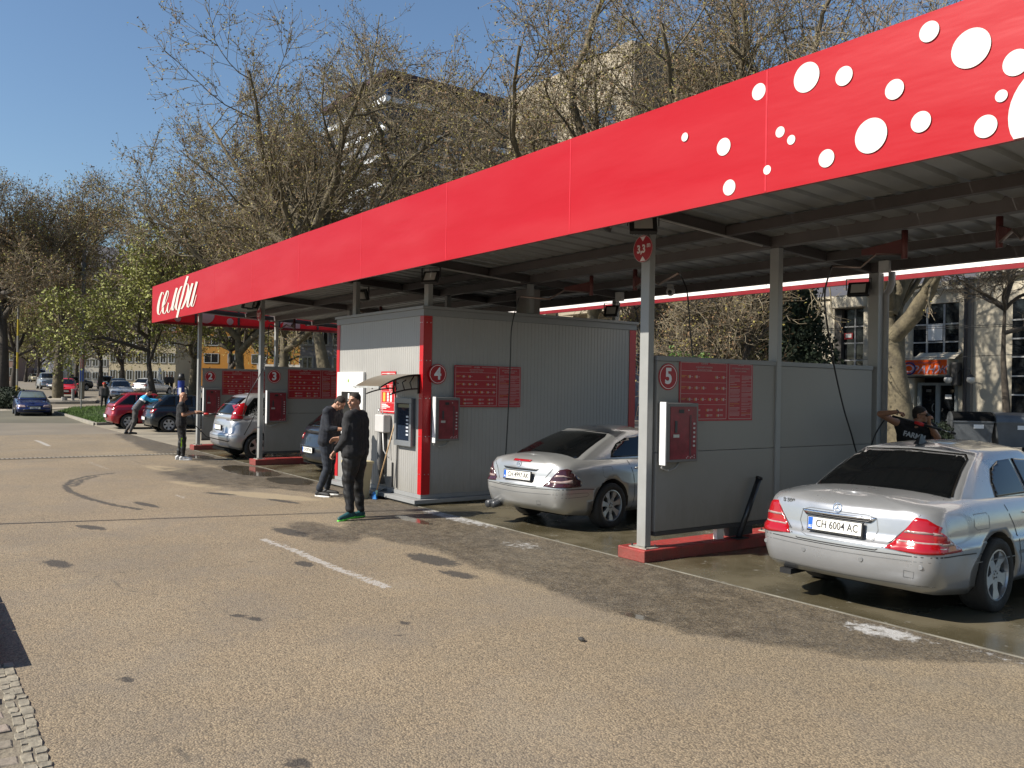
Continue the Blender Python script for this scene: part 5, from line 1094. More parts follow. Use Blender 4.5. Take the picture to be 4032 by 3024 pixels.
    zr_ = interp(b['shoulder'], c.yr+.1)
    if kind == 'mpv':
        c.patch('taillight', [(.62,1.02),(.71,1.02),(.655,1.33),(.60,1.36),(.59,1.2)], 'R', lens_r, .010, 'roof', .04, mirror=True)
        c.patch('taillight_side', [(-.58,1.02),(-.47,1.36),(-.28,1.43),(-.22,1.34),(-.30,1.16),(-.36,1.02)], 'S', lens_r, .010, 'roof', .04, mirror=True)
    else:
        c.patch('taillight', [(W*.62,zr_-.20),(W*.62,zr_-.04),(W*.9,zr_-.03),(W*.9,zr_-.20)], 'R', lens_r if kind != 'hatch' else lens_r, .009, 'body', .06, mirror=True)
        c.patch('reverse_lens', [(W*.66,zr_-.17),(W*.66,zr_-.11),(W*.84,zr_-.11),(W*.84,zr_-.17)], 'R', lens_c, .012, 'body', .06, mirror=True)
    zp = .80 if kind in ('mpv', 'wagon', 'coupe') else .52
    h = c.proj(c.bvh, 'R', 0, zp, .01)
    if h: c.plate(txt, h.y-.01, zp)
    if detail:
        c.ribbon('bumper_seam', [(-W*.95,.60),(0,.59),(W*.95,.60)], 'R', seam_m, .01, .002)
        for yy in mids+[yf_+.05]: c.ribbon('door_seam', [(yy,zb+.04),(yy+.02,.6),(yy,.26)], 'S', seam_m, .009, .002, mirror=True)
        for yy in mids: c.handle(yy+.18 if kind != 'van' else yy, zb-.04)
        c.ribbon('sill_line', [(.4,.32),(b['wb']-.4,.32)], 'S', blackp, .05, .003, mirror=True)
    c.mirror(yf_-.12 if kind != 'van' else 3.4, zb+.12 if kind != 'van' else 1.5, g['wb'], pnt if kind != 'coupe' else blackp)
    MB().box(-W*.75, W*.75, c.yr+.15, c.yf-.2, .20, .27).build('underbody', matteb, c.root)
    return c
# silver people carrier in bay 3
cM = generic('people_carrier', 'silver people carrier with tall red tail lights being rinsed by the bald man', paint('pale silver metallic', (.44,.45,.47), .6, .33), 'mpv', (-22.45, 7.42, 0), math.radians(1), None, group='cars in the wash bays', rim='alloy', spokes=5)
# dark car behind the two men
cD = generic('hatchback_car', 'dark hatchback mostly hidden behind the two men left of the kiosk', paint('black blue paint', (.012,.014,.02), .2, .3), 'hatch', (-17.75, 7.95, 0), 0, 'CH 2977 KK', group='cars in the wash bays')
# parked by the grass
generic('hatchback_car', 'bright red hatchback parked tail to the lot beside the grass island', paint('deep red metallic', (.30,.006,.016), .3, .3), 'hatch', (-37.75, 7.50, 0), 0, None, group='cars parked beside the grass')
generic('hatchback_car', 'dark blue green hatchback with open looking rear and six spoke wheels behind the bald man', paint('petrol blue paint', (.008,.016,.024), .3, .3), 'hatch', (-35.05, 8.36, 0), 0, None, group='cars parked beside the grass', spokes=6)
def heading(a): return math.radians(a)      # degrees: 0 faces +Y
p = Vector((-50.9, 5.68, 0)); generic('coupe_car', 'dark blue coupe facing the camera at the left edge', paint('royal blue metallic', (.012,.022,.10), .4, .3), 'coupe', (p.x-2.5, p.y+.15, 0), heading(-93), None, 'P 9862 BP', clear_front=True, group='cars parked beside the grass', rim='alloy', spokes=6)
def far(name, label, col, kind, px, depth, ang, metal=.4, **k):
    p = dg(px, depth); return generic(name, label, paint(name+label[:12], col, metal, .3), kind, p, heading(ang), detail=False, **k)
far('hatchback_car', 'small bright red car parked behind the plane tree trunk', (.5,.008,.012), 'hatch', 262, 69, -100, 0)
far('people_carrier', 'silver grey people carrier driving towards the camera', (.42,.45,.46), 'mpv', 182, 88, -90)
far('coupe_car', 'black rounded coupe turning behind the grey lamp post', (.01,.012,.016), 'coupe', 318, 84, -150)
far('delivery_van', 'white box van far down the street', (.62,.60,.54), 'van', 135, 168, -75, 0)
far('old_car', 'old cream saloon in front of the white box van', (.50,.46,.30), 'truck', 133, 150, -88, 0)
far('dark_car', 'dark saloon behind the silver grey people carrier', (.02,.03,.04), 'wagon', 172, 118, -88)
far('estate_car', 'silver estate car with bright headlight behind the woman', (.40,.42,.44), 'wagon', 470, 66, -97)
far('blue_estate', 'blue estate car just behind the silver estate', (.06,.12,.20), 'wagon', 466, 74, -100)
far('dark_estate', 'dark estate car parked before the pale shop fronts', (.02,.022,.025), 'wagon', 418, 92, 70)
far('hatchback_car', 'pale silver hatchback parked across the street by the leaning tree', (.48,.48,.47), 'hatch', 565, 76, 40)
# ================================================================== people
def blob(prims, voxel, smooth=4, wr=0, wsc=9, seed=0):
    """one continuous surface from overlapping tapered capsules ('c',p0,p1,r0,r1) and ellipsoids ('e',c,r,mat3)"""
    mb = MB()
    for p in prims:
        if p[0] == 'c':
            a, b, r0, r1 = Vector(p[1]), Vector(p[2]), p[3], p[4]; d = b-a; L_ = max(d.length, 1e-4); pts = []; rs = []
            for t in (-1, -.92, -.7, -.38, 0): pts.append(a+d/L_*r0*t*.999); rs.append(max(.0008, r0*math.sqrt(max(0, 1-t*t))))
            for t in (0, .38, .7, .92, 1): pts.append(b+d/L_*r1*t*.999); rs.append(max(.0008, r1*math.sqrt(max(0, 1-t*t))))
            mb.tube(pts, rs, 12)
        else:
            n0 = len(mb.v); mb.sphere((0,0,0), p[2], 16, 12); m = (p[3].to_4x4() if len(p) > 3 else Matrix()); m = Matrix.Translation(p[1]) @ m
            mb.v[n0:] = [tuple(m @ Vector(v)) for v in mb.v[n0:]]
    me = mb.mesh('x', blackp); o = bpy.data.objects.new('x', me); COL.objects.link(o)
    r = o.modifiers.new('r', 'REMESH'); r.mode = 'VOXEL'; r.voxel_size = voxel; r.use_smooth_shade = True
    if smooth: s_ = o.modifiers.new('s', 'SMOOTH'); s_.iterations = smooth; s_.factor = .5
    bpy.context.view_layer.update(); m2 = bpy.data.meshes.new_from_object(o.evaluated_get(bpy.context.evaluated_depsgraph_get())); bpy.data.objects.remove(o); m2.materials.clear()
    if wr:
        n = len(m2.vertices); co = np.empty(n*3); m2.vertices.foreach_get('co', co); no = np.array([v.normal[:] for v in m2.vertices]).reshape(-1); co = co.reshape(-1,3); no = no.reshape(-1,3)
        ph = seed*1.7; f = np.sin(co[:,2]*wsc*4+np.sin(co[:,0]*wsc*2+ph)*1.5+np.cos(co[:,1]*wsc*2.3)*1.5)*.5+np.sin(co[:,2]*wsc*9+co[:,0]*wsc*5+ph)*.3*np.sin(co[:,1]*wsc*3+ph)+np.sin((co[:,0]+co[:,1]+co[:,2])*wsc*5)*.25
        m2.vertices.foreach_set('co', (co+no*f[:,None]*wr).reshape(-1))
    m2.polygons.foreach_set('use_smooth', [True]*len(m2.polygons)); m2.update(); return m2
skin = mat('skin', (.42,.22,.14), .5, 0, .08, 14); skin_d = mat('tanned skin', (.32,.16,.095), .5, 0, .08, 14)
hair_m = mat('short dark hair', (.022,.016,.012), .8, 0, .3, 60, bump=.5, bs=220)
def hand(w, d, n, curl, side, s=1):
    """w wrist, d finger direction, n palm normal (curl direction)"""
    d = Vector(d).normalized(); n = Vector(n); n = (n-d*n.dot(d)).normalized(); x = d.cross(n)*side; w = Vector(w); P = []
    pc = w+d*.05*s
    for k in range(4): P.append(('c', w+x*(.010*(k-1.5))*s, w+d*.085*s+x*(.0195*(k-1.5))*s, .017*s, .0115*s))
    for k, (L_, off) in enumerate(((.072,.086),(.080,.090),(.074,.087),(.058,.080))):
        b = w+d*off*s+x*(.0200*(k-1.5))*s; a = 0; p = b
        for j, q in enumerate((.42,.32,.26)):
            a += curl*(.75, 1.0, .8)[j]; dd = d*math.cos(a)+n*math.sin(a); p2 = p+dd*L_*q*s; P.append(('c', p, p2, (.0092-.0008*j)*s, (.0086-.0009*j)*s)); p = p2
    tb = w+d*.028*s-x*.026*s+n*.006*s; t1 = tb+(d*.72-x*.6+n*.35).normalized()*.042*s; t2 = t1+(d*.85-x*.1+n*(.3+.5*min(1, curl))).normalized()*.032*s
    P += [('c', w+d*.015*s, tb, .016*s, .015*s), ('c', tb, t1, .0135*s, .011*s), ('c', t1, t2, .0105*s, .009*s)]; return P
def person(label, base, J, cl, H=1.78, group=None, vox=.0075, face=(0,1,0), headpitch=0, hair='short', skinm=None, shoes=None, extra=None, width=1.0, handspec=None):
    """J: joints in local metres (z up). cl: dict(top=(mat, sleeve), trousers=mat)"""
    t = thing('person', label, 'person', base, 0, group); sk = skinm or skin; J = {k: Vector(v) for k, v in J.items()}; k_ = H/1.78; wd = width
    f = Vector(face).normalized(); f0 = Vector((f.x, f.y, 0)).normalized(); rt = Vector((f0.y, -f0.x, 0)); ff = f0*math.cos(headpitch)+Vector((0,0,1))*math.sin(headpitch); up = rt.cross(ff)
    Hm = Matrix((rt, ff, up)).transposed(); hc = J['head']; hp = lambda x, y, z: hc+Hm @ Vector((x*k_, y*k_, z*k_))
    hr = lambda a, b, c: (a*k_, b*k_, c*k_)
    B = [('e', hp(0,-.008,.030), hr(.074,.094,.090), Hm), ('e', hp(0,.022,-.045), hr(.057,.070,.066), Hm), ('e', hp(0,.055,-.082), hr(.030,.028,.022), Hm), ('c', hp(0,.085,.012), hp(0,.108,-.022), .009*k_, .0145*k_),
         ('e', hp(.077,-.008,-.012), hr(.011,.019,.031), Hm), ('e', hp(-.077,-.008,-.012), hr(.011,.019,.031), Hm), ('c', hp(-.035,.076,.030), hp(.035,.076,.030), .013*k_, .013*k_), ('e', hp(.040,.060,-.02), hr(.024,.024,.024), Hm), ('e', hp(-.040,.060,-.02), hr(.024,.024,.024), Hm),
         ('c', hp(-.02,.082,-.052), hp(.02,.082,-.052), .010*k_, .010*k_)]
    B += [('c', J['neck']-Vector((0,0,.02)), hp(0,-.015,-.04), .062*k_*wd, .058*k_), ('e', (J['shL']+J['shR'])/2-Vector((0,0,.03)), (.10,.07,.09))]
    ch = J['chest']; pv = J['pelvis']; across = (J['shR']-J['shL']).normalized(); hip_ax = (J['hipR']-J['hipL']).normalized()
    for s_ in (-.55, 0, .55):
        B += [('c', ch+across*.10*s_, pv+hip_ax*.09*s_, .080*k_, .085*k_)]
    tops = [('c', J['neck']-Vector((0,0,.02)), J['shL'], .066*wd, .062*wd), ('c', J['neck']-Vector((0,0,.02)), J['shR'], .066*wd, .062*wd)]
    up_ = (J['neck']-ch).normalized()
    for s_ in (-.8, -.3, .3, .8):
        tops += [('c', ch+up_*.10+across*.145*s_*wd, pv+up_*.0+hip_ax*.125*s_*wd, .106*wd, .120*wd)]
    tops += [('c', J['shL'], ch+across*-.08*wd, .075*wd, .10*wd), ('c', J['shR'], ch+across*.08*wd, .075*wd, .10*wd)]
    leg = []; sh_ = []; slv = cl.get('sleeve', 'long')
    for S in ('L', 'R'):
        sh0, el, wr_ = J['sh'+S], J['el'+S], J['wr'+S]; B += [('c', sh0, el, .050*wd, .040*wd), ('c', el, wr_, .041*wd, .027)]
        if slv == 'long': tops += [('c', sh0, el, .068*wd, .054*wd), ('c', el, el.lerp(wr_, .93), .055*wd, .040)]
        elif slv == 'short': tops += [('c', sh0, sh0.lerp(el, .62), .068*wd, .062*wd)]
        elif slv == 'elbow': tops += [('c', sh0, el, .068*wd, .056*wd), ('c', el, el.lerp(wr_, .45), .055*wd, .050)]
        hs = (handspec or {}).get(S); dfl = (wr_-el).normalized()
        d_, n_, c_ = hs if hs else (dfl, (J['pelvis']-wr_), .45)
        B += hand(wr_, d_, n_, c_, 1 if S == 'R' else -1, 1.0*k_)
        hi, kn, an, toe = J['hip'+S], J['kn'+S], J['an'+S], J['toe'+S]; B += [('c', hi, kn, .075, .052), ('c', kn, an, .050, .036), ('c', an-Vector((0,0,.03)), toe-Vector((0,0,.01)), .034, .026)]
        lw_ = cl.get('leg', 1.0); leg += [('c', hi+Vector((0,0,.03)), kn, .100*lw_*wd, .070*lw_), ('c', kn, an+Vector((0,0,.05)), .070*lw_, .053*lw_)]
        fd = (toe-an); fd.z = 0; fd = fd.normalized() if fd.length > 0 else f0; hl = an-fd*.045; sol = min(an.z, toe.z)
        sh_.append([('c', Vector((hl.x, hl.y, an.z-.028)), Vector((an.x, an.y, an.z+.01)), .040, .038), ('c', Vector((hl.x, hl.y, an.z-.042)), toe, .037, .033), ('c', an+fd*.03-Vector((0,0,.03)), toe-fd*.02+Vector((0,0,.004)), .042, .036)])
    leg += [('c', J['hipL']+Vector((0,0,.05)), J['hipR']+Vector((0,0,.05)), .108*wd, .108*wd), ('c', pv+hip_ax*.05, pv-hip_ax*.05, .115*wd, .115*wd)]
    bm_ = blob(B, vox, 2); bm_.materials.append(sk); bm_.name = 'body'; obj('body', bm_, t)
    tm = blob(tops+(cl.get('top_extra') or []), max(vox, .011), 3, .0060 if vox < .012 else 0, 9, seed=len(label)); tm.materials.append(cl['top']); tp_ = obj('top', tm, t)
    lm = blob(leg, max(vox, .011), 3, .0095 if vox < .012 else 0, 7, seed=len(label)+1); lm.materials.append(cl['trousers']); obj('trousers', lm, t)
    for i, s_ in enumerate(sh_):
        m = blob(s_, max(vox, .009), 2); m.materials.append(cl.get('shoes', blackp)); so = obj('shoe', m, t)
        if cl.get('sole'):
            a = s_[1]; mb = MB(); d_ = (Vector(a[2])-Vector(a[1])); d_.z *= 1; sd = Vector((-d_.y, d_.x, 0)).normalized(); e = d_.normalized()
            A = Vector(a[1])-e*.035; C_ = Vector(a[2])+e*.03; 
            pts = [A-sd*.025, A+sd*.025, A.lerp(C_,.35)+sd*.034, A.lerp(C_,.75)+sd*.046, C_+sd*.022, C_-sd*.022, A.lerp(C_,.75)-sd*.044, A.lerp(C_,.35)-sd*.034]
            n = 8; mb.add([p-Vector((0,0,.041)) for p in pts]+[p-Vector((0,0,.016)) for p in pts], [tuple(reversed(range(n))), tuple(range(n, 2*n))]+[(q,(q+1)%n,n+(q+1)%n,n+q) for q in range(n)]); mb.build('sole', cl['sole'], so, bevel=.006)
    if hair == 'short':
        hm = blob([('e', hp(0,-.017,.049), hr(.0785,.0945,.083), Hm), ('e', hp(0,-.045,.005), hr(.074,.060,.073), Hm)], max(vox, .008), 1); hm.materials.append(hair_m); obj('hair', hm, t)
    elif hair == 'bald': pass
    if vox < .012:
        ey = MB(); br = MB()
        for sx in (-1, 1):
            c = hp(sx*.033, .0835, .008); ey.sphere(c, (.0085*k_,)*3, 8, 6)
            br.tube([hp(sx*.014,.0925,.030), hp(sx*.033,.0925,.036), hp(sx*.052,.079,.030)], [.0035,.0045,.0025], 6)
        ey.build('eyes', mat('eye dark', (.02,.015,.012), .2), t, smooth=True); br.build('eyebrows', hair_m, t, smooth=True)
        MB().tube([hp(-.024,.0855,-.050), hp(0,.0935,-.053), hp(.024,.0855,-.050)], [.003,.006,.003], 7).build('mouth', mat('lips', (.28,.10,.08), .5), t, smooth=True)
    return t, hp, tp_
def stand(f, H=1.78, lean=(0,0), hip_w=.095, sh_w=.20, step=0, armL=None, armR=None, feet=None):
    """upright joint set facing unit dir f (xy); offsets may be overridden"""
    f = Vector((f[0], f[1], 0)).normalized(); r = Vector((f.y, -f.x, 0)); k = H/1.78; z = Vector((0,0,1)); l = Vector((lean[0], lean[1], 0))
    J = dict(head=z*1.655*k+f*.03+l*1.1, neck=z*1.50*k+l, chest=z*1.28*k+l*.8, pelvis=z*.95*k+l*.2)
    for S, s in (('L', -1), ('R', 1)):
        J['sh'+S] = z*1.445*k+r*s*sh_w+l*.95; J['el'+S] = z*1.14*k+r*s*(sh_w+.06)-f*.02+l*.6; J['wr'+S] = z*.88*k+r*s*(sh_w+.06)+f*.06+l*.4
        J['hip'+S] = z*.91*k+r*s*hip_w+l*.15; st = step*s; J['kn'+S] = z*.50*k+r*s*(hip_w+.01)+f*(.03+st*.6); J['an'+S] = z*.085+r*s*(hip_w+.01)+f*(st); J['toe'+S] = z*.04+r*s*(hip_w+.03)+f*(st+.19)
    for S, a in (('L', armL), ('R', armR)):
        if a: J['el'+S] = J['sh'+S]+f*a[0][0]+r*a[0][1]+z*a[0][2]; J['wr'+S] = J['el'+S]+f*a[1][0]+r*a[1][1]+z*a[1][2]
    return J
IR = Vector((.5786,.8156,0)); AW = Vector((-.8156,.5786,0))     # image right, away from the camera
black_c = mat('black knit', (.017,.017,.019), .9, 0, .3, 30, bump=.3, bs=300); black_t = mat('black track trousers', (.006,.006,.007), .6, 0, .3, 20, bump=.2, bs=200)
navy = mat('navy hooded fleece', (.013,.016,.024), .9, 0, .25, 25, bump=.3, bs=300); navy_t = mat('navy tracksuit trousers', (.014,.019,.030), .85, 0, .25, 20, bump=.2, bs=200)
# A: man in black with green soles
f = (-IR*.95+AW*.25).normalized(); J = stand(f, 1.83, armL=((.03,-.05,-.30),(.17,.03,-.20)), armR=((.10,.04,-.29),(.24,-.06,-.05)), sh_w=.205)
r_ = Vector((f.y, -f.x, 0)); fl = (-IR*.75-AW*.66).normalized()
J['anL'] = Vector((0,0,.115))+fl*.02-r_*.04-AW*.12; J['toeL'] = J['anL']+fl*.17+Vector((0,0,-.078)); J['knL'] = J['anL']*.5+J['hipL']*.5+f*.05+Vector((0,0,.0))
J['anR'] = Vector((0,0,.085))+AW*.12+IR*.07; J['toeR'] = J['anR']+(fl*.8-AW*.2).normalized()*.18+Vector((0,0,-.045)); J['knR'] = J['anR']*.5+J['hipR']*.5+f*.03
green_s = mat('neon green sole', (.10,.55,.06), .4, 0, .2, 10)
tA, hp, top = person('man in black jumper and neon green soled trainers smiling at the camera', (-11.55, 5.42, 0), J, dict(top=black_c, trousers=black_t, sleeve='long', shoes=mat('teal black trainer', (.01,.07,.08), .6, 0, .5, 14), sole=green_s, leg=1.22), 1.83, face=(-IR*.52-AW*.85), headpitch=-.02, width=1.28, handspec={'L': ((-.35,-.5,-.8), (.3,.2,.1), .9)})
MB().tube([hp(-.02,.088,-.050), hp(0,.096,-.055), hp(.02,.088,-.050)], [.002,.004,.002], 6).build('teeth', mat('teeth', (.62,.6,.56), .3), tA, smooth=True)
# B: hooded man looking down
f = (IR*.92-AW*.30).normalized(); J = stand(f, 1.80, lean=(IR.x*.08, IR.y*.08), armL=((.10,-.02,-.27),(.24,.06,.02)), armR=((.06,.03,-.28),(.25,-.07,-.01)), step=.06, sh_w=.19)
J['head'] = J['neck']+f*.13+Vector((0,0,.10)); J['anR'] = J['anR']-AW*.05-IR*.12; J['toeR'] = J['toeR']-AW*.05-IR*.12
hood = [('c', J['neck']-f*.06-r_*0+Vector((0,0,-.01))+Vector((f.y,-f.x,0))*.07, J['neck']-f*.06+Vector((0,0,-.01))-Vector((f.y,-f.x,0))*.07, .062, .062), ('c', J['neck']-f*.10-Vector((0,0,.03)), J['neck']-f*.08-Vector((0,0,.12)), .07, .05)]
person('man in navy hooded jacket bending his head over his hands', (-14.15, 6.12, 0), J, dict(top=navy, trousers=navy_t, sleeve='elbow', shoes=mat('black trainer', (.012,.012,.013), .6), sole=white, top_extra=hood, leg=1.12), 1.78, face=f, headpitch=-.75, width=1.15)
# C: bald man with lance
f = (IR*.85+AW*.30).normalized(); J = stand(f, 1.68, armL=((.16,-.02,-.20),(.26,.06,.03)), armR=((.05,.05,-.24),(.24,-.06,.06)), step=.05, sh_w=.205)
lime = mat('lime stripe', (.35,.6,.02), .6)
tC, hp, top = person('bald man in black T-shirt aiming a pressure lance at the silver people carrier', (-22.2, 5.72, 0), J, dict(top=black_c, trousers=black_t, sleeve='short', shoes=mat('white trainer', (.5,.5,.5), .6, 0, .3, 10), sole=white), 1.68, face=f, headpitch=-.30, hair='bald', width=1.1, handspec={'R': (f+Vector((0,0,.1)), (0,0,-1), 1.2), 'L': (f, (0,0,-1), 1.2)})
sd = Vector((f.y,-f.x,0)); MB().add([Vector((0,0,0))+sd*.178+f*.0+Vector((0,0,.56)), sd*.178+f*.06+Vector((0,0,.56)), sd*.145+f*.045+Vector((0,0,.28)), sd*.145+f*.0+Vector((0,0,.28))], [(0,1,2,3)]).build('leg_stripe', lime, tC)
def lance(base, A, Bp, label, group='pressure washer lances'):
    t = thing('pressure_lance', label, 'pressure lance', A, 0, group); d = Vector(Bp)-Vector(A); L_ = d.length; e = d/L_
    MB().tube([e*-.02, e*.28], .016, 8).build('grip', blackp, t, smooth=True); MB().tube([e*.28, e*.36, e*.40], [.022,.026,.018], 8).build('red_trigger', mat('red lance part', (.5,.02,.02), .4), t, smooth=True)
    MB().tube([e*.40, e*.62], .017, 8).build('sleeve', blackp, t, smooth=True); MB().tube([e*.62, e*(L_-.06)], .006, 6).build('lance_pipe', steel, t, smooth=True); MB().tube([e*(L_-.06), e*L_], .014, 8).build('nozzle', blackp, t, smooth=True); return t
bC = Vector((-22.2,5.72,0)); wr_ = bC+J['wrR']
lance(None, wr_-f*.05+Vector((0,0,-.02)), wr_+(f*.96+Vector((0,0,-.05)))*1.28+Vector((0,0,-.0)), 'black and red pressure lance held by the bald man')
hz = MB(); q0 = wr_-f*.05; hz.tube([q0, q0+Vector((0,0,-.28))+f*.05, q0+f*.35+Vector((0,0,-.60)), q0+f*.85+Vector((0,0,-.72)), q0+f*1.25+Vector((0,0,-.55)), at(1000,1640,19.9)], .012, 6); hz.build('hose', MATS['black hose'], smooth=True, label='black hose looping from the bald man to the silver people carrier', cat='hose')
# spray mist round the rear window of the people carrier: tiny droplets
mist = MB(); rr = random.Random(5)
for i in range(1500):
    q = wr_+f*1.28+Vector((0,0,-.07)); a = rr.random()**.7; p = q+f*(a*.55)+Vector((rr.gauss(0,.20)*a, rr.gauss(0,.12)*a, rr.gauss(.06,.26)*a)); s = .004; mist.add([p, p+Vector((s,0,0)), p+Vector((0,s,s)), p+Vector((0,0,s))], [(0,1,2),(0,2,3),(0,3,1),(1,3,2)])
mist.build('spray_droplets', mat('water drop', (.8,.8,.8), .3), kind='stuff', label='fine white spray bouncing off the people carrier rear window', cat='spray')
# D: man in blue and grey top leaning on the dark hatchback
bD = Vector((-33.5, 6.85, 0)); f = (IR*.85+AW*.5).normalized(); J = stand(f, 1.74, armL=((.25,-.05,-.12),(.26,.02,.0)), armR=((.27,.05,-.16),(.22,-.03,.05)))
for k in ('head','neck','chest','shL','shR','elL','elR','wrL','wrR'): J[k] = J[k]+f*(.58*(J[k].z-.95)+.20)+Vector((0,0,-.12*(J[k].z-.9)))
for k in ('pelvis','hipL','hipR'): J[k] = J[k]+f*.17
for k in ('knL','knR'): J[k] = J[k]+f*.10
J['anL'] = J['anL']-f*.12; J['toeL'] = J['toeL']-f*.12
grey_t = mat('grey work trousers', (.055,.052,.05), .9, 0, .25, 15); blue_v = mat('bright blue panel', (.02,.30,.58), .7, 0, .1, 10)
tD, hp, top = person('man in blue and grey work top leaning over the dark hatchback', bD, J, dict(top=mat('grey work top', (.06,.058,.065), .85, 0, .2, 12), trousers=grey_t, sleeve='long', shoes=blackp), 1.74, face=f, headpitch=-.5)
top.data.materials.append(blue_v); top.data.materials.append(white)
for pl in top.data.polygons:
    c = pl.center; a = (c-J['pelvis']).dot((J['neck']-J['pelvis']).normalized()); s_ = (c-J['pelvis']).dot(Vector((f.y,-f.x,0)))
    if a > .40: pl.material_index = 1
    elif a > .345: pl.material_index = 2
    elif s_ < -.09 and abs(s_) < .2: pl.material_index = 1
# E: man in sunglasses behind the large saloon
dE = 12.0; g0 = at(3600, 1700, dE); bE = Vector((g0.x, g0.y, 0)); L_ = lambda x, y, d=dE: at(x, y, d)-bE
f = (IR*.70-AW*.70).normalized()
J = stand(f, 1.80); off = Vector((0,0,0))
J.update(head=L_(3624,1636), neck=L_(3607,1672), chest=L_(3600,1735), pelvis=L_(3597,1830), shL=L_(3664,1685,11.9), shR=L_(3545,1672,12.1), elR=L_(3466,1630,12.0), wrR=L_(3530,1622,11.8), elL=L_(3692,1722,11.75), wrL=L_(3660,1672,11.6))
vest = mat('black sleeveless shirt', (.006,.006,.007), .9, 0, .3, 20)
tE, hp, top = person('man in sunglasses and black sleeveless shirt raising a lance over the car roof', bE, J, dict(top=vest, trousers=black_t, sleeve='none', shoes=blackp), 1.80, face=(IR*.80-AW*.60), headpitch=-.05, skinm=skin_d, width=1.12, handspec={'R': (IR*1.0+Vector((0,0,-.15)), Vector((0,0,-1)), 1.25), 'L': (IR*-.2+Vector((0,0,.8))-AW*.2, IR*.8, 1.1)})
sg = MB()
for sx in (-1, 1): sg.sphere(hp(sx*.034,.094,.010), (.026,.018,.020), 12, 8)
sg.tube([hp(-.058,.086,.016), hp(-.082,.0,.012)], .004, 5).tube([hp(.058,.086,.016), hp(.082,.0,.012)], .004, 5).tube([hp(-.02,.10,.014), hp(.02,.10,.014)], .004, 5); sg.build('sunglasses', mat('black lens', (.005,.005,.006), .08), tE, smooth=True)
cm = (L_(3600,1716,11.75)); tx = text('shirt_print', 'FARMU', .095, Matrix.Translation(cm) @ Matrix.Rotation(math.atan2(IR.y, IR.x)-.15, 4, 'Z') @ FACE_NY @ Matrix.Rotation(-.22, 4, 'Z'), mat('pale shirt print', (.40,.42,.45), .7), tE, .002, .03, .95)
tx2 = text('shirt_print', 'ЯКО', .06, Matrix.Translation(L_(3578,1731,11.76)) @ Matrix.Rotation(math.atan2(IR.y, IR.x)-.15, 4, 'Z') @ FACE_NY @ Matrix.Rotation(-.12, 4, 'Z'), MATS['pale shirt print'], tE, .002, .03, .95) if False else None
MB().tube([L_(3531,1612,11.8), L_(3538,1618,11.73), L_(3533,1634,11.74), L_(3526,1630,11.82), L_(3531,1612,11.8)], .006, 6).build('wrist_cord', blackp, tE, smooth=True)
MB().tube([L_(3656,1680,11.53), L_(3668,1676,11.54), L_(3664,1683,11.6), L_(3652,1683,11.62), L_(3656,1680,11.53)], .007, 6).build('wrist_watch', mat('watch metal', (.30,.26,.16), .3, .8), tE, smooth=True)
lance(None, at(3520,1640,11.72), at(3764,1708,11.2), 'pressure lance with red trigger raised over the silver saloon roof')
# distant people
def far_person(label, px, depth, topc, legc, fdir, cap=None, H=1.68, bag=False, step=.12):
    b = dg(px, depth); J = stand(fdir, H, step=step); t, hp, tp = person(label, b, J, dict(top=mat('top '+label[:14], topc, .85), trousers=mat('legs '+label[:14], legc, .85), sleeve='long', shoes=blackp), H, face=fdir, vox=.022, hair='short' if not cap else 'none')
    if cap: MB().sphere(hp(0,-.005,.05), (.09,.10,.085), 10, 8).build('hat', mat('hat '+label[:10], cap, .8), t, smooth=True)
    if bag:
        p = J['wrL']; MB().add([p+Vector((-.02,0,-.05)), p+Vector((.02,.02,-.05)), p+Vector((.16,.10,-.45)), p+Vector((.0,.14,-.50)), p+Vector((-.14,-.05,-.45)), p+Vector((0,-.10,-.5))], [(0,1,2,3),(0,3,4),(0,4,5),(0,5,2,1),(2,5,4,3)]).build('carrier_bag', mat('pale blue bag', (.25,.45,.75), .4), t)
far_person('woman in red hat and grey coat carrying a pale blue bag', 410, 54, (.06,.055,.055), (.01,.01,.01), (1,-.3,0), (.6,.06,.04), 1.66, True)
far_person('pedestrian in dark clothes on the far pavement, left of the pair', 287, 112, (.04,.035,.035), (.03,.03,.04), (1,0,0))
far_person('pedestrian in pale top on the far pavement by the lamp post', 306, 112, (.4,.38,.36), (.02,.02,.02), (1,0,0))
far_person('man in black trousers standing beyond the white pedestal', 658, 86, (.05,.05,.05), (.008,.008,.009), (1,0,0), step=.05)
far_person('person in black standing right of the other black clad man', 675, 86, (.03,.03,.035), (.008,.008,.009), (1,.4,0), step=.05)
# ================================================================== trees
bark = mat('mottled plane bark', (.045,.036,.022), .9, 0, .3, 4, col2=(.165,.138,.085), bump=.7, bs=18); bark_d = mat('dark rough bark', (.055,.045,.035), .95, 0, .3, 5, bump=.7, bs=25)
twig_m = mat('tan twig', (.27,.225,.15), .9, 0, .25, 2, col2=(.15,.12,.08)); twig_d = mat('dark twig', (.13,.105,.075), .9, 0, .3, 2)
bud_m = mat('olive bud', (.27,.25,.05), .8, 0, .3, .5, col2=(.20,.15,.05)); bud_b = mat('brown bud', (.20,.12,.06), .8, 0, .3, 1); leaf_y = mat('fresh yellow green leaf', (.27,.275,.05), .7, 0, .3, .5, col2=(.16,.18,.04))
leaf_d = mat('dark evergreen leaf', (.016,.028,.012), .8, 0, .4, 1.2); leaf_g = mat('bright shrub leaf', (.055,.12,.014), .7, 0, .3, 1)
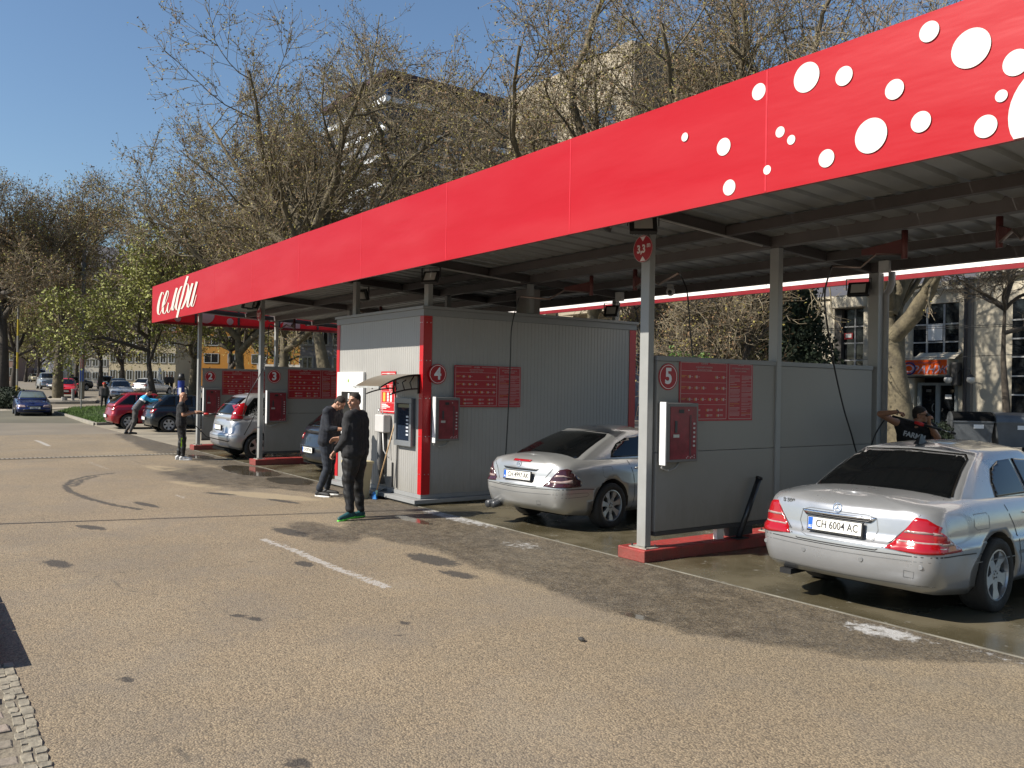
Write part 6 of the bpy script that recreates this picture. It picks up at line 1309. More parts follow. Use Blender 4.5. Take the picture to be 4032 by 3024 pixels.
def seg_mesh(name, segs, n, m):
    """segs: array k x 8 (p0,p1,r0,r1) -> separate tapered prisms"""
    S = np.asarray(segs, dtype=np.float64); P0, P1, R0, R1 = S[:, :3], S[:, 3:6], S[:, 6], S[:, 7]; D = P1-P0; L_ = np.linalg.norm(D, axis=1, keepdims=True)+1e-9; D = D/L_
    ref = np.where(np.abs(D[:, 2:3]) < .9, np.array([[0,0,1.]]), np.array([[1.,0,0]])); A = np.cross(D, ref); A /= np.linalg.norm(A, axis=1, keepdims=True)+1e-9; B = np.cross(D, A)
    k = len(S); V = np.empty((k, 2, n, 3)); P1e = P1+D*(R1[:, None]*.6)
    for i in range(n):
        t = 2*math.pi*i/n; o = A*math.cos(t)+B*math.sin(t); V[:, 0, i] = P0+o*R0[:, None]; V[:, 1, i] = P1e+o*R1[:, None]
    base = (np.arange(k)*2*n)[:, None]; F = []
    for i in range(n): j = (i+1) % n; F.append(np.concatenate([base+i, base+j, base+n+j, base+n+i], 1))
    F = np.stack(F, 1).reshape(-1, 4); return raw_mesh(name, V.reshape(-1, 3), F, m, n > 4)
def raw_mesh(name, V, F, mats, smooth=False, mi=None):
    me = bpy.data.meshes.new(name); nv, nf, c = len(V), len(F), F.shape[1]; me.vertices.add(nv); me.vertices.foreach_set('co', np.ascontiguousarray(V, dtype=np.float32).ravel())
    me.loops.add(nf*c); me.loops.foreach_set('vertex_index', F.astype(np.int32).ravel()); me.polygons.add(nf); me.polygons.foreach_set('loop_start', np.arange(nf, dtype=np.int32)*c)
    for m in (mats if isinstance(mats, (list, tuple)) else [mats]): me.materials.append(m)
    if mi is not None: me.polygons.foreach_set('material_index', mi.astype(np.int32))
    if smooth: me.polygons.foreach_set('use_smooth', np.ones(nf, dtype=bool))
    me.update(calc_edges=True); return me
def leaf_mesh(name, C, size, mats, rng, mi=None, asp=.6):
    k = len(C); a = rng.normal(size=(k, 3)); a /= np.linalg.norm(a, axis=1, keepdims=True); b = np.cross(a, rng.normal(size=(k, 3))); b /= np.linalg.norm(b, axis=1, keepdims=True); s = size*rng.uniform(.6, 1.4, (k, 1))
    V = np.stack([C-a*s*.5, C+b*s*asp*.5, C+a*s*.5, C-b*s*asp*.5], 1).reshape(-1, 3); F = np.arange(4*k).reshape(-1, 4); return raw_mesh(name, V, F, mats, False, mi)
def grow_tree(seed, trunk_h, r0, nl, limb_L, elev=(35, 75), lean=(0, 0), n2=9, n3=9, n4=10, twig=.7, droop=0., crook=.22, azr=(0, 360), l2f=.5, l3f=.42, topk=.0):
    rg = random.Random(seed); rn = np.random.default_rng(seed); thick = []; mid = []; tips = []
    rv = lambda s: Vector((rg.gauss(0, s), rg.gauss(0, s), rg.gauss(0, s)))
    def br(p, d, L_, r, ns, lev):
        pts = []; d = d.normalized()
        for i in range(ns):
            p2 = p+d*(L_/ns); ra = r*(1-i/ns*.72); rb = r*(1-(i+1)/ns*.72); (thick if lev < 2 else mid).append((*p, *p2, ra, rb)); pts.append((p2.copy(), d.copy(), rb, (i+1)/ns)); p = p2
            d = (d+rv(crook*(1 if lev else .18))+Vector((0, 0, (.10 if lev < 3 else .03)-droop*(lev > 1)))).normalized()
        return pts
    def child(pts, n, a0, a1, t0):
        out = []
        for k in range(n):
            t = t0+(1-t0)*(k+rg.random())/n; i = min(len(pts)-1, int(t*len(pts))); p, d, r, _ = pts[i]; q = pts[i-1][0] if i else p; p = q.lerp(p, rg.random())
            ax = d.orthogonal().normalized(); ax.rotate(Matrix.Rotation(rg.uniform(0, 6.28), 3, d)); nd = d.copy(); nd.rotate(Matrix.Rotation(math.radians(rg.uniform(a0, a1)), 3, ax)); out.append((p, nd, r, t))
        return out
    tp = br(Vector((0,0,-.1)), Vector((lean[0], lean[1], 1)), trunk_h, r0, 6, 0); top, td = tp[-1][0], tp[-1][1]; limbs = []
    for k in range(nl):
        az = math.radians(azr[0]+(azr[1]-azr[0])*(k+rg.uniform(-.25, .25))/nl); e = math.radians(rg.uniform(*elev)); d = Vector((math.cos(az)*math.cos(e), math.sin(az)*math.cos(e), math.sin(e)))+td*.25
        i = -1 if rg.random() < .6 else rg.choice([3, 4]); limbs.append((tp[i][0], d, r0*rg.uniform(.38, .58), limb_L*rg.uniform(.8, 1.15)))
    limbs.append((top, td+rv(.15), r0*.62, limb_L*(1.0+topk)))
    for p, d, r, L_ in limbs:
        lp = br(p, d, L_, r, 9, 1)
        for (p2, d2, r2, t2) in child(lp, n2, 28, 62, .18):
            b2 = br(p2, d2, L_*l2f*(1.15-.55*t2)*rg.uniform(.8, 1.2), max(.022, r2*.5), 6, 2)
            for (p3, d3, r3, t3) in child(b2, n3, 25, 65, .12): b3 = br(p3, d3, L_*l2f*l3f*(1.2-.5*t3)*rg.uniform(.7, 1.2), max(.012, r3*.5), 4, 3); tips.append(b3)
            tips.append(b2[2:])
        tips.append(lp[6:])
    # twigs, vectorised
    P = []; Dn = []
    for b in tips:
        for k in range(n4): p, d, r, _ = b[rg.randrange(len(b))]; P.append(p); Dn.append(d)
    P = np.array([tuple(p) for p in P]); Dn = np.array([tuple(d) for d in Dn]); d = Dn*.75+rn.normal(size=P.shape)*.55+np.array([[0,0,.25-droop]]); d /= np.linalg.norm(d, axis=1, keepdims=True); L_ = twig*rn.uniform(.45, 1.25, (len(P), 1))
    P1 = P+d*L_*.5; d2 = d+rn.normal(size=P.shape)*.28; d2 /= np.linalg.norm(d2, axis=1, keepdims=True); P2 = P1+d2*L_*.5; o = np.ones((len(P), 1))
    tw = np.concatenate([np.concatenate([P, P1, o*.011, o*.009], 1), np.concatenate([P1, P2, o*.009, o*.006], 1)]); return thick, mid, tw, P, P1, P2, rn
TREE_N = {}
def tree(name, label, pos, seed, mats_, group='plane trees', leafn=1.0, leafs=.085, leaf_mats=None, brown=.35, rz=0, tri=3, **k):
    t = thing(name, label, 'tree', pos, rz, group); thick, mid, tw, P, P1, P2, rn = grow_tree(seed, **k)
    bk_, tg = mats_; obj('trunk', seg_mesh('trunk', thick, 9, bk_), t); obj('branches', seg_mesh('branches', mid, 4, tg if leaf_mats else bk_ if tg is twig_m else tg), t, kind='stuff'); obj('twigs', seg_mesh('twigs', tw, tri, tg), t, kind='stuff')
    n = int(len(P)*leafn)
    if n:
        C = []; left = n
        for Q, f in ((P2, 1), (P1, .6), (P2, .5), (P1, .5), (P, .4)):
            m = min(left, int(len(Q)*f)); 
            if m <= 0: break
            i = rn.choice(len(Q), m, replace=False); C.append(Q[i]+rn.normal(size=(m, 3))*.045*(1+leafs*4)); left -= m
        C = np.concatenate(C); lm = leaf_mats or [bud_m, bud_b]; mi = (rn.random(len(C)) < brown).astype(int) if len(lm) > 1 else None
        obj('buds' if leafs < .12 else 'leaves', leaf_mesh('buds', C, leafs, lm, rn, mi), t, kind='stuff')
    return t
PL = (bark, twig_m)
def lean_to(px0, px1, depth, h): v = at(px1, 1512, depth)-at(px0, 1512, depth); return (v.x/h, v.y/h)
tree('plane_tree', 'big plane tree leaning left behind the kiosk, its limbs reaching over the sky', dg(1335, 37), 11, PL, trunk_h=6.0, r0=.42, nl=8, limb_L=9.4, lean=lean_to(1335, 1200, 37, 6), elev=(6, 62), n2=11, n3=9, n4=10, leafn=3.2, leafs=.088, l2f=.5, twig=.75)
tree('plane_tree', 'tall straight plane tree with mottled trunk above the middle of the red fascia', dg(1745, 43), 5, PL, trunk_h=11, r0=.46, nl=6, limb_L=9.4, elev=(5, 62), n2=9, n3=8, n4=8, leafn=2.4, leafs=.085, topk=.15)
tree('plane_tree', 'plane tree in front of the beige tower block', dg(2330, 35), 23, PL, trunk_h=7.5, r0=.42, nl=9, limb_L=10.6, elev=(15, 68), n2=10, n3=9, n4=9, leafn=2.8, leafs=.09, brown=.5)
tree('plane_tree', 'thick plane tree with knobbly pale trunk beside the entrance with the orange sign', dg(3552, 27), 33, PL, trunk_h=4.6, r0=.50, nl=7, limb_L=9.0, elev=(30, 72), n2=8, n3=8, n4=7, leafn=1.2, crook=.22, brown=.5, leafs=.07)
tree('plane_tree', 'plane tree right of the beige tower, crown above the white dots', dg(2900, 33), 47, PL, trunk_h=7.5, r0=.38, nl=8, limb_L=10.6, elev=(20, 72), n2=10, n3=9, n4=9, leafn=2.2, brown=.5, leafs=.085)
tree('plane_tree', 'plane tree filling the sky between the leaning tree and the green tree', dg(960, 50), 61, PL, trunk_h=5.5, r0=.40, nl=8, limb_L=8.6, elev=(5, 62), n2=10, n3=10, n4=10, leafn=2.8, leafs=.11, lean=lean_to(960, 930, 50, 6), twig=.8)
tree('plane_tree', 'plane tree between the leaning tree and the dark office block', dg(1120, 44), 65, PL, trunk_h=5.5, r0=.38, nl=8, limb_L=8.4, elev=(5, 64), n2=10, n3=10, n4=10, leafn=2.8, leafs=.095)
tree('plane_tree', 'farther plane tree whose low crown fans out behind the word on the fascia', dg(760, 66), 63, PL, trunk_h=5, r0=.38, nl=8, limb_L=9.0, elev=(0, 52), n2=10, n3=9, n4=10, leafn=3.2, leafs=.14, twig=.9)
GT = (bark_d, twig_d)
tree('budding_tree', 'yellow green budding tree with leaning dark trunk behind the red hatchback', dg(628, 50), 71, GT, 'green trees', 12.0, .17, [leaf_y, leaf_y], 0, trunk_h=4.6, r0=.24, nl=8, limb_L=5.2, lean=lean_to(628, 555, 50, 3.2), elev=(-5, 70), n2=9, n3=8, n4=8, twig=.55, droop=.08)
tree('budding_tree', 'green budding tree in the gap between bay posts two and three', dg(905, 58), 73, GT, 'green trees', 7.0, .17, [leaf_y, leaf_y], 0, trunk_h=4.0, r0=.34, nl=7, limb_L=6.0, elev=(0, 60), n2=8, n3=7, n4=7, twig=.6, droop=.08)
tree('street_tree', 'plane tree with pale straight trunk beside the small red car', dg(228, 63), 83, (bark, twig_m), 'street trees on the left', 2.8, .13, [bud_m, bud_b], .45, trunk_h=7.0, r0=.42, nl=8, limb_L=7.8, elev=(-8, 68), n2=10, n3=9, n4=9, droop=.10, lean=(0, 0), twig=.85)
tree('street_tree', 'thick dark trunked tree at the left edge of the picture', dg(8, 58), 87, (bark_d, twig_m), 'street trees on the left', 2.0, .12, [bud_m, bud_b], .6, trunk_h=7, r0=.50, nl=7, limb_L=7.4, elev=(-5, 72), n2=10, n3=9, n4=9, droop=.06)
for px, dp, sd_, lb in ((52, 84, 91, 'tree far down the left side of the street'), (150, 110, 92, 'tree above the distant white box van'), (300, 96, 93, 'tree before the pale apartment house'), (395, 90, 94, 'tree above the dark estate car across the street'), (100, 150, 97, 'farthest tree at the end of the street'), (480, 84, 98, 'tree before the cream shops across the street'), (1080, 96, 99, 'tree in front of the orange yellow house')):
    tree('street_tree', lb, dg(px, dp), sd_, (bark_d, twig_d), 'street trees on the left', 7.0, .2, [leaf_y, bud_m], .55, trunk_h=3.8, r0=.32, nl=7, limb_L=7.2, elev=(-5, 65), n2=8, n3=7, n4=6, twig=.95, droop=.05)
tree('young_tree', 'slim bare young tree before the beige wall at the right edge', dg(3972, 31.5), 101, (bark_d, twig_d), 'bare trees behind the wash', 0, trunk_h=5.2, r0=.17, nl=5, limb_L=3.2, elev=(-5, 60), n2=6, n3=5, n4=5, lean=(-.02,-.03), twig=.5)
tree('bare_tree', 'crooked bare tree seen over the wall marked 5', dg(2850, 29), 103, (bark_d, twig_m), 'bare trees behind the wash', 1.2, .09, None, .6, trunk_h=1.8, r0=.16, nl=7, limb_L=3.6, elev=(15, 75), n2=8, n3=7, n4=7, crook=.35)
tree('bare_tree', 'tangled bare tree between the kiosk roof and the wall marked 5', dg(2560, 36), 107, (bark_d, twig_m), 'bare trees behind the wash', 1.2, .09, None, .6, trunk_h=2.6, r0=.18, nl=6, limb_L=4.2, elev=(10, 65), n2=8, n3=7, n4=7, crook=.3)
def shrub(name, label, pos, dims, n, size, m, seed, cat='shrub', group=None, cone=False):
    rn = np.random.default_rng(seed); t = thing(name, label, cat, pos, 0, group); a = rn.normal(size=(n, 3)); a /= np.linalg.norm(a, axis=1, keepdims=True); r = rn.random((n, 1))**.35
    lump = 1+.22*np.sin(a[:, :1]*7+seed)*np.cos(a[:, 1:2]*6)+.15*np.sin(a[:, 2:3]*11+a[:, :1]*5); C = a*r*lump*np.array([dims])*.5; C[:, 2] += dims[2]*.5
    if cone: f = np.clip(1.15-C[:, 2:3]/dims[2], .12, 1); C[:, :2] *= f*1.3
    C[:, 2] = np.abs(C[:, 2]); obj('foliage', leaf_mesh('foliage', C, size, m, rn), t, kind='stuff')
    S = [(rn.uniform(-.1,.1), rn.uniform(-.1,.1), 0, rn.uniform(-.3,.3)*dims[0], rn.uniform(-.3,.3)*dims[1], dims[2]*rn.uniform(.5,.9), .04, .012) for _ in range(9)]; obj('stems', seg_mesh('stems', S, 4, bark_d), t); return t
shrub('conifer', 'dense dark evergreen beside the beige building corner', dg(3085, 34), (4.2,4.2,8.5), 26000, .16, leaf_d, 3, 'conifer', cone=True); shrub('conifer', 'dark evergreen mass behind the crooked bare tree', dg(2960, 38), (5,4,7.0), 20000, .17, leaf_d, 4, 'conifer')
shrub('green_bush', 'bright green bush rising above the wall marked 5', dg(2720, 27), (2.6,2.2,3.1), 9000, .09, leaf_g, 5, 'bush'); shrub('green_bush', 'small yellow green bush at the foot of the beige building corner', dg(3125, 29), (1.6,1.6,2.6), 4000, .08, leaf_y, 6, 'bush')
shrub('low_hedge', 'low green hedge left of the grey dumpsters', dg(3728, 31), (1.5,1.2,.95), 4000, .07, leaf_d, 7, 'hedge')
shrub('leafy_hedge', 'dark hedge in shade at the left edge beyond the blue coupe', dg(20, 53), (5,3,1.3), 6000, .14, leaf_d, 8, 'hedge')
# ================================================================== hills
def hill(x, y):
    d = -.8156*x+.5786*y; lat = .5786*x+.8156*y; u = max(0, min(1, (d-700)/1500)); u = u*u*(3-2*u)
    return -5+u*(330+18*math.sin(lat*.004+1)+9*math.sin(lat*.011)+14*noise.noise(Vector((x*.003, y*.003, 0)))) + u*6*noise.noise(Vector((x*.012, y*.012, 2)))
hv = []; nn = 90
for i in range(nn+1):
    for j in range(61):
        lat = -2600+5600*i/nn; d = 600+2400*j/60; x = -.8156*d+.5786*lat; y = .5786*d+.8156*lat; hv.append((x, y, hill(x, y)))
hf = [(i*61+j, i*61+j+1, (i+1)*61+j+1, (i+1)*61+j) for i in range(nn) for j in range(60)]
hm = bpy.data.meshes.new('hills'); hm.from_pydata(hv, [], hf); hm.materials.append(mat('bare wooded hillside', (.095,.095,.105), .95, 0, .3, .012, col2=(.075,.07,.075))); hm.update(); obj('hills', hm, kind='structure')
# ================================================================== buildings
def frame_at(px, depth, rot=0):
    p = dg(px, depth); a = math.atan2(IR.y, IR.x)+rot; return Vector((p.x, p.y, 0)), a
wall_b = mat('cream render', (.50,.45,.35), .85, 0, .12, .8, bump=.2, bs=12); wall_g = mat('grey pilaster', (.16,.15,.135), .8, 0, .12, 2); glass_w = mat('window glass', (.012,.014,.016), .06, 0, .2, 1, coat=.3); fr_w = mat('white window bar', (.42,.42,.41), .5)
YW = 36.9; _o = onY(3150, 1500, YW); O = Vector((_o.x, YW, 0)); A = 0.0; bld = thing('beige_building', 'cream rendered building with tall gridded windows and a glazed entrance behind the wash', 'building', O, A)
def bx(px): return onY(px, 1400, YW).x-O.x
def z4(x, y): return (3100+x*.42188, 1000+y*.42188)
def bz(x, y): px, py = z4(x, y); return onY(px, py, YW).z
def BX(x): return bx(z4(x, 0)[0])
WT = 6.75
MB().box(BX(110), BX(435), 0, 6, 0, 6.5).box(BX(435), BX(1150), .35, 6, 0, 6.5).build('wall', wall_b, bld)
w0 = MB(); w0.box(BX(1586), 18, .1, 6, 0, bz(1900, 215)).box(BX(1150), BX(1586), .1, 6, bz(1300, 465), bz(1900, 215)).box(BX(1150), BX(1586), .1, .5, bz(1300, 985), bz(1300, 955)); w0.build('wall', wall_b, bld)
MB().box(BX(430), BX(735), -.35, .34, bz(500, 512), 6.52).build('bay_block', wall_b, bld, bevel=.05); MB().box(BX(712), BX(782), -.05, .34, 0, 6.4).build('pilaster', wall_b, bld)
MB().box(BX(100), BX(1700), -.12, .0, 6.5, 6.62).build('cornice', wall_b, bld); MB().box(BX(1690), 18, -.15, .09, bz(1900, 222), bz(1900, 205)).build('cornice', wall_g, bld)
MB().box(BX(1586), 18, 1.5, 6, bz(1900, 204), 14).build('upper_storey', wall_b, bld)
for a, b in ((1790, 2095), (2150, 2400)): MB().box(BX(a), BX(b), 1.44, 1.49, bz(1900, 195), bz(1900, 140)).build('upper_window', glass_w, bld)
MB().box(BX(1688), BX(1728), -.12, .09, 0, bz(1900, 235)).build('pilaster', wall_g, bld)
MB().tube([(BX(1680), -.2, 0), (BX(1682), -.2, bz(1700, 230))], .07, 8).build('downpipe', mat('dark pipe', (.035,.03,.03), .6), bld); MB().tube([(BX(288), -.2, 0), (BX(288), -.2, bz(288, 500))], .07, 8).build('downpipe', wall_b, bld)
def window(x0, x1, y0, y1, vs, hs, yy=.30, reveal=True):
    a, b, c, d = BX(x0), BX(x1), bz((x0+x1)/2, y1), bz((x0+x1)/2, y0); wn = MB().box(a, b, yy, yy+.03, c, d).build('window', glass_w, bld)
    fr = MB()
    for v in vs: fr.box(BX(v)-.035, BX(v)+.035, yy-.05, yy-.002, c, d)
    for h in hs: z = bz((x0+x1)/2, h); fr.box(a, b, yy-.045, yy-.003, z-.03, z+.03)
    fr.build('window_bars', fr_w, wn); return wn
wa = window(495, 708, 512, 1250, [600], [675, 830, 990], .30); MB().box(BX(500), BX(580), .24, .25, bz(500, 795), bz(500, 738)).build('red_notice', mat('red notice', (.35,.03,.03), .5), wa); MB().box(BX(515), BX(568), .23, .239, bz(500, 780), bz(500, 745)).build('notice_paper', white, wa)
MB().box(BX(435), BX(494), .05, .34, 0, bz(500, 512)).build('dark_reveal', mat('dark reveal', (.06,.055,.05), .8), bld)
wb_ = window(1150, 1584, 466, 954, [1280, 1440], [655, 822], .22); MB().box(BX(1292), BX(1428), .15, .16, bz(1300, 808), bz(1300, 662)).build('white_sheet', white, wb_)
wc_ = window(2092, 2700, 402, 1500, [2330, 2520], [955, 1140, 1320, 600, 780], .05)
MB().box(BX(2140), BX(2400), -.25, .04, bz(2200, 1535), bz(2200, 1500)).build('sill', wall_b, bld)
MB().box(BX(1500), BX(1590), -.02, .08, bz(1500, 290), bz(1500, 245)).build('wall_vent', mat('dark vent', (.06,.055,.05), .8), bld)
# entrance
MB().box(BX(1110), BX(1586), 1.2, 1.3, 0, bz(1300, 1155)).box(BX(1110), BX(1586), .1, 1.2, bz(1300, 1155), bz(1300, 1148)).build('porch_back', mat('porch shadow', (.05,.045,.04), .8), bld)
dr = MB().box(BX(1165), BX(1550), .55, .60, .15, bz(1300, 1200)).build('door', glass_w, bld); fr = MB()
for a, b in ((1165, 1200), (1335, 1375), (1512, 1550)): fr.box(BX(a), BX(b), .48, .549, .15, bz(1300, 1200))
for a, b in ((.15, .45), (bz(1300, 1225), bz(1300, 1200))): fr.box(BX(1200), BX(1335), .48, .549, a, b); fr.box(BX(1375), BX(1512), .48, .549, a, b)
fr.build('door_frame', mat('pale door frame', (.30,.33,.33), .5), dr); MB().tube([(BX(1330)+.10*math.cos(t), .42, 1.35+.18*math.sin(t)) for t in np.linspace(math.pi*.5, math.pi*1.5, 10)], .02, 6).build('door_handle', chrome, dr)
MB().box(BX(1420), BX(1482), .52, .53, bz(1400, 1352), bz(1400, 1310)).build('door_notice', white, dr); MB().box(BX(1245), BX(1290), .52, .53, bz(1300, 1288), bz(1300, 1262)).build('door_notice', wall_g, dr)
MB().box(BX(1100), BX(1600), -.9, .5, 0, .14).build('entrance_step', concrete, bld)
sgn = thing('shop_sign', 'orange box sign with swirling white letters over the entrance', 'sign', O+Vector((math.cos(A)*BX(1330), math.sin(A)*BX(1330), bz(1330, 1135))), A); W2 = (BX(1556)-BX(1108))/2; SH = bz(1330, 985)-bz(1330, 1135)
MB().box(-W2, W2, -.55, .08, 0, SH).build('sign_box', wall_b, sgn, bevel=.01); MB().box(-W2+.03, W2-.03, -.56, -.551, .04, SH-.04).build('sign_face', mat('orange sign face', (.75,.10,.01), .4, 0, .1, 3), sgn); MB().add([(-W2+.6,-.55,SH+.002),(W2+.3,-.55,SH+.002),(W2+.3,.08,SH+.3),(-W2+.6,.08,SH+.3)], [(0,1,2,3)]).build('hood', wall_b, sgn)
text('sign_text', 'РАНЖ', .46, Matrix.Translation((.22,-.563,SH*.32)) @ FACE_NY, mat('sign lavender', (.55,.45,.55), .5), sgn, .004, .012, 1.15, .35); text('sign_text', 'Механаркафе', .2, Matrix.Translation((.22,-.563,SH*.76)) @ FACE_NY, mat('sign violet', (.22,.09,.14), .5), sgn, .003, .01, 1.0, .3) if False else None
sw = MB(); rr = random.Random(2); x = -.55
while x < W2-.35: sw.tube([(x,-.564,SH*.74),(x+.03,-.564,SH*.80+rr.uniform(-.02,.06)),(x+.06,-.564,SH*.72)], .012, 4); x += .085
sw.build('small_script', mat('sign violet', (.22,.09,.14), .5), sgn)
em = MB(); em.tube([(-W2+.45+.30*math.cos(t), -.566, SH*.42+.26*math.sin(t)) for t in np.linspace(-2.6, 2.4, 16)], .035, 6); em.build('swirl_mark', mat('sign dark blue', (.02,.03,.13), .4), sgn); em = MB(); em.tube([(-W2+.45+.20*math.cos(t), -.568, SH*.42+.15*math.sin(t)) for t in np.linspace(0, 5.6, 16)], .03, 6); em.build('swirl_mark', MATS['sign lavender'], sgn)
MB().box(BX(1586), BX(1642), -.5, -.05, bz(1600, 1230), bz(1600, 1015)).build('side_panel', mat('dark plate', (.05,.048,.045), .6), bld, bevel=.04)
for px_, lb in ((1572, 'white globe lamp at the corner of the orange sign'), (1785, 'white globe lamp hanging from a scrolled iron bracket')):
    g = thing('globe_lamp', lb, 'lamp', O+Vector((math.cos(A)*BX(px_)+math.sin(A)*.6, math.sin(A)*BX(px_)-math.cos(A)*.6, bz(px_, 1175))), A, group='white globe lamps on the beige wall')
    MB().sphere((0,0,0), .17, 16, 12).build('globe', mat('milk glass', (.6,.58,.53), .2), g, smooth=True); MB().lathe([(.0,.23),(.05,.22),(.16,.11),(.15,.10),(0,.10)], 14).build('cap', blackp, g)
    MB().tube([(0,0,.2),(-.05,0,.40),(-.25,.02,.47),(-.5,.1,.40),(-.62,.2,.25)], .018, 6).build('bracket', blackp, g, smooth=True)
# tower blocks behind the trees
tw_m = mat('sandstone cladding', (.33,.285,.21), .85, 0, .12, .3); tw_s = mat('shaded sandstone cladding', (.16,.135,.11), .85, 0, .15, .5)  # second colour darkens the tower's side wall: its shade is painted in
P = at(2475, 1000, 60); zt = at(2475, 155, 60).z; xl = onY(1995, 800, P.y).x
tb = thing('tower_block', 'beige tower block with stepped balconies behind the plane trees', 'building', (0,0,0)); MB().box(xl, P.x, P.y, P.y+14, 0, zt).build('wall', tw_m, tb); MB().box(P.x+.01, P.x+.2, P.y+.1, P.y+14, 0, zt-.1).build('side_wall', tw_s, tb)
for k in range(6):
    z = zt-5.5-3.1*k
    for a, b in ((.12, .45), (.62, .90)):
        x0, x1 = lerp(xl, P.x, a), lerp(xl, P.x, b); wn = MB().box(x0, x1, P.y-.05, P.y-.01, z, z+1.5).build('window', mat('blue window', (.06,.08,.11), .1, .2), tb); MB().box(x0-.3, x1+.3, P.y-1.1, P.y-.06, z-1.0, z-.15).build('balcony', tw_m, wn)
P = at(1520, 800, 85); zt = at(1525, 300, 85).z; ob = thing('office_block', 'dark glazed office block with white floor bands', 'building', (0,0,0)); x_l = onY(1290, 800, P.y).x; yr_ = onX(2010, 800, P.x).y
dg_m = mat('dark blue glazing', (.010,.012,.022), .12, .1, .3, .4); wb_m = mat('white band cladding', (.62,.64,.66), .5, 0, .05, 1); MB().box(x_l, P.x, P.y, yr_+6, 0, zt).build('glazing', dg_m, ob)
MB().box(x_l-1, P.x+.6, P.y-.6, yr_+6, zt, zt+.5).build('roof_edge', mat('dark red parapet', (.035,.010,.012), .5), ob)
for k in range(10):
    z = zt-2.6-2.75*k; MB().box(x_l-.5+1.2*(k%3), P.x+.5, P.y-.5, P.y-.02, z, z+.55).box(P.x+.01, P.x+.5, P.y-.01, yr_+5, z, z+.5).build('floor_band', wb_m, ob)
    if k % 2: MB().box(P.x+.01, P.x+.12, P.y+2, P.y+9, z-1.5, z-.3).build('glass_panel', mat('sky blue panel', (.16,.22,.32), .3), ob)
    MB().box(x_l+2, P.x-3, P.y-.3, P.y-.02, z-1.6, z-.4).build('panel', mat('grey panel', (.16,.17,.19), .6), ob)
def house(name, label, px0, px1, depth, topy, col, rows, cols, rot=0, winc=(.5,.52,.5), base=None, gy=0):
    p0 = dg(px0, depth); a = math.atan2(IR.y, IR.x)+rot; W = (px1-px0)*depth/3400; H = at((px0+px1)/2, topy, depth).z-p0.z; t = thing(name, label, 'building', p0, a); m = mat(name+label[:10], col, .85, 0, .1, .3)
    MB().box(0, W, 0, 9, -1, H).build('wall', m, t); MB().box(-.3, W+.3, -.4, 9.3, H, H+.3).build('roof_edge', mat('terracotta edge', (.18,.07,.04), .8), t)
    fh = H/rows
    for r in range(rows):
        for c in range(cols):
            cx = W*(c+.5)/cols; ww = min(1.1, W/cols*.28); z = fh*r+fh*.35; wn = MB().box(cx-ww, cx+ww, -.04, -.002, z, z+fh*.48).build('window', glass_w, t)
            MB().box(cx-ww-.12, cx-ww, -.09, -.001, z-.1, z+fh*.48+.1).box(cx+ww, cx+ww+.12, -.09, -.001, z-.1, z+fh*.48+.1).box(cx-ww, cx+ww, -.09, -.045, z-.12, z).box(cx-ww, cx+ww, -.09, -.045, z+fh*.48, z+fh*.48+.1).box(cx-.05, cx+.05, -.085, -.045, z, z+fh*.48).build('frame', mat('white frame', (.30,.31,.30), .5), wn)
    return t
house('orange_building', 'orange yellow apartment house with white framed windows behind the left bays', 690, 1345, 140, 1180, (.36,.16,.02), 5, 7)
house('apartment_house', 'pale grey beige apartment house behind the lamp post', 225, 425, 150, 1255, (.36,.34,.29), 5, 6); house('apartment_house', 'cream apartment house with shops across the street', 428, 690, 125, 1310, (.42,.36,.24), 3, 8)
house('apartment_house', 'brown house at the far left end of the street', -260, 60, 160, 1250, (.20,.13,.10), 4, 7)
house('blue_building', 'dark blue grey house behind the wall marked 5', 2500, 2820, 52, 1250, (.035,.045,.075), 2, 3, winc=(.12,.13,.14)); house('grey_house', 'grey house glimpsed left of the kiosk behind the trees', 1180, 1420, 62, 1290, (.22,.22,.23), 3, 4)
lowall = thing('graffiti_wall', 'low white wall with bright graffiti seen over the left partitions', 'wall', dg(1010, 88), math.atan2(IR.y, IR.x)); MB().box(0, 14, 0, .3, -.5, 2.9).build('wall_body', mat('whitewashed wall', (.5,.47,.42), .85, 0, .2, .7), lowall)
gr = random.Random(8)
for i in range(26):
    mb = MB(); x = .3+i*.52; z = gr.uniform(1.9, 2.5); mb.add([(x+gr.uniform(-.3,.3), -.01-.0005*i, z+gr.uniform(-.35,.35)) for _ in range(5)], [(0,1,2),(0,2,3),(0,3,4)]); mb.build('graffiti_patch', mat('graffiti %d' % (i % 4), [(.5,.22,.02),(.04,.03,.14),(.35,.03,.04),(.4,.4,.45)][i % 4], .7), lowall)
# ================================================================== street furniture
def slab(name, pts, z, m, h=.14, **k):
    G = [gnd(*p) for p in pts]; n = len(G); mb = MB(); mb.add([(g.x, g.y, g.z+z-h-.05) for g in G]+[(g.x, g.y, g.z+z) for g in G], [tuple(range(n, 2*n))]+[(i, (i+1) % n, n+(i+1) % n, n+i) for i in range(n)]); bm = bmesh.new(); me = mb.mesh(name, m); bm.from_mesh(me); bmesh.ops.recalc_face_normals(bm, faces=bm.faces); bm.to_mesh(me); bm.free(); return obj(name, me, **k)
pav = mat('pale pavement', (.30,.265,.21), .85, 0, .15, .7)
def zb(x, y): return (x*.31646, 1200+y*.31646)
slab('far_pavement', [zb(-300,1235), zb(690,1235), zb(1180,1228), zb(1215,1205), zb(1190,1190), zb(640,1178), zb(-300,1165)], .16, pav, kind='structure')
slab('footpath', [zb(-300,1335), zb(690,1300), zb(1420,1262), zb(1800,1200), zb(1500,1225), zb(1215,1262), zb(640,1285), zb(-300,1310)], .02, pav, .02, kind='structure')
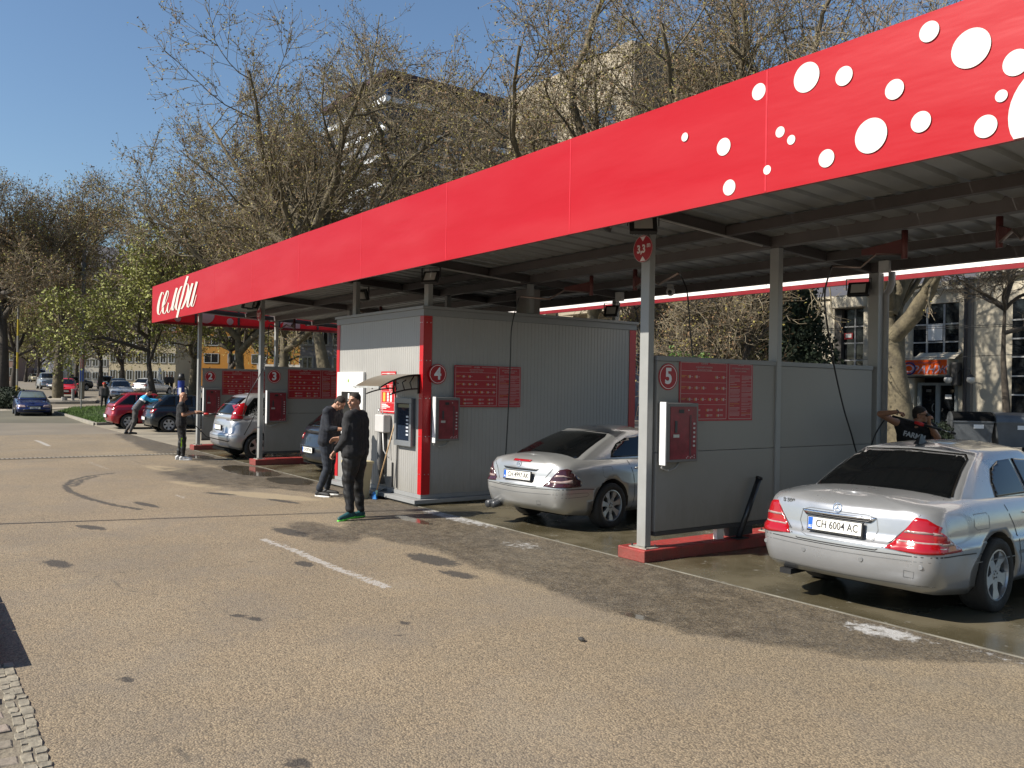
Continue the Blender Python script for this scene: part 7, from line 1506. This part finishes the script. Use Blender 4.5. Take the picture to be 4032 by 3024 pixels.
gpts = [zb(700,1352), zb(790,1372), zb(1185,1492), zb(1420,1478), zb(1700,1440), zb(1700,1262), zb(1300,1272), zb(900,1292)]
grs = slab('grass_base', gpts, .07, mat('grass soil', (.03,.05,.012), .95, 0, .3, 1), .1, kind='structure')
G = [gnd(*p) for p in gpts]; xs_ = [g.x for g in G]; ys_ = [g.y for g in G]
def inside(x, y):
    c = False; n = len(G)
    for i in range(n):
        a, b = G[i], G[(i+1) % n]
        if (a.y > y) != (b.y > y) and x < (b.x-a.x)*(y-a.y)/(b.y-a.y)+a.x: c = not c
    return c
rn = np.random.default_rng(5); BV = []; cnt = 0
while cnt < 22000:
    x, y = rn.uniform(min(xs_), max(xs_)), rn.uniform(min(ys_), max(ys_)); cnt += 1
    if inside(x, y): a = rn.uniform(0, 6.28); w_ = .016; h_ = rn.uniform(.05, .14); z = terr(x, y)+.07; BV.append([(x-w_*math.cos(a), y-w_*math.sin(a), z), (x+w_*math.cos(a), y+w_*math.sin(a), z), (x+rn.uniform(-.04,.04), y+rn.uniform(-.04,.04), z+h_)])
BV = np.array(BV).reshape(-1, 3); obj('grass', raw_mesh('grass', BV, np.arange(len(BV)).reshape(-1, 3), mat('spring grass blade', (.07,.13,.018), .8, 0, .35, 1.5)), kind='stuff', label='short spring grass on the island between the lot and the street', cat='grass')
kb = thing('island_kerb', 'pale worn concrete kerb along the grass island', 'kerb', gnd(*zb(790,1378)))
kp_ = [gnd(*zb(*q)) for q in ((690,1352),(790,1378),(1185,1500),(1430,1492),(1700,1458))]; o0 = Vector(kb.location)
for a, b in zip(kp_[:-1], kp_[1:]):
    n = max(1, int((b-a).length/1.0))
    for i in range(n):
        p, q = a.lerp(b, (i+.01)/n), a.lerp(b, (i+.985)/n); MB().bar(p-o0+Vector((0,0,.05)), q-o0+Vector((0,0,.05)), .16, .14).build('stone', concrete, kb, bevel=.015)
cp = thing('utility_pole', 'thick grey concrete utility pole at the street corner', 'pole', dg(322, 62)); MB().tube([(0,0,-.2),(0,0,11)], [.19,.12], 10).build('shaft', mat('weathered concrete pole', (.15,.145,.135), .85, 0, .15, 2), cp, smooth=True); MB().tube([(0,0,10.6),(-.8,-1.0,11.2)], .05, 6).build('arm', darkm, cp)
sp_ = thing('sign_pole', 'thin pole with narrow red and blue street banners', 'pole', dg(321, 52)); MB().tube([(0,0,0),(0,0,3.6)], .035, 8).build('shaft', mat('galvanised pole', (.26,.26,.25), .5, .3), sp_); MB().box(-.07,.07,-.02,.02,2.55,3.35).build('red_banner', mat('red street banner', (.5,.07,.05), .6), sp_); MB().box(-.10,.10,-.02,.02,1.75,2.5).build('blue_banner', mat('blue street banner', (.06,.12,.45), .6), sp_)
for o_ in [o for o in sp_.children if 'banner' in o.name]: o_.rotation_euler = (0, 0, math.atan2(IR.y, IR.x)+.5)
yp = thing('yellow_pole', 'tall thin yellow and grey striped pole at the left edge', 'pole', dg(67, 60))
for i in range(6): MB().tube([(0,0,i*1.15),(0,0,i*1.15+1.149)], .065, 8).build('band', mat('yellow pole paint', (.42,.32,.02), .5) if i % 2 == 0 else mat('grey pole band', (.22,.21,.19), .6), yp)
fl_ = thing('flag_pole', 'slim tall grey pole rising in front of the budding tree', 'pole', dg(328, 75)); MB().tube([(0,0,0),(0,0,13)], [.08,.05], 6).build('shaft', MATS['galvanised pole'], fl_)
vc = thing('vacuum_post', 'tall blue vacuum cleaner column with black hoses behind the bald man', 'vacuum post', dg(714, 33.5), math.atan2(IR.y, IR.x)); MB().prism([(.13*math.cos(t*math.pi/8), .13*math.sin(t*math.pi/8)) for t in range(16)], 1.98).build('column', mat('blue column', (.01,.03,.22), .35, 0, .06, 4), vc); MB().tube([(0,0,1.985),(0,0,2.25)], [.15,.09], 14).build('cap', blackp, vc, smooth=True)
MB().tube([(.12,0,1.75),(.22,0,1.7),(.30,0,1.2),(.33,0,.3)], .03, 8).build('hose', MATS['black hose'], vc, smooth=True); MB().tube([(-.12,0,1.75),(-.25,0,1.65),(-.36,0,1.1),(-.40,0,.3)], .03, 8).build('hose', MATS['black hose'], vc, smooth=True); MB().box(-.05,.05,-.142,-.131,.8,1.1).box(-.05,.05,-.142,-.131,1.45,1.7).build('label_plate', white, vc)
wp = thing('white_pedestal', 'small white monument pedestal by the far pavement', 'monument', dg(628, 92)); MB().box(-.35,.35,-.35,.35,0,1.1).build('base', white, wp, bevel=.02); MB().sphere((0,0,1.7), (.2,.2,.7), 10, 8).build('bust', white, wp, smooth=True)
for px, dp, lb in ((288, 60.5, 'low pale post beside the small red car'), (254, 60, 'stubby stone bollard at the foot of the plane tree')): b_ = thing('bollard', lb, 'bollard', dg(px, dp)); MB().tube([(0,0,0),(0,0,.95 if px > 270 else .4)], .10 if px > 270 else .2, 8).build('shaft', mat('pale post', (.26,.25,.23), .7), b_)
# dumpsters
zm = mat('galvanised dumpster', (.11,.12,.13), .5, .4, .15, 3)
def dumpster(label, px, depth, open_):
    t = thing('dumpster', label, 'dumpster', dg(px, depth), math.atan2(IR.y, IR.x)-.25, group='grey wheeled dumpsters', scale=.93); a = [(-.58,-.42),(.58,-.42),(.58,.42),(-.58,.42)]; b = [(-.69,-.52),(.69,-.52),(.69,.52),(-.69,.52)]
    MB().add([(x,y,.2) for x,y in a]+[(x,y,1.12) for x,y in b], [(3,2,1,0)]+[(i,(i+1)%4,4+(i+1)%4,4+i) for i in range(4)]).build('bin_body', zm, t); MB().box(-.72,.72,-.56,-.50,1.08,1.13).box(-.72,.72,.50,.56,1.08,1.13).build('rim', zm, t)
    L_ = MB(); n = 8
    for i in range(n): t0, t1 = math.pi*i/n, math.pi*(i+1)/n; L_.add([(-.70,-.52*math.cos(t0),1.13+.34*math.sin(t0)),(.70,-.52*math.cos(t0),1.13+.34*math.sin(t0)),(.70,-.52*math.cos(t1),1.13+.34*math.sin(t1)),(-.70,-.52*math.cos(t1),1.13+.34*math.sin(t1))], [(0,1,2,3)], 1 if open_ and i < 4 else 0)
    for s in (-.70, .70): L_.add([(s,-.52*math.cos(math.pi*i/8),1.13+.34*math.sin(math.pi*i/8)) for i in range(9)], [tuple(range(9))])
    L_.build('lid', [zm, matteb], t)
    MB().box(.0,.34,-.53,-.515,.85,1.0).build('sticker', white, t)
    for sx in (-.72, .72): MB().tube([(sx,-.1,1.0),(sx*1.1,-.1,1.0),(sx*1.1,.1,1.0),(sx,.1,1.0)], .025, 6).build('trunnion', darkm, t)
    for sx in (-.45, .45):
        for sy in (-.3, .3): MB().tube([(sx-.03,sy,.1),(sx+.03,sy,.1)], .1, 10).build('wheel', rubber, t)
dumpster('grey metal dumpster with its black curved lid open', 3822, 30.5, True); dumpster('grey dumpster with closed ribbed lid at the right edge', 3992, 30, False)
# overhead cables and the lamp post whose shadow crosses the lot
cb2 = thing('overhead_cables', 'thin overhead cables stretched before the beige building', 'cable', at(3150, 1270, 31)); o0 = Vector(cb2.location)
for y0, y1 in ((1272, 1262), (1278, 1270), (1400, 1378)):
    a, b = onY(2450, y0+6, 30)-o0, onY(4600, y1-8, 30)-o0; MB().tube([a.lerp(b, i/12)-Vector((0,0,.25*math.sin(math.pi*i/12))) for i in range(13)], .012, 4).build('cable', blackp, cb2)
lp = thing('lamp_post', 'slim lamp post left of the picture whose shadow crosses the lot', 'lamp post', (-14.52,-3.2,0)); MB().tube([(0,0,0),(0,0,8.6)], [.045,.03], 8).build('shaft', darkm, lp); MB().box(-.12,.12,-.25,.1,8.6,8.68).build('lamp_head', darkm, lp)
